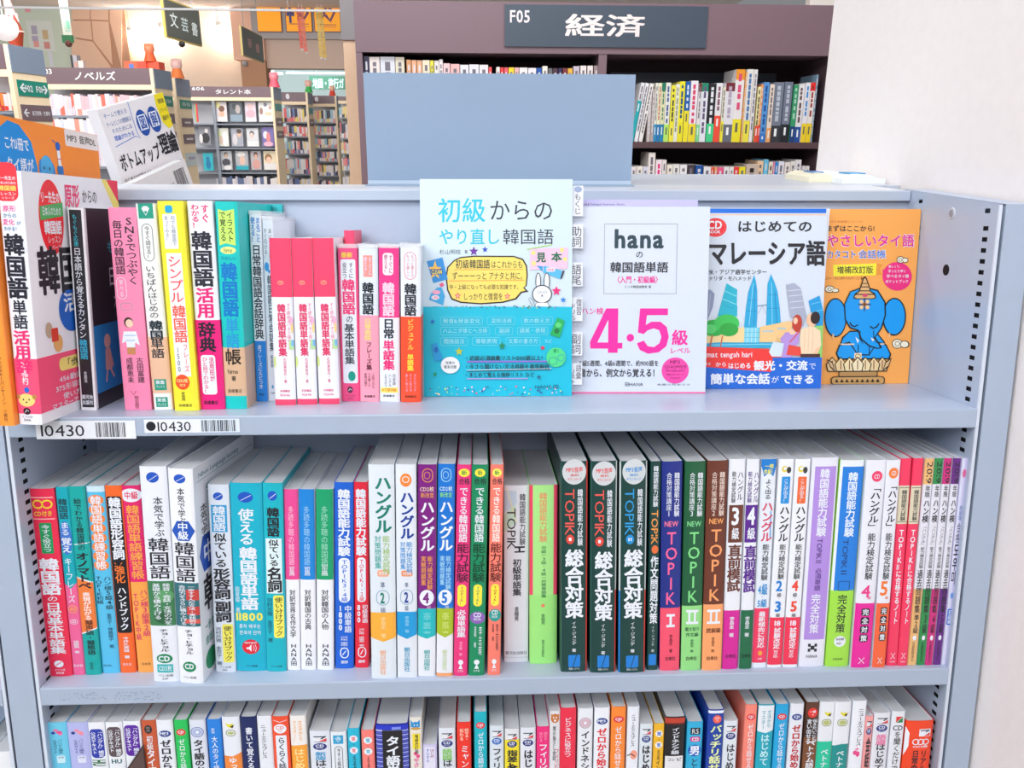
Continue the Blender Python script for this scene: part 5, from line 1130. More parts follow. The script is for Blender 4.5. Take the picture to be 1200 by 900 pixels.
 ('#f0b828', 'slim mustard yellow book with white discs on its spine', 'e .15 .07 .85 .15 #f6f2e4;h 聞 .3 .085 .7 .135 #2a6ad0 2;h て .4 .17 .6 .2 k 0;e .15 .205 .85 .285 #f6f2e4;h 覚 .3 .22 .7 .27 #2a6ad0 2;t えるイン .34 .3 .66 .48 k 1', {}),
 ('#1c1a1e', 'thick black book with a red-brown head band and white lettering', 'r 0 0 1 .06 #c0402c;r 0 .06 1 .075 #6a1c14;t インドネシア語 .34 .11 .74 .42 w 2;r .05 .44 .95 .6 #e6e6ea;h コレ .15 .46 .55 .5 #333 2;h ビ .6 .46 .9 .5 #333 2', {}),
 ('#2fb0dc', 'sky blue book with a black corner square and a big white-edged character', 'r .2 .06 .82 .14 #1c2430;h RS .3 .07 .75 .13 #d8dce4 1;o .2 .165 .84 .225 #d83a8a .4;h CD .3 .175 .76 .215 w 3;e .08 .26 .94 .4 #1c62c0;h 男 .18 .27 .86 .385 w 3;t と女 .3 .42 .75 .56 k 1', {}),
 ('#1540a4', 'deep blue book with big pale green lettering, its cover edge showing', 'r 0 0 1 .03 w;e .3 .05 .84 .14 #f0604a;h CD .42 .07 .72 .095 w 1;h 付 .5 .105 .64 .12 w 1;t バッチリ話せ .2 .16 .86 .53 #e8f2a8 3', {}),
 ('#dfe6ee', 'white book with a red-cornered emblem, right of the deep blue book', asahi('#23307f', 't はじめて .26 .26 .8 .56 k 2'), {}),
 ('#f78877', 'salmon-pink book with a red CD disc on its spine, right half of the bottom shelf', cdd(.09, '#e3303a') + 't ゼロから話せる .32 .2 .72 .56 w 1', {}),
 ('#19a8be', 'teal book with a white head carrying slanted teal lettering', 'p #e9eef4 0 0 1 0 1 .27 .5 .3 0 .28;t 文法から .55 .05 .8 .24 #20a0b4 1;t マスター .2 .05 .45 .26 #20a0b4 1;t はじめて .25 .31 .75 .56 #c8f0f4 2', {}),
 ('#1ca6dd', 'bright cyan-blue book with a red CD disc on its spine', cdd(.09, '#e3303a') + 't ゼロから話せる .32 .19 .72 .56 w 1', {}),
 ('#e7eaf2', 'white book with a navy CD disc and dark red lettering on its spine', cdd(.1, '#1d3f8f') + 't ゼロから始める .24 .22 .8 .62 #c01c24 3', {}),
 ('#5b3422', 'dark brown book with a red disc at the head of its spine', 'e .14 .05 .86 .155 #e8352c;h 一瞬 .28 .075 .72 .105 w 2;h で .4 .115 .6 .135 w 1;r 0 .165 1 .37 #33201a;t 伝えたいことが .56 .17 .88 .36 w 2;t 言い出せる .14 .17 .46 .36 w 2;r 0 .37 1 .8 #7a4a2c;t ベトナム語 .24 .4 .8 .62 w 2', {}),
 ('#e9ecf2', 'white book with a yellow bird and olive ring over a light green foot', 'p #e8dc3c .3 .09 .5 .11 .7 .1 .74 .12 .6 .15 .4 .13;p k .55 .13 .8 .115 .7 .15;O .2 .18 .8 .25 .8 #8a9a3a;e .28 .19 .72 .24 #b8c070;p #1fc49c 0 .42 1 .42 1 .9 0 .9;t ベトナム .3 .5 .72 .7 w 2', {}),
 ('#e9ecf2', 'white book with a yellow bird and olive ring over a dark teal foot', 'p #e8dc3c .3 .09 .5 .11 .7 .1 .74 .12 .6 .15 .4 .13;p k .55 .13 .8 .115 .7 .15;O .2 .18 .8 .25 .8 #8a9a3a;e .28 .19 .72 .24 #b8c070;p #14908c 0 .47 .5 .45 1 .45 1 .9 0 .9;t ベトナム .3 .52 .72 .7 w 2', {}),
 ('#edf0f7', 'white book with thin black lettering and pink ribbons, right part of the bottom shelf', 't ニューエクスプレス .4 .07 .8 .48 k 1;h + .35 .49 .75 .54 #e8509a 1;e .25 .53 .55 .58 #e84a8a;e .45 .54 .75 .6 #e84a8a', {}),
 ('#f2a0a0', 'narrow book with a red-cornered emblem half behind the white one with pink ribbons', asahi('#23307f', 't 会話 .3 .24 .8 .5 k 3'), {}),
 ('#e4e6ee', 'white book with a red-cornered emblem and pink lettering below a navy CD disc, right part', asahi('#1f2f80', 't 語順 .24 .24 .78 .33 #f07aa8 2;t はじめて .26 .35 .78 .58 k 2'), {}),
 ('#e8ebf2', 'white book with a small red and green triangle and plain black CD lettering', 'p #e03a3a .3 .05 .8 .05 .3 .12;p #1f8a4a .82 .055 .82 .12 .34 .12;h CD .12 .15 .9 .21 k 1;t を聞くだけで .3 .22 .75 .56 k 1', {}),
 ('#f4461e', 'thick orange-red book beside the right end panel, a white band down its cover corner', 'r .48 .09 .9 .18 w;p #5a6068 .52 .1 .88 .1 .84 .12 .76 .13 .7 .14 .74 .115 .52 .115;p #e83a24 .88 .135 .88 .175 .66 .175;O .28 .215 .5 .28 1 w;O .46 .215 .68 .28 1 w;O .64 .215 .86 .28 1 w;h CD3枚 .3 .29 .85 .32 w 2;t 日常会話 .3 .35 .54 .6 k 2;t リアル .6 .35 .84 .55 k 2;p w .0 .06 .14 .14 .14 .3 .0 .42', {}),
]


def grow(dsl):
    """titles run off the part in view: larger characters below the emblems"""
    o = []
    for op in dsl.split(';'):
        a = op.split()
        if a and a[0] == 't' and float(a[3]) >= .12:
            x0, y0, x1, y1 = (float(q) for q in a[2:6])
            f = .03 if x1 - x0 > .3 else 0
            a[2:6] = ['%g' % q for q in (x0 - f, y0, x1 + f, y0 + (y1 - y0) * 1.4)]
        o.append(' '.join(a))
    return ';'.join(o)


for i, ((x, w, lean, d, h), (col, lb, dsl, kw)) in enumerate(zip(LT, lowd)):
    if i > 4:
        dsl = grow(dsl)
    D = 154 if h > 209 else 134
    if 'side' in kw:
        kw = {}
    spine_book('language_book', lb, 'book', G3, pose(x, d + .5, Z3 + .15), w, h, D, col, 'M 0 -.01 1 %g;%s' % (2.1, dsl), **kw)
# black corner of a leaning leaflet in front of the purple plate
mb = MB()
mb.mesh([(0, 0, 0), (36, 0, 0), (36, 0, 52), (0, -.6, 0), (36, -.6, 0), (36, -.6, 52)], [(3, 4, 5), (0, 2, 1), (0, 3, 5, 2), (0, 1, 4, 3), (1, 2, 5, 4)], '#3c2c2e')
mb.mesh([(3, -.7, 1), (35, -.7, 1), (35, -.7, 48)], [(0, 1, 2)], '#5a4644')
p = Painter(mb, lambda u, v, off: (u, -.75 - off, 52 - v), 36, 52)
p.run('p w .62 .72 .8 .62 .72 .78')
o = mb.build('leaflet')
o.matrix_world = pose(-394, 5.0, -386, 0, 0)
tag(o, 'dark brown pointed leaflet corner in front of the white book with the purple plate', 'leaflet')

# ------------------------------------------------------------------ neighbouring bay on the left
G4 = 'books in the bay left of the upright'
board(Z2, -930, -486)
board(Z3 + 8, -930, -486)
board(0, -930, -486)
mb = MB()
mb.box(-930, -486, BACK, BACK + 2, -1080, 199, STEEL2)
mb.build('back_panel', shelf)
mb = MB()
mb.box(-956, -930.5, 0, BACK + 20, -1080, TOPF - 2, STEEL)
mb.build('upright_post', shelf)
for (x, d, z, w, h, D, col, lb, dsl) in [
    (-497, 22, Z2 + .2, 18, 195, 134, '#f48cb0', 'pink spine cut by the photo edge, on the board of the next bay', 'o .3 .55 1 .72 #5a5060 .2;t 日常 .5 .56 .9 .71 w 2;t 旅行会話 .6 .78 .85 .95 k 0'),
    (-516, 22, Z2 + .2, 18, 195, 134, '#e8ecf2', 'white spine behind the left edge of the photo in the next bay', ''),
    (-499, 8, Z3 + 8.2, 22, 178, 134, '#eef0f4', 'white book with magenta letters turned sideways, low in the next bay', 'R Chinese .25 .16 .8 .62 #d81f6a 3'),
    (-520, 8, Z3 + 8.2, 18, 176, 134, '#1fa8b4', 'teal book at the bottom left corner in the next bay', '')]:
    spine_book('language_book', lb, 'book', G4, pose(x, d, z), w, h, D, col, dsl)


# ------------------------------------------------------------------ the shop around the shelf (upright frame MW)
WI = MW.inverted()
CW = WI @ CAM / S
CR = cam.matrix_world.to_3x3()


def ray(u, v):
    return CR @ Vector(((u - 600) / 966.32, -(v - 450) / 966.32, -1))


def at(u, v, Y):
    """the point of the upright plane y=Y (units) seen in direction (u, v)"""
    d = ray(u, v)
    c = CAM - ORG
    c = c / S
    p = c + d * ((Y - c.y) / d.y)
    return p


def on_z(u, v, z):
    d = ray(u, v)
    c = (CAM - ORG) / S
    return c + d * ((z - c.z) / d.z)


def wbuild(mb, name, parent=None, smooth=False):
    o = mb.build(name, parent, smooth)
    if parent is None:
        o.matrix_world = MW
    return o


def struct(mb, name):
    o = wbuild(mb, name)
    o['kind'] = 'structure'
    return o


FL = -1093.75
CE = 1760.0
mb = MB()
mb.box(-9000, 3200, -2500, 17000, FL - 20, FL, mat('#c9c2ba', 'matte'))
struct(mb, 'floor')
mb = MB()
mb.box(-9000, 3200, -2500, 17000, CE, CE + 20, mat('#efe6e2', 'plaster'))
struct(mb, 'ceiling')
mb = MB()
mb.box(485.2, 900, -2500, 535, FL, CE, mat('#f7f0ee', 'plaster'))
struct(mb, 'wall_right')

mb = MB()
mb.box(1100, 3200, 2262, 2300, FL, CE, mat('#ece2da', 'plaster'))
struct(mb, 'wall_rear')

# cap of the shelf and the plain steel body of its other face
mb = MB()
mb.box(-486, 449, 187.5, 274, 186, 189.4, mat('#d5dae3', 'metal'))
mb.box(158, 484, 274, 534, 186, 189.4, mat('#c3cad6', 'metal'))
mb.box(-486, 484, 215, 222, FL, 186, STEEL)
o = mb.build('top_cap', shelf)
o.matrix_local = MU.inverted() @ MW
mb = MB()
mb.box(-900, 480, 222, 420, 22, 36, STEEL)
mb.box(-900, 480, 222, 420, FL, FL + 80, STEEL)
mb.box(470, 480, 222, 420, FL, 186, STEEL)
o = mb.build('rear_board', shelf)
o.matrix_local = MU.inverted() @ MW

mb = MB()
mb.box(-150, 158, 270, 272, 190.5, 312, mat('#8fa4bd', 'metal'))
mb.box(-150, 158, 245, 272, 189.5, 190.5, mat('#8fa4bd', 'metal'))
mb.box(-150, 158, 269, 270, 190.5, 194.5, mat('#b9cadb', 'metal'))
o = wbuild(mb, 'steel_plate')
tag(o, 'blank blue-grey steel plate standing upright on top of the bookshelf', 'plate')

for x0, x1, y0, y1, c, c2, lb in [(395, 432, 330, 415, '#f0ead0', '#5a8ac8', 'cream booklet lying open on top of the bookshelf by the wall'), (424, 478, 300, 415, '#eef2f4', '#2f9ad0', 'white booklet lying on top of the bookshelf against the wall')]:
    mb = MB()
    n = 8
    pr = [(x0 + (x1 - x0) * i / n, 196 + 5 * math.sin(math.pi * min(1, i / n * 1.1))) for i in range(n + 1)]
    vs = [(x, y, z) for y in (y0, y1) for x, z in pr] + [(x, y, 189.6) for y in (y0, y1) for x, z in pr]
    k = n + 1
    fs = [(i, i + 1, k + i + 1, k + i) for i in range(n)] + [(2 * k + i + 1, 2 * k + i, 3 * k + i, 3 * k + i + 1) for i in range(n)]
    fs += [(i + 1, i, 2 * k + i, 2 * k + i + 1) for i in range(n)] + [(k + i, k + i + 1, 3 * k + i + 1, 3 * k + i) for i in range(n)]
    fs += [(0, k, 3 * k, 2 * k), (k - 1, 3 * k - 1, 4 * k - 1, 2 * k - 1)[::-1]]
    mb.mesh(vs, fs, c)
    mb.box(x0 + (x1 - x0) * .3, x0 + (x1 - x0) * .7, y0 + 20, y0 + 50, 200.5, 201.8, c2)
    tag(wbuild(mb, 'booklet', None, True), lb, 'booklet')


def framed(A, B, up=(0, 0, 1)):
    """matrix with origin A, x towards B, z close to up"""
    x = (B - A).normalized()
    z = Vector(up)
    z = (z - x * z.dot(x)).normalized()
    y = z.cross(x)
    R3 = Matrix((x, y, z)).transposed().to_4x4()
    return R3


A = at(113, 129, 290)
B = on_z(190, 108, A.z + 20)
B = at(190, 108, 385)
R3 = framed(A, B, (-.12, -.12, 1))
wd = (B - A).length
top = A - R3.to_3x3() @ Vector((0, 0, 1)) * 196
BU = ('M 0 0 1 1.65;r .03 0 .031 .6 #9ab;h チームで使える .06 .05 .4 .1 #3a6ab0 0;h チームとしての問題解決 .06 .13 .42 .18 #3a6ab0 0;h そのためには .1 .2 .4 .25 #3a6ab0 0;h 理論がわかる .1 .27 .4 .32 #2a6ad0 1;l #2a6ad0 .8 .45 0 .44 .22 .44 .3 .46 .36 .4 .33 .08 .37;'
      'e .48 .1 .66 .36 #1d4ea8;e .66 .1 .84 .36 #1d4ea8;r .51 .15 .63 .3 w;r .69 .15 .81 .3 w;h 図 .52 .155 .62 .295 #1d4ea8 2;h 解 .7 .155 .8 .295 #1d4ea8 2;p #f4e020 .86 0 1.0 0 1.0 .34 .93 .36 .86 .28 .84 .1;h 理論 .88 .05 .98 .1 #443 1;h シリーズ .87 .14 .99 .19 #443 1;h 最新刊 .88 .22 .98 .27 #443 1;h ボトムアップ .06 .45 .68 .62 k 2;h 理論 .7 .38 .99 .6 k 3;h 自ら考えて行動できる、自主自立した組織づくり .04 .68 .98 .75 k 0')
face_book('language_book', 'white paperback with blue twin ovals and a yellow corner, tilted behind the shelf top', 'book', 'books behind the shelf top',
          MW @ Matrix.Translation(top * S) @ R3, wd, 196, 16, '#ebe7ea', BU)
A = at(150, 217, 282)
B = at(216, 186, 372)
R3 = framed(A, B, (-.12, -.12, 1))
wd = (B - A).length
top = A - R3.to_3x3() @ Vector((0, 0, 1)) * 160
face_book('language_book', 'white back cover with a small bar code, tilted in front of the paperback with ovals', 'book', 'books behind the shelf top',
          MW @ Matrix.Translation(top * S) @ R3, wd, 160, 14, '#efe9e8', 'M 0 0 1 1;b .74 .05 .93 .22;h 定価_本体 .55 .12 .7 .15 #889 0;h 価格税別 .55 .2 .7 .23 #889 0')

# ------------------------------------------------------------------ dark brown bookcase behind
BY = 1960
BROWN = mat('#7f656d', 'print')
DBROWN = mat('#4a3a3e', 'matte')
case = empty('tall_bookcase', MW @ Matrix.Translation(Vector((350, BY, FL)) * S), 'tall dark brown bookcase with a slate sign, beyond the steel plate', 'bookcase')


def cpart(mb, name, parent=case):
    o = mb.build(name, parent)
    if parent is case:
        o.location = Vector((-350, -BY, -FL)) * S
    return o


mb = MB()
mb.box(-385, 1100, BY, BY + 300, 474, 617, BROWN)
cpart(mb, 'cornice')
for a, b in ((-385, -366), (351, 376), (1080, 1100)):
    mb = MB()
    mb.box(a, b, BY + 2, BY + 300, FL, 474, BROWN)
    cpart(mb, 'stile')
mb = MB()
mb.box(-366, 1080, BY + 285, BY + 300, FL, 474, DBROWN)
cpart(mb, 'back_panel')
for z in (199, -64, -330, -600, -860, FL + 4):
    for a, b in ((-365.5, 350.5), (376.5, 1079.5)):
        mb = MB()
        mb.box(a, b, BY + 6, BY + 284, z, z + 19, mat('#5c4448', 'print'))
        cpart(mb, 'shelf_board')
mb = MB()
mb.box(430, 1000, BY + 275, BY + 284, 395, 440, mat('#58606c', 'print'))
cpart(mb, 'inner_rail')
mb = MB()
a, b = at(591.5, 5, BY - 6), at(827, 56.5, BY - 6)
mb.box(a.x, b.x, BY - 6, BY - .5, b.z, a.z, mat('#45505e', 'print'))
p = Painter(mb, lambda u, v, off: (a.x + u, BY - 6 - off, a.z - v), b.x - a.x, a.z - b.z, os=6)
p.run('M 0 0 235 51;h F05 6 6.5 30 21.5 #f2e4e4 2;h 経済 69 10.5 163 38 #f6e6e2 2')
tag(cpart(mb, 'sign_plate'), 'slate grey sign plate lettered in white')

CN = [('red', 0), ('orange', 25), ('yellow', 52), ('green', 120), ('blue', 210), ('purple', 275), ('pink', 335), ('red', 361)]


def cname(c):
    import colorsys
    c = c.lstrip('#')
    r, g, b = (int(c[i:i + 2], 16) / 255 for i in (0, 2, 4))
    h, l, s = colorsys.rgb_to_hls(r, g, b)
    if l < .2:
        return 'black'
    if s < .12 or (l > .82 and s < .5):
        return 'white' if l > .8 else 'grey'
    h *= 360
    n = min(CN, key=lambda t: abs(t[1] - h))[0]
    return ('pale ' if l > .78 else 'dark ' if l < .35 else '') + n


ORD = ['first', 'second', 'third', 'fourth', 'fifth', 'sixth', 'seventh', 'eighth', 'ninth', 'tenth', 'eleventh', 'twelfth', 'thirteenth', 'fourteenth', 'fifteenth', 'sixteenth', 'seventeenth', 'eighteenth', 'nineteenth', 'twentieth'] + \
    ['twenty-' + s for s in ('first', 'second', 'third', 'fourth', 'fifth', 'sixth', 'seventh', 'eighth', 'ninth')] + ['thirtieth'] + ['thirty-' + s for s in ('first', 'second', 'third', 'fourth', 'fifth', 'sixth', 'seventh', 'eighth', 'ninth')]
rr = random.Random(5)


def far_book(x0, x1, Y, z0, z1, D, col, bcol, bt, tcol, label, group, lean=0, top=None, detail=True):
    w, h = x1 - x0, z1 - z0
    mb = MB()
    mb.box(-w / 2, w / 2, 0, D, 0, h, col)
    if w > 2:
        mb.box(-w / 2 + .8, w / 2 - .8, 1, D - .5, h, h + .15, mat('#e4e0dc', 'paper'))
    p = Painter(mb, lambda u, v, off: (u - w / 2, -off - .1, h - v), w, h, 1, os=5)
    ops = []
    if bcol:
        ops.append('r 0 %g 1 1 %s' % (bt, bcol))
    if top:
        ops.append('r 0 0 1 .14 %s' % top)
    if detail:
        y = .06
        while y < (bt if bcol else .9) - .08:
            L = rr.choice((.05, .07, .1))
            ops.append('r .32 %g .68 %g %s' % (y, min(y + L, .9), tcol))
            y += L + rr.choice((.015, .02, .05))
        if bcol:
            ops.append('r .35 %g .62 %g %s' % (bt + .05, min(.95, bt + .18), '#f4f4f4' if cname(bcol) not in ('yellow', 'white') else '#6a6a5a'))
    p.run(';'.join(ops))
    o = mb.build('book')
    o.matrix_world = pose((x0 + x1) / 2, Y, z0, 0, lean, 0, MW)
    tag(o, label, 'book', group)
    return o


def row(ents, ox, oy, sc, Y, z0, D, where, group):
    prev = -1e9
    for i, e in enumerate(ents):
        x0, x1, yt, col = e[:4]
        bcol, bt, tcol, top, lean = (list(e[4:]) + ['', .7, '', None, 0][len(e) - 4:])
        a, b = at(ox + x0 / sc, oy + yt / sc, Y), at(ox + x1 / sc, oy + yt / sc, Y)
        xa, xb = max(a.x + .4, prev + .3), b.x - .4
        if xb - xa < 3:
            xb = xa + 3
        prev = xb
        light = cname(col).split()[0] in ('white', 'pale', 'yellow', 'grey')
        far_book(xa, xb, Y + rr.random() * 6, z0, a.z, D, col, bcol, bt, tcol or ('#77707a' if light else '#dcd8dc'),
                 '%s-spined book, %s from the left %s' % (cname(col), ORD[i], where), group, lean, top)


Wt = '#ebe6e8'
U = [(6, 30, 135, '#e6e2e4', '#18a6ac', .3, '', None, .16), (33, 56, 137, '#e9e6ea', '', .7, '', None, .16), (60, 84, 140, '#ece6e0', '', .7, '', None, .16),
     (108, 130, 172, '#c9bcb8'), (131, 148, 178, '#b8a8a4'), (150, 167, 142, '#e8e6d8', '#1f8fc0', .7), (168, 189, 142, '#efe9c8', '#1f7ab8', .7, '#c06a5a'), (190, 213, 140, '#e8e2b0', '#1a86b0', .7, '#3a7a6a', '#1f7a5a'),
     (214, 245, 140, '#eceae0', '#b8e86a', .7, '#4a5a8a'), (246, 275, 157, '#f2e63a', '#f4e84a', .7, '#3a3a4a'), (276, 299, 148, '#ecebdc', '', .7, '#8a8a5a'), (300, 334, 132, '#f4e62e', '#f0e22a', .68, '#1a4f8a'),
     (336, 367, 132, '#1c5fae', '#f4e22e', .48, '#dfe8f0'), (368, 413, 128, '#eee8ec', '#f4dc2e', .7, '#e0406a'), (414, 435, 145, '#e8e0e0', '#7fd88a', .7, '', '#7a3a34'), (436, 476, 142, '#e9e9ef', '', .7, '#6a5a7a', '#1f8a6a'),
     (478, 523, 146, '#26242a', '#45d08a', .68, '#e8e8ea'), (524, 563, 142, '#ece8e8', '#f4503a', .55, '#8a5a6a'), (564, 583, 165, '#e6e0c8', '#f2e23a', .62), (584, 640, 140, '#e6e2e6', '#6a6e78', .7, '#b8a8b8', '#7a2a34'),
     (644, 700, 58, '#ece6e4', '#f2e22e', .68, '#e0507a', '#f09a2a'), (701, 711, 75, '#f0a860'), (712, 752, 58, '#e9e2da', '#f2e24a', .7, '#4a7ab0'), (753, 775, 60, '#ece6e6', '', .7), (776, 797, 165, '#f0e2a8', '#e8503a', .7, '#3a3a2a'),
     (798, 813, 148, '#f09a5a', '#e8402a', .7), (815, 850, 137, '#5a9ad8', '#3a7ac8', .85, '#1f4f9a'), (852, 880, 150, '#ecd8c8', '#f0a868', .75), (882, 941, 137, '#7a8090', '#3a3a40', .72, '#c0c4d0'), (945, 995, 135, '#747a8c', '#26262c', .7, '#c0c4d0'),
     (998, 1028, 152, '#3a9a6a', '#1f3f78', .72, '#b8dcc8'), (1030, 1066, 150, '#e9e4e4', '#1f4f9a', .73, '#6a4a4a'), (1068, 1098, 140, '#ece6ea', '#f8d428', .68, '#2a8ad0'), (1100, 1132, 138, '#efe8e0', '#f8d428', .68, '#a02a2a', '#e8302a'), (1134, 1150, 90, '#7a94a8')]
row(U, 740, 70, 5.217, BY + 14, 218.2, 135, 'on the brown bookcase upper right board', 'books on the upper right board')
Lw = [(0, 32, 655, '#ecdfe0'), (34, 70, 652, '#efe6da'), (72, 104, 655, '#dcd8e6'), (106, 150, 568, '#f0e4dc'), (152, 190, 612, '#f6e2e8', '', .7, '#e8307a'), (192, 218, 612, '#ece2dc'), (220, 256, 642, '#efe4d4'), (258, 298, 640, '#ece6de'), (300, 344, 642, '#ede8e8'),
      (346, 390, 642, '#4a3c44'), (393, 440, 645, '#174f9a'), (444, 488, 655, '#ede6ea'), (490, 508, 655, '#f26a4a'), (510, 528, 655, '#f0a070'), (530, 566, 658, '#f45a8c'), (568, 600, 655, '#ece4e4'), (602, 628, 655, '#eee6e2'), (630, 660, 655, '#f23a34'),
      (662, 700, 655, '#f2e02a'), (704, 775, 640, '#cdb8a8', '', .7, '#2a2020'), (776, 812, 618, '#efc8a0'), (814, 840, 610, '#6ac0e4'), (842, 868, 625, '#e9dcc8', '', .7, '#4a3a30'), (870, 880, 625, '#f08ab0'), (882, 902, 625, '#2a8ad0'), (904, 940, 622, '#e8e4ec'),
      (942, 975, 628, '#ede0d8'), (977, 1008, 622, '#ebe2dc'), (1010, 1044, 612, '#ece4e6'), (1046, 1066, 650, '#e0d8dc'), (1068, 1090, 650, '#e6dcd8')]
row(Lw, 740, 70, 5.217, BY + 14, -44.8, 135, 'on the brown bookcase lower right board', 'books on the lower right board')
Lf = [(42, 66, 62, '#2a2450'), (68, 116, 65, '#efe2dc'), (118, 186, 64, '#dfe0e8'), (188, 230, 66, '#e6dcc4'), (240, 262, 78, '#d89a6a'), (264, 286, 80, '#f0b088'), (288, 312, 80, '#f0b48c'), (314, 348, 80, '#f0e2c4'), (350, 366, 82, '#f0e23a'), (368, 390, 82, '#efe6e0'),
      (391, 408, 76, '#f0e6e4'), (410, 442, 95, '#f4c8c8'), (444, 486, 98, '#f2b8b4'), (488, 528, 102, '#e6e4e8'), (530, 575, 100, '#e8e4ea'), (577, 618, 102, '#ece4e4'), (620, 635, 112, '#f04a4a'), (655, 672, 112, '#efe4dc'), (674, 690, 114, '#f03a3a'), (692, 710, 114, '#f05a6a'),
      (712, 738, 114, '#f2d62a'), (740, 760, 114, '#f4b8b4'), (762, 800, 115, '#ece8e4'), (802, 840, 116, '#ebe6e8'), (842, 866, 116, '#1a55a8'), (868, 892, 108, '#efe6da'), (895, 915, 118, '#6a6a6a'), (917, 940, 118, '#4a2a3a'), (942, 960, 118, '#2a2050'), (962, 984, 118, '#7a2a30'),
      (986, 1008, 118, '#f4b840'), (1012, 1040, 108, '#c8bcc8'), (1044, 1072, 106, '#ece2dc'), (1076, 1102, 106, '#e8dcd8'), (1106, 1130, 106, '#a89090')]
row(Lf, 415, 50, 3.934, BY + 14, 218.2, 135, 'peeping over the steel plate', 'books on the upper left board')

# beige column left of the bookcase
mb = MB()
a, b = at(402, 47, 2350), at(418, 47, 2350)
mb.box(a.x, b.x + 30, 2350, 2420, FL, a.z, mat('#f6cfae', 'wood'))
mb.box(a.x - 4, b.x + 30, 2340, 2430, a.z, CE, mat('#8d8587', 'print'))
struct(mb, 'trim_1')

# ------------------------------------------------------------------ far gondolas
BEI = mat('#fbe6c6', 'wood')
SGN = mat('#75616a', 'print')
GST = mat('#8e97a6', 'metal')
GRN = '#0f8a78'


def gondola(u0, u1, vt, Y, sign_v, text, label, rows, ulabel=None, no=None, endw=350, stile=None):
    """a wooden shop gondola whose long face looks at the camera and whose end panel looks right"""
    a, b = at(u0, vt, Y), at(u1, vt, Y)
    zt = a.z
    root = empty('wooden_gondola', MW @ Matrix.Translation(Vector((b.x, Y, FL)) * S), label, 'bookcase', 'wooden gondolas across the shop')
    off = Vector((-b.x, -Y, -FL)) * S

    def part(mb, name, par=None):
        o = mb.build(name, par or root)
        if par is None:
            o.location = off
        return o
    zs = at(u0, sign_v, Y).z
    mb = MB()
    mb.box(a.x, b.x - 22, Y, Y + 12, zs, zt, SGN)
    p = Painter(mb, lambda u, v, o2: (a.x + u, Y - o2, zt - v), b.x - a.x, zt - zs, os=15)
    if text:
        p.run(text)
    part(mb, 'sign_board')
    mb = MB()
    mb.box(a.x, b.x - 22, Y - 2, Y + 14, zs - 34, zs, BEI)
    mb.box(b.x - 22, b.x, Y - 2, Y + 14, FL, zt, BEI)
    part(mb, 'frame')
    mb = MB()
    mb.box(b.x - 14, b.x, Y + 14, Y + endw, FL, zt - 2, BEI)
    e = part(mb, 'end_panel')
    mb = MB()
    mb.box(a.x, b.x - 14, Y + 190, Y + 200, FL, zt - 4, mat('#d4d8e0', 'matte'))
    mb.box(a.x, b.x - 14, Y + 14, Y + 360, zt - 8, zt - 2, mat('#b0a8a8', 'print'))
    part(mb, 'back_panel')
    for v in rows:
        z = at(u0, v, Y).z
        mb = MB()
        mb.box(a.x, b.x - 23, Y + 6, Y + 189, z - 14, z, GST)
        part(mb, 'shelf_board')
    return root, e, a, b, zt, zs, part


def end_sign(e, X, zt, Y, y0, y1, z0, z1, col, dsl, name='end_sign'):
    mb = MB()
    mb.box(X + .3, X + 5, Y + y0, Y + y1, zt - z1, zt - z0, col)
    p = Painter(mb, lambda u, v, off: (X + 5 + off, Y + y0 + u, zt - z0 - v), y1 - y0, z1 - z0, os=15)
    p.run(dsl)
    return mb.build(name, e)


def stuff_row(name, parent, off, x0, x1, Y, z0, hmax, D, pal, label, wmin=12, wmax=30, seed=1):
    r2 = random.Random(seed)
    mb = MB()
    x = x0
    while x < x1:
        w = r2.uniform(wmin, wmax)
        h = hmax * r2.uniform(.86, 1)
        c = r2.choice(pal)
        x2 = min(x + w - 1, x1)
        mb.box(x, x2, Y, Y + D, z0, z0 + h, c)
        c2 = r2.choice(pal)
        mb.poly([(x + 1, Y - .5, z0 + 2), (x2 - 1, Y - .5, z0 + 2), (x2 - 1, Y - .5, z0 + h * r2.uniform(.2, .5)), (x + 1, Y - .5, z0 + h * .3)], c2)
        x += w
    o = wbuild(mb, name)
    tag(o, label, 'books', None, 'stuff')
    return o


PALN = ['#ece8f0', '#e4dce8', '#f0e6e8', '#d8d4e4', '#f2a090', '#ecd8dc', '#e8e8f4', '#e0c0cc', '#f0ecf0', '#d8dcf0', '#f07868']
# first gondola at the left edge
G1 = gondola(-60, 8.5, 51, 3900, 81, '', 'nearest wooden gondola at the left edge, green F02 F01 sign on its end', (130, 190, 250))
root, e, a, b, zt, zs, part = G1
X = b.x
end_sign(e, 0, zt - FL, 0, 0, 0, 0, 0, SGN, '') if False else None


def esign(e, part_off, *args):
    pass


def put_end(G, specs):
    root, e, a, b, zt, zs, part = G
    for (y0, y1, z0, z1, col, dsl, nm) in specs:
        o = end_sign(e, b.x, zt, a.y, y0, y1, z0, z1, col, dsl, nm)


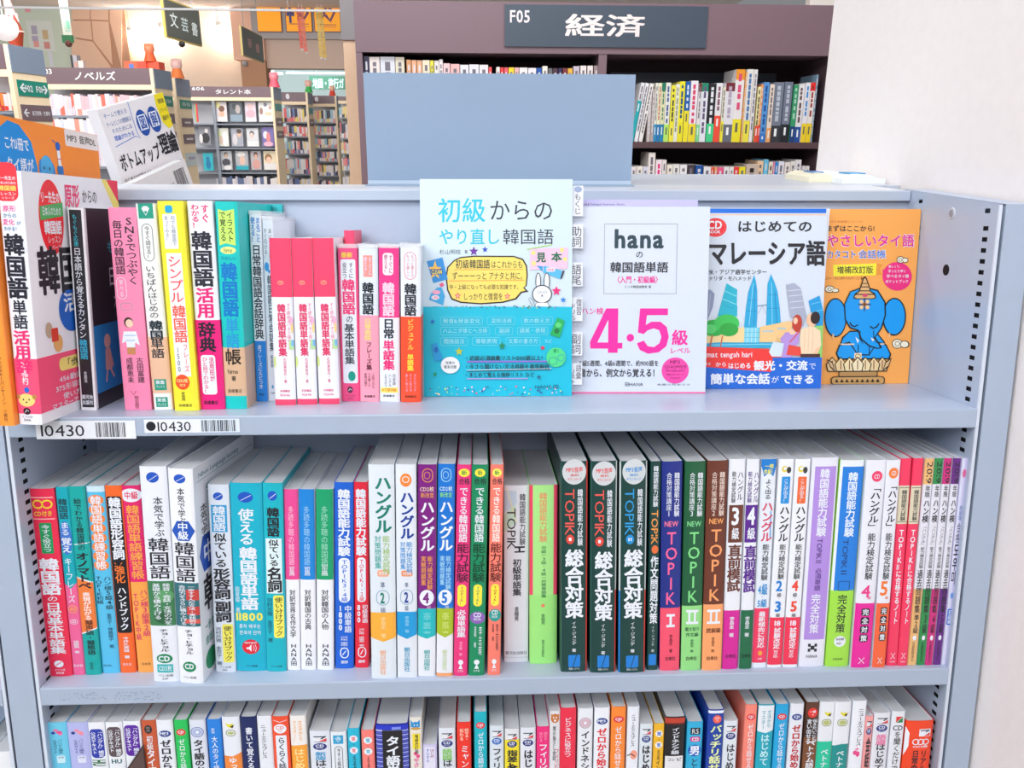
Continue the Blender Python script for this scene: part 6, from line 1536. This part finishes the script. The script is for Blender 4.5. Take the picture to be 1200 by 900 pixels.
put_end(G1, [(-2, 350, 0, 132, '#8090a8', '', 'head_block'), (30, 345, 168, 246, GRN, 'p w .04 .5 .16 .18 .2 .26 .12 .45 .3 .45 .3 .55 .12 .55 .2 .74 .16 .82;h F02 .2 .3 .46 .72 w 2;h F01 .56 .3 .78 .72 w 2;p w .96 .5 .86 .18 .82 .26 .89 .45 .76 .45 .76 .55 .89 .55 .82 .74 .86 .82', 'end_sign'),
             (30, 345, 290, 372, '#75616a', 'p w .04 .5 .14 .24 .17 .3 .1 .46 .22 .46 .22 .54 .1 .54 .17 .7 .14 .76;h 自己啓発・仕事術 .3 .36 .92 .66 w 1', 'end_sign')])
stuff_row('book_row', None, None, at(-30, 130, 3900).x, b.x - 24, 3915, at(0, 130, 3900).z + 1, 92, 130, ['#f0e8e4', '#e8402a', '#f08a4a', '#e8e0e4', '#c83a3a'], 'books on the nearest gondola at the left edge of the photo', seed=4)

G2 = gondola(44, 178.5, 79, 5600, 98.5, 'M 58 79 120.5 19.5;h 603 60 80.5 73 86.5 w 2;h ノベルズ 94 83 139 94 w 2', 'long wooden gondola lettered in white katakana, between the left edge and the hanging sign', (135.5, 163, 195, 228))
G2 = G2
root, e, a, b, zt, zs, part = G2
put_end(G2, [(10, 350, 0, 130, '#8090a8', '', 'head_block'), (40, 330, 178, 248, GRN, 'h F03_F04 .15 .3 .85 .7 w 1', 'end_sign'), (40, 330, 300, 370, '#75616a', 'r .2 .4 .75 .6 #ddd', 'end_sign'), (40, 330, 430, 500, '#75616a', 'r .2 .4 .8 .6 #ddd', 'end_sign'), (40, 330, 590, 650, '#9a8a70', 'r .1 .35 .9 .55 #f0e030', 'end_sign')])
for j, (v, s) in enumerate(((135.5, 1), (163, 2), (195, 3))):
    stuff_row('book_row', None, None, a.x + 2, b.x - 26, 5612, at(60, v, 5600).z + 1, 150, 110, PALN, ['pale novels with red paper bands on the top board of the katakana gondola', 'pale novels on the second board of the katakana gondola', 'pale novels low on the katakana gondola'][j], 14, 34, seed=20 + s)
# gondola behind it: only its end shows
G2b = gondola(196, 204.5, 91, 6500, 107, '', 'wooden gondola end with small brown signs, behind the katakana gondola', ())
put_end(G2b, [(10, 350, 0, 140, '#8090a8', '', 'head_block'), (60, 340, 165, 235, GRN, 'h F05_F06 .15 .3 .85 .7 w 1', 'end_sign'), (60, 340, 310, 380, '#75616a', 'r .2 .4 .75 .6 #ddd', 'end_sign'), (60, 340, 440, 515, '#75616a', 'r .2 .4 .8 .6 #ddd', 'end_sign'), (60, 340, 590, 700, '#cfe0e6', 'r .2 .3 .8 .5 #aac', 'end_sign')])
# magazine gondola
G3g = gondola(196, 319.5, 101, 8300, 113.5, 'M 222 101 97.5 12.5;h 606 244.5 101.5 256.5 105.5 w 2;h タレント本 265.5 104 299 110 w 2', 'wooden gondola with rows of photo magazines facing out, in the middle distance', (144.5, 173, 202, 232))
root, e, a, b, zt, zs, part = G3g
put_end(G3g, [(10, 350, 0, 120, '#8090a8', '', 'head_block'), (30, 330, 160, 230, '#4a9a98', '', 'end_sign'), (30, 330, 300, 380, '#75616a', 'r .2 .4 .75 .6 #ddd', 'end_sign'), (30, 330, 430, 500, '#75616a', 'r .2 .4 .75 .6 #ddd', 'end_sign')])
mb = MB()
q0 = at(249.5, 120, 8300)
mb.box(q0.x - 14, q0.x + 14, 8302, 8480, FL, zs - 34, GST)
part(mb, 'divider')


def magazine(u0, u1, v0, v1, col, dsl, label):
    p0, p1 = at(u0, v0, 8340), at(u1, v1, 8340)
    z1 = at(u0, v1, 8340).z
    w, h = p1.x - p0.x - 3, p0.z - z1
    mb = MB()
    mb.box(0, w, 0, 8, 0, h, col)
    p = Painter(mb, lambda u, v, off: (u, -off * 6, h - v), w, h)
    p.run(dsl)
    o = mb.build('magazine')
    o.matrix_world = pose(p0.x, 8340, z1, -.08, 0, 0, MW)
    tag(o, label, 'magazine', 'photo magazines facing out')


MG = [
 (252, 267, 119, 142.5, '#e6dfe4', 'e .3 .3 .75 .9 #e8b8a0;e .25 .2 .8 .5 #7a5040;r 0 .75 1 1 #f2f0f4;e .0 .0 .4 .3 #f0e8a0', 'magazine with a face under brown hair, first in the top row of the magazine gondola'),
 (268, 285, 119, 142.5, '#5a6470', 'e .45 .15 .85 .6 #b8b0b0;r 0 .65 1 1 #8aa0b4;e .2 .1 .5 .4 #3a4048', 'dark grey magazine, second in the top row of the magazine gondola'),
 (286, 301, 119, 142.5, '#e0d4e4', 'e .25 .1 .75 .4 #ecc8c8;e .1 .4 .9 .8 #e8b4c4;r 0 .8 1 1 #eef0f6', 'pink and lilac magazine, third in the top row of the magazine gondola'),
 (302, 321, 119, 142.5, '#eceef0', 'e .05 .3 .3 .65 #a08078;e .35 .05 .6 .25 #7a8090;e .4 .5 .9 .7 #d8d0b8;e .7 .2 .9 .4 #c8a8a0', 'white magazine with small figures, last in the top row of the magazine gondola'),
 (253, 269, 150, 171.5, '#e6e8e0', 'e .05 .1 .35 .6 #d8e0a0;e .45 .2 .95 1 #f8f8fa;e .2 .4 .5 .9 #e0c8b8', 'magazine with white figure, first in the middle row of the magazine gondola'),
 (270, 286, 150, 171.5, '#a8aebe', 'e .5 .15 .85 .5 #e8c0a8;e .45 .05 .9 .3 #5a4a48;e .1 .3 .5 .95 #d8d4dc', 'grey magazine with a portrait, second in the middle row of the magazine gondola'),
 (288, 304, 150, 171.5, '#dfe2ea', 'e .25 .15 .65 .45 #5a6070;e .25 .25 .6 .55 #e8d0c8;r 0 .7 1 1 #eef0f4', 'pale magazine with a dark-haired head, third in the middle row of the magazine gondola'),
 (306, 322, 149, 171.5, '#7a70b8', 'e .1 .2 .5 .6 #e8e8f4;e .35 .25 .7 .85 #e88a90;e .1 .75 .9 1.0 #f4b8cc', 'purple magazine with a pink figure, last in the middle row of the magazine gondola'),
 (257, 273, 177, 199, '#c8ccd4', 'e .35 .05 .65 .35 #4a4648;e .4 .12 .62 .38 #e0b8a0;e .15 .4 .85 .8 #4a4c58;e .3 .75 .9 1 #f0f0f4', 'magazine with a dark-clad person, first in the lower row of the magazine gondola'),
 (275, 292, 177, 199, '#b8bcc4', 'e .1 .05 .8 .3 #f6f6f8;e .3 .25 .75 .75 #ecc8b8;r 0 .78 1 1 #2fb4c8', 'magazine with a turquoise foot, second in the lower row of the magazine gondola'),
 (293, 307, 177, 199, '#c4bcc4', 'e .3 .05 .7 .4 #5a3c38;e .35 .15 .65 .42 #e8b8a4;e .15 .45 .9 .95 #e0a8a0', 'magazine with a pair of faces, third in the lower row of the magazine gondola'),
 (308, 325, 177, 199, '#efe4c8', 'e .1 .15 .65 .6 #a87a50;e .2 .3 .6 .65 #f4d0bc;r 0 .65 1 1 #f0eef0', 'cream magazine with a brown-haired face, last in the lower row of the magazine gondola'),
 (232, 248, 148, 170, '#8a8c98', 'e .5 .1 .8 .35 #e8e4e8;e .2 .35 .9 .9 #2c2c34;e .0 .4 .3 .9 #e8e8ec', 'dark group photo magazine left of the divider on the magazine gondola'),
 (237, 251, 179, 200, '#2fbccc', 'e .3 .2 .65 .5 #1a7ab0;e .25 .4 .75 .9 #1a80b4', 'turquoise magazine low left of the divider on the magazine gondola'),
 (227, 233, 121, 143, '#e8384a', 'r .0 0 .4 1 #8ac07a', 'red and green magazine leaning left of the divider on the magazine gondola'),
]
for m in MG:
    magazine(*m)
stuff_row('book_row', None, None, at(254, 215, 8320).x, b.x - 30, 8320, at(254, 231, 8300).z + 1, 215, 120, ['#e8e6ee', '#dcd8e2', '#eeeaf0', '#6a7aa0', '#e6dcdc', '#3a3c48', '#d0ccd8', '#f0ecec'], 'upright pale books on the lowest visible board of the magazine gondola', 18, 40, seed=31)
# two further gondolas
PALC = ['#f0ecf2', '#7a8ac0', '#f07a80', '#f4e080', '#dcdce8', '#4a4c60', '#f4a0a0', '#f0d8a8', '#a0cce0', '#f6eeee', '#f0f0f4']
for n, (u0, u1, vt, Y, sv, rows, lb) in enumerate([(328, 360, 108, 9700, 119, (143, 160, 180, 204, 226), 'narrow wooden gondola right of the magazine gondola'), (362, 394, 112, 10300, 121.5, (143.5, 158, 173.5, 189, 206, 230), 'narrow wooden gondola beside the beige column'),
                                             (396, 412, 113, 9900, 118, (138, 162, 180, 200, 225), 'crowded gondola edge against the beige column')]):
    g = gondola(u0, u1, vt, Y, sv, '' if n == 2 else 'e .2 .15 .34 .75 #dde0ea', lb, rows, endw=300)
    put_end(g, [(10, 300, 0, 130, '#8090a8', '', 'head_block'), (30, 280, 170, 240, '#4a9a98', '', 'end_sign'), (30, 280, 300, 380, '#75616a', 'r .2 .4 .75 .6 #ddd', 'end_sign')])
    for k, v in enumerate(rows):
        gap = (v - (sv + 4 if k == 0 else rows[k - 1] + 2))
        zz = at(u0, v, Y)
        hh = at(u0, v - gap * .85, Y).z - zz.z
        stuff_row('book_row', None, None, g[2].x + 3, g[3].x - 26, Y + 12, zz.z + 1, hh, 100, PALC, 'small colourful books on board %s of the %s' % (ORD[k], lb), 14, 34, seed=40 + 7 * n + k)

# ------------------------------------------------------------------ far walls
def slab(u0, v0, u1, v1, Y, T, col, kind='plaster', mb=None):
    m = mb or MB()
    p0, p1 = at(u0, v0, Y), at(u1, v1, Y)
    z0 = at(u0, v1, Y).z
    m.box(p0.x, p1.x, Y, Y + T, z0, p0.z, mat(col, kind))
    return m


WY = 11400
mb = MB()
p0, p1 = at(120, 0, WY), at(308, 0, WY)
mb.box(p0.x, p1.x, WY, WY + 60, FL, CE, mat('#dccaba', 'plaster'))
struct(mb, 'wall_back')
mb = MB()
p0, p1 = at(268, 0, WY - 300), at(305, 0, WY - 300)
zz = at(270, 70, WY - 300).z
mb.box(p0.x, p1.x, WY - 300, WY, zz, CE, mat('#f0c4ae', 'plaster'))
mb.box(p0.x + 80, p1.x, WY - 290, WY, FL, zz, mat('#bf9478', 'plaster'))
struct(mb, 'trim_2')
mb = MB()
p0, p1 = at(-120, 0, WY - 100), at(84, 0, WY - 100)
mb.box(p0.x, p1.x, WY - 100, WY - 40, FL, CE, mat('#d8e4d6', 'plaster'))
struct(mb, 'wall_left')
# stone cladding between them: big slabs with open joints
mb = MB()
p0, p1 = at(83, 0, WY - 150), at(144, 0, WY - 150)
mb.box(p0.x, p1.x, WY - 150, WY - 80, FL, CE, mat('#c79a80', 'plaster'))
clad = struct(mb, 'trim_3')
for pts in ([(84, -30), (104.5, -30), (106, 23), (84, 23)], [(106, -30), (127, -30), (127.5, 24), (107, 23)], [(128.5, -30), (143, -30), (143, 80), (129, 24.5)],
            [(84, 24.5), (106.5, 24.5), (108.5, 47), (84, 43)], [(108, 24.5), (127.5, 25.5), (132, 76), (110, 48)], [(84, 45), (109, 49), (130, 78), (130, 160), (84, 160)], [(131, 80), (143, 82), (143, 160), (131, 160)]):
    mb = MB()
    P3 = [at(u, v, WY - 150) for u, v in pts]
    n = len(P3)
    vs = [(p.x, WY - 162, p.z) for p in P3] + [(p.x, WY - 150, p.z) for p in P3]
    mb.mesh(vs, [tuple(range(n - 1, -1, -1))] + [(i, (i + 1) % n, n + (i + 1) % n, n + i) for i in range(n)], mat('#f0c9b0', 'plaster'))
    mb.build('stone_panel', clad)
# passage with a soffit and a bright room beyond
mb = slab(300, 45, 425, 80, WY - 200, 260, '#dcc5b8')
struct(mb, 'trim_4')
mb = MB()
p0, p1 = at(292, 0, WY - 320), at(420, 0, WY - 320)
zz = at(300, 45, WY - 320).z
mb.box(p0.x, p1.x, WY - 320, WY - 210, zz, CE, mat('#979092', 'metal'))
struct(mb, 'trim_5')
mb = MB()
p0, p1 = at(280, 0, 15800), at(430, 0, 15800)
mb.box(p0.x, p1.x + 2000, 15800, 15900, FL, CE, mat('#dcecee', 'plaster'))
struct(mb, 'wall_far')
area('bright_room_row', (-3.3, 13.0, 2.5), (2.5, 2.0), 70, (-3.3, 15.0, 1.0), (.9, 1.0, 1.0))

# light box signs on the grey beam
lb_ = empty('light_box', MW @ Matrix.Translation(at(350, 25, WY - 330) * S), 'row of amber light-box signs with purple marks above the passage', 'sign')
for u0, u1, dsl in ((300, 330, ''), (334, 365.5, 'p #2f2a7a .02 .3 .12 .3 .12 .1 .22 .1 .22 .3 .34 .3 .34 .45 .22 .45 .22 .7 .12 .7 .12 .45 .02 .45;l #6a2a5a 40 .66 .1 .52 .35 .72 .55 .88 .32 .78 .2 .66 .32;r .1 .72 .9 .75 #7a3a3a;r .45 .82 .9 .84 #7a3a3a'),
                    (367.5, 399, 'p #6a2a5a .28 .52 .36 .52 .3 .42;l #6a2a5a 40 .3 .5 .5 .1 .8 .3 .62 .62 .42 .4;r .1 .75 .85 .78 #7a3a3a;r .3 .84 .85 .86 #7a3a3a')):
    p0, p1 = at(u0, 4, WY - 345), at(u1, 36.5, WY - 345)
    z1 = at(u0, 36.5, WY - 345).z
    mb = MB()
    c = (at(350, 25, WY - 330))
    mb.box(p0.x - 10, p1.x + 10, WY - 340, WY - 322, z1 - 12, p0.z, '#6a2f3a')
    mb.box(p0.x, p1.x, WY - 345, WY - 340, z1, p0.z, emit('#fba512', .35))
    pt = Painter(mb, lambda u, v, off: (p0.x + u, WY - 345 - off * 20, p0.z - v), p1.x - p0.x, p0.z - z1)
    pt.run(dsl)
    o = mb.build('sign_panel', lb_)
    o.location = -c * S


def thing(mb, name, label, cat, group=None, smooth=False):
    o = wbuild(mb, name, None, smooth)
    return tag(o, label, cat, group)


# hanging signs
def hung(tl, bl, br, Y, dsl, label, hh, gold='#c8b060'):
    A = at(*bl, Y)
    B = on_z(*br, A.z)
    H = at(*tl, Y).z - A.z
    L = (Vector((B.x, B.y, 0)) - Vector((A.x, A.y, 0))).length
    ang = math.atan2(B.y - A.y, B.x - A.x)
    root = empty('hanging_sign', pose(A.x, A.y, A.z, 0, 0, ang, MW), label, 'sign', 'slate signs hanging from the ceiling')
    mb = MB()
    mb.box(-8, L + 8, -2, 12, -8, H + 8, gold)
    mb.box(0, L, -5, 15, 0, H, '#575b56')
    p = Painter(mb, lambda u, v, off: (u, -5 - off * 8, H - v), L, H)
    p.run(dsl)
    mb.build('sign_board', root)
    mb = MB()
    for x in (L * .15, L * .85):
        mb.cyl((x, 5, H), (x, 5, CE - A.z), 3, 3, '#8a8a8a', 8)
    mb.build('suspension_rod', root)
    if hh:
        mb = MB()
        mb.ball((L * .42, 5, -20), hh, '#2a2626')
        mb.build('counterweight', root, True)
    return root


hung((190, -2), (195.5, 42), (236, 53), 4000, 'h 文 .1 .3 .32 .72 #e4eef0 1;h 芸 .4 .34 .62 .74 #cfe0e4 1;h 書 .7 .38 .9 .78 #e4eef0 1', 'larger slate sign with three pale characters hanging above the katakana gondola', 18)
hung((282, 31), (285, 64), (309, 73), 6000, 'h 新 .22 .3 .44 .66 #d8a0a0 1;h 書 .58 .36 .8 .72 #d8a0a0 1', 'smaller slate sign with pinkish characters hanging beside the amber light boxes', 0)
mb = MB()
p0, p1 = at(362, 89, 13500), at(425, 104, 13500)
z1 = at(362, 104.5, 13500).z
mb.box(p0.x, p1.x, 13500, 13540, z1, p0.z, '#2f6a52')
pt = Painter(mb, lambda u, v, off: (p0.x + u, 13500 - off * 30, p0.z - v), p1.x - p0.x, p0.z - z1)
pt.run('M 362 89 63 15;h 地図・旅行ガ 366 91.5 403 103 #c8f4ec 2')
for xx in (p0.x + 80, p1.x - 80):
    mb.cyl((xx, 13520, p0.z), (xx, 13520, CE), 6, 6, '#8a8f90', 8)
thing(mb, 'hanging_sign', 'dark green sign with pale turquoise characters in the bright passage', 'sign')

# white display rail under the ceiling and its wires
RY = 3000
mb = MB()
p0, p1 = at(-30, 8, RY), at(401, 9.5, RY)
mb.box(p0.x, p1.x, RY, RY + 12, p0.z - 4, p0.z + 4, '#f6f6f8')
for u in (121, 265, 337):
    q = at(u, 8, RY)
    mb.cyl((q.x, RY + 6, q.z), (q.x, RY + 6, CE), 1.2, 1.2, '#e8e8ea', 6)
thing(mb, 'ceiling_rail', 'thin white rail hung on wires across the top left of the photo', 'rail')

# spotlights washing the cream wall
for i, (u, v, nm) in enumerate(((152, 34, 'left'), (188, 30, 'middle'), (255, 28, 'right'))):
    p0 = at(u, v, WY - 260)
    root = empty('spotlight', MW @ Matrix.Translation(p0 * S), '%s one of three small spotlights glowing on the cream back wall' % nm, 'lamp', 'spotlights on the back wall')
    mb = MB()
    mb.cyl((0, 0, 30), (0, 0, CE - p0.z), 7, 7, '#e8e8ea', 8)
    mb.cyl((0, 0, 40), (0, 20, 0), 30, 45, '#f0f0f0', 14)
    mb.build('fitting', root, True)
    mb = MB()
    mb.ball((0, 22, -8), 38, emit('#fff6e0', 9))
    mb.build('bulb', root, True)
    d = bpy.data.lights.new('spot_glow', 'POINT')
    d.energy = 7
    d.color = (1, .93, .82)
    d.shadow_soft_size = .05
    lo = bpy.data.objects.new('spot_glow', d)
    COL.objects.link(lo)
    lo.parent = root
    lo.location = (0, .12, -.09)
# ceiling lamps seen at the top and in the far room
for i, (u0, u1, v, Y, ln, lb) in enumerate(((58, 70, 3.5, 8200, 900, 'left of two long ceiling lamps at the top left'), (72, 82, 3.5, 8200, 900, 'right of two long ceiling lamps at the top left'))):
    p0, p1 = at(u0, v, Y), at(u1, v, Y)
    mb = MB()
    mb.box(p0.x, p1.x, Y, Y + ln, CE - 26, CE - 1, emit('#ffffff', 3.5))
    thing(mb, 'ceiling_lamp', lb, 'lamp', 'long ceiling lamps')
for (u0, u1, v, lb) in ((305, 320, 84, 'left of two lamps in the bright passage'), (322, 330, 86, 'right of two lamps in the bright passage')):
    p0, p1 = at(u0, v - 1.2, 14800), at(u1, v + 1.2, 14800)
    mb = MB()
    mb.box(p0.x, p1.x, 14800, 14900, min(p0.z, p1.z), max(p0.z, p1.z), emit('#f8ffff', 3))
    thing(mb, 'ceiling_lamp', lb, 'lamp', 'lamps in the passage')
p0, p1 = at(335, 84, 14500), at(402, 87, 14500)
mb = MB()
mb.box(p0.x, p1.x + 300, 14500, 14540, p1.z, p0.z, emit('#d8f6f6', 1.2))
for xx in (p0.x + 80, p1.x + 200):
    mb.cyl((xx, 14520, p0.z), (xx, 14520, CE), 6, 6, '#c8cccc', 8)
thing(mb, 'light_strip', 'pale turquoise light strip under the soffit of the passage', 'lamp')
mb = MB()
q = at(287, 74.5, WY - 330)
mb.ball((q.x, q.y, q.z), 38, mat('#9aa0a6', 'metal'))
thing(mb, 'dome_camera', 'small grey dome on the brown pillar beneath the smaller slate sign', 'camera', None, True)

# streamers of folded paper
for u0, u1, v1, c, lb in ((347, 351.5, 57, '#f47a6c', 'left coral paper streamer over the amber light boxes'), (351.5, 356.5, 61, '#f58a78', 'right coral paper streamer over the amber light boxes'), (369.5, 374, 67, '#f2cf78', 'left yellow paper streamer over the amber light boxes'), (374, 378, 68, '#ecc468', 'right yellow paper streamer over the amber light boxes')):
    Y = 3050
    p0, p1 = at(u0, 9, Y), at(u1, v1, Y)
    mb = MB()
    n = 12
    w = 17.0
    for k in range(n):
        z0 = p0.z + (p1.z - p0.z) * k / n
        z1 = p0.z + (p1.z - p0.z) * (k + .92) / n
        s = 3 * (-1) ** k
        x0 = p0.x + (p1.x - p0.x) * .0 + 6 * k / n
        mb.mesh([(x0, Y + s, z0), (x0 + w * .8, Y - s, z0), (x0 + w * .8, Y - s, z1), (x0, Y + s, z1)], [(0, 1, 2, 3)], c)
        mb.mesh([(x0, Y + s + 1.5, z0), (x0 + w * .8, Y - s + 1.5, z0), (x0 + w * .8, Y - s + 1.5, z1), (x0, Y + s + 1.5, z1)], [(3, 2, 1, 0)], c)
    mb.cyl((p0.x + w / 2, Y, p0.z - 3), (p0.x + w / 2, Y, p0.z + 12), 1, 1, '#dddddd', 6)
    mb.ball((p0.x + w / 2 + 6, Y, p1.z - 4), 5, '#f4ece6')
    thing(mb, 'paper_streamer', lb, 'streamer', 'paper streamers')

# things on the gondola tops
zt1 = G1[4]
Y = 4050
q = at(19, 52, Y)
r_ = at(28, 52, Y).x - q.x
root = empty('shaved_ice_figure', MW @ Matrix.Translation(Vector((q.x, Y, zt1)) * S), 'pink-topped brown cone figure in a bowl on the nearest gondola', 'figure')
mb = MB()
mb.cyl((0, 0, 0), (0, 0, 70), r_ * .75, r_ * 1.1, '#9a3a24', 20)
mb.build('bowl', root, True)
mb = MB()
mb.cyl((0, 0, 70), (0, 0, 78), r_ * 1.2, r_ * 1.2, '#f0c8c0', 20)
mb.cyl((0, 0, 78), (0, 0, 160), r_ * 1.05, r_ * .45, '#a04a38', 20)
mb.build('cone', root, True)
mb = MB()
mb.cyl((-2, 0, 150), (-22, 0, 290), r_ * .62, r_ * .25, '#f6bcc0', 20)
mb.ball((-20, 0, 292), r_ * .34, '#f6bcc0')
for k in range(5):
    t = k * 1.25 - 2.4
    mb.cyl((math.cos(t) * r_ * .45, math.sin(t) * r_ * .45, 160), (math.cos(t) * r_ * .72, math.sin(t) * r_ * .72, 118), 12, 3, '#f8c4c6', 8)
mb.build('pink_topping', root, True)
q = at(5, 33, 3700)
root = empty('globe_lamp', MW @ Matrix.Translation(q * S), 'pale round lamp glowing at the left edge above the nearest gondola', 'lamp')
mb = MB()
mb.ball((0, 0, 0), 62, emit('#f2ecee', .55), .95, 20)
mb.build('shade', root, True)
mb = MB()
mb.cyl((0, 0, 55), (0, 0, CE - q.z), 3, 3, '#dddddd', 8)
mb.build('cord', root)
# bottle shaped hanging banner
A = at(67, -10, 7000)
root = empty('hanging_banner', MW @ Matrix.Translation(Vector((A.x, 7000, at(67, 41, 7000).z)) * S), 'green and white hanging banner with a dark green foot above the katakana gondola', 'banner')
w = at(84, 41, 7000).x - A.x
H = at(67, -10, 7000).z - at(67, 41, 7000).z
mb = MB()
mb.box(0, w, 0, 12, 0, H, '#e6eadf')
p = Painter(mb, lambda u, v, off: (u, -off * 20, H - v), w, H)
p.run('o .08 .3 .45 .62 #a6dcc2 .1;o .55 .3 .95 .62 #a6dcc2 .1;o .2 .66 .5 .86 #c8ecd4 .1;o .55 .66 .95 .86 #8fd8bc .1;r .3 .88 .95 .92 #b8dcd0')
mb.build('sheet', root)
mb = MB()
mb.box(-14, w + 4, -6, 18, -60, 0, '#1c7a48')
mb.build('foot_bar', root)
mb = MB()
mb.ball((w * .45, 6, -66), 30, '#6a3a34')
mb.build('weight', root, True)
# notice sheets on the pale green wall
for i, (u0, v0, u1, v1, c, lb) in enumerate([(26, -8, 36, 14, '#f4a8b4', 'pink poster on the pale green wall'), (30, 24, 65, 60, '#e4eae6', 'large pale notice sheet on the green wall'), (36, 30, 44, 40, '#b8b4cc', 'lilac slip on the large notice sheet'), (37, 42, 45, 48, '#c0b4d0', 'lower lilac slip on the large notice sheet'), (49, 35, 57, 46, '#d8bc94', 'tan slip on the large notice sheet'), (39, 48, 46, 55, '#f0a8a8', 'small pink slip low on the notice sheet'), (51, 49, 59, 57, '#e09a94', 'small salmon slip low on the notice sheet'), (56, 60, 63, 78, '#e4e8f4', 'narrow white notice with blue lines below the large sheet'), (8, -8, 22, 8, '#d4cce0', 'pale lilac poster at the top left corner')]):
    Y = WY - 104 - (4 if i in (2, 3, 4, 5, 6) else 0)
    mb = slab(u0, v0, u1, v1, Y, 3.5, c, 'print')
    thing(mb, 'notice', lb, 'notice', 'notices on the green wall')
# items standing on the gondola tops
zt2 = G2[4]
def boxon(u0, v0, u1, zt, Y, D, col, name, label, cat, extra=None):
    p0, p1 = at(u0, v0, Y), at(u1, v0, Y)
    mb = MB()
    mb.box(p0.x, p1.x, Y, Y + D, zt, p0.z, col)
    if extra:
        pt = Painter(mb, lambda u, v, off: (p0.x + u, Y - off * 12, p0.z - v), p1.x - p0.x, p0.z - zt)
        pt.run(extra)
    return thing(mb, name, label, cat)


boxon(82, 64.5, 89.5, zt2, 5700, 60, '#a8a4ac', 'box', 'small grey picture box with a black side on the katakana gondola', 'box', 'r 0 0 .35 1 k;e .5 .5 .9 .9 #c88a78')
boxon(91, 71, 97, zt2, 5700, 40, '#e8d4d0', 'box', 'tiny pale box right of the grey picture box', 'box')
boxon(145, 71.5, 170.5, zt2, 5700, 120, '#f2643c', 'box', 'flat orange-red box on the katakana gondola', 'box', 'e .2 .3 .45 .95 #5a7ac8;r .6 0 1 1 #f04a34')
boxon(171, 72, 185.5, zt2, 5720, 120, '#f4502e', 'box', 'red-orange box right of the flat one on the katakana gondola', 'box')


def figure(u, v0, v1, Y, zt, c1, c2, label, sc=1.0):
    p0, p1 = at(u, v0, Y), at(u, v1, Y)
    H = p0.z - zt
    root = empty('paper_figure', MW @ Matrix.Translation(Vector((p0.x, Y, zt)) * S), label, 'figure', 'small figures on the gondola tops')
    r = H * .37 * sc
    mb = MB()
    mb.cyl((0, 0, 0), (0, 0, H * .55), r * 1.05, r * .6, c1, 16)
    mb.build('body', root, True)
    mb = MB()
    mb.ball((0, 0, H * .74), r * .85, c2, 1.05, 14)
    mb.build('head', root, True)
    mb = MB()
    for s in (-1, 1):
        mb.ball((s * r * .55, 0, H * .93), r * .3, c2, 1.3, 10)
    mb.build('ears', root, True)


figure(174, 52, 77, 5740, at(170, 72, 5720).z, '#f4663a', '#f8906a', 'orange figure standing on the red-orange box')
figure(206, 70, 91, 6600, G2b[4], '#f88a4a', '#f6ccc8', 'pink-headed figure in orange on the gondola behind the katakana one')
figure(320.5, 86, 101, 8400, G3g[4], '#f05a74', '#f48a9a', 'pink-red figure on the right end of the magazine gondola', 1.1)
figure(361, 95, 108, 9800, at(340, 108, 9700).z, '#3fb85c', '#f4c0b4', 'green figure on the first narrow gondola')
figure(389, 101, 112, 10400, at(380, 112, 10300).z, '#f04a3c', '#f8c4b0', 'red figure on the second narrow gondola')
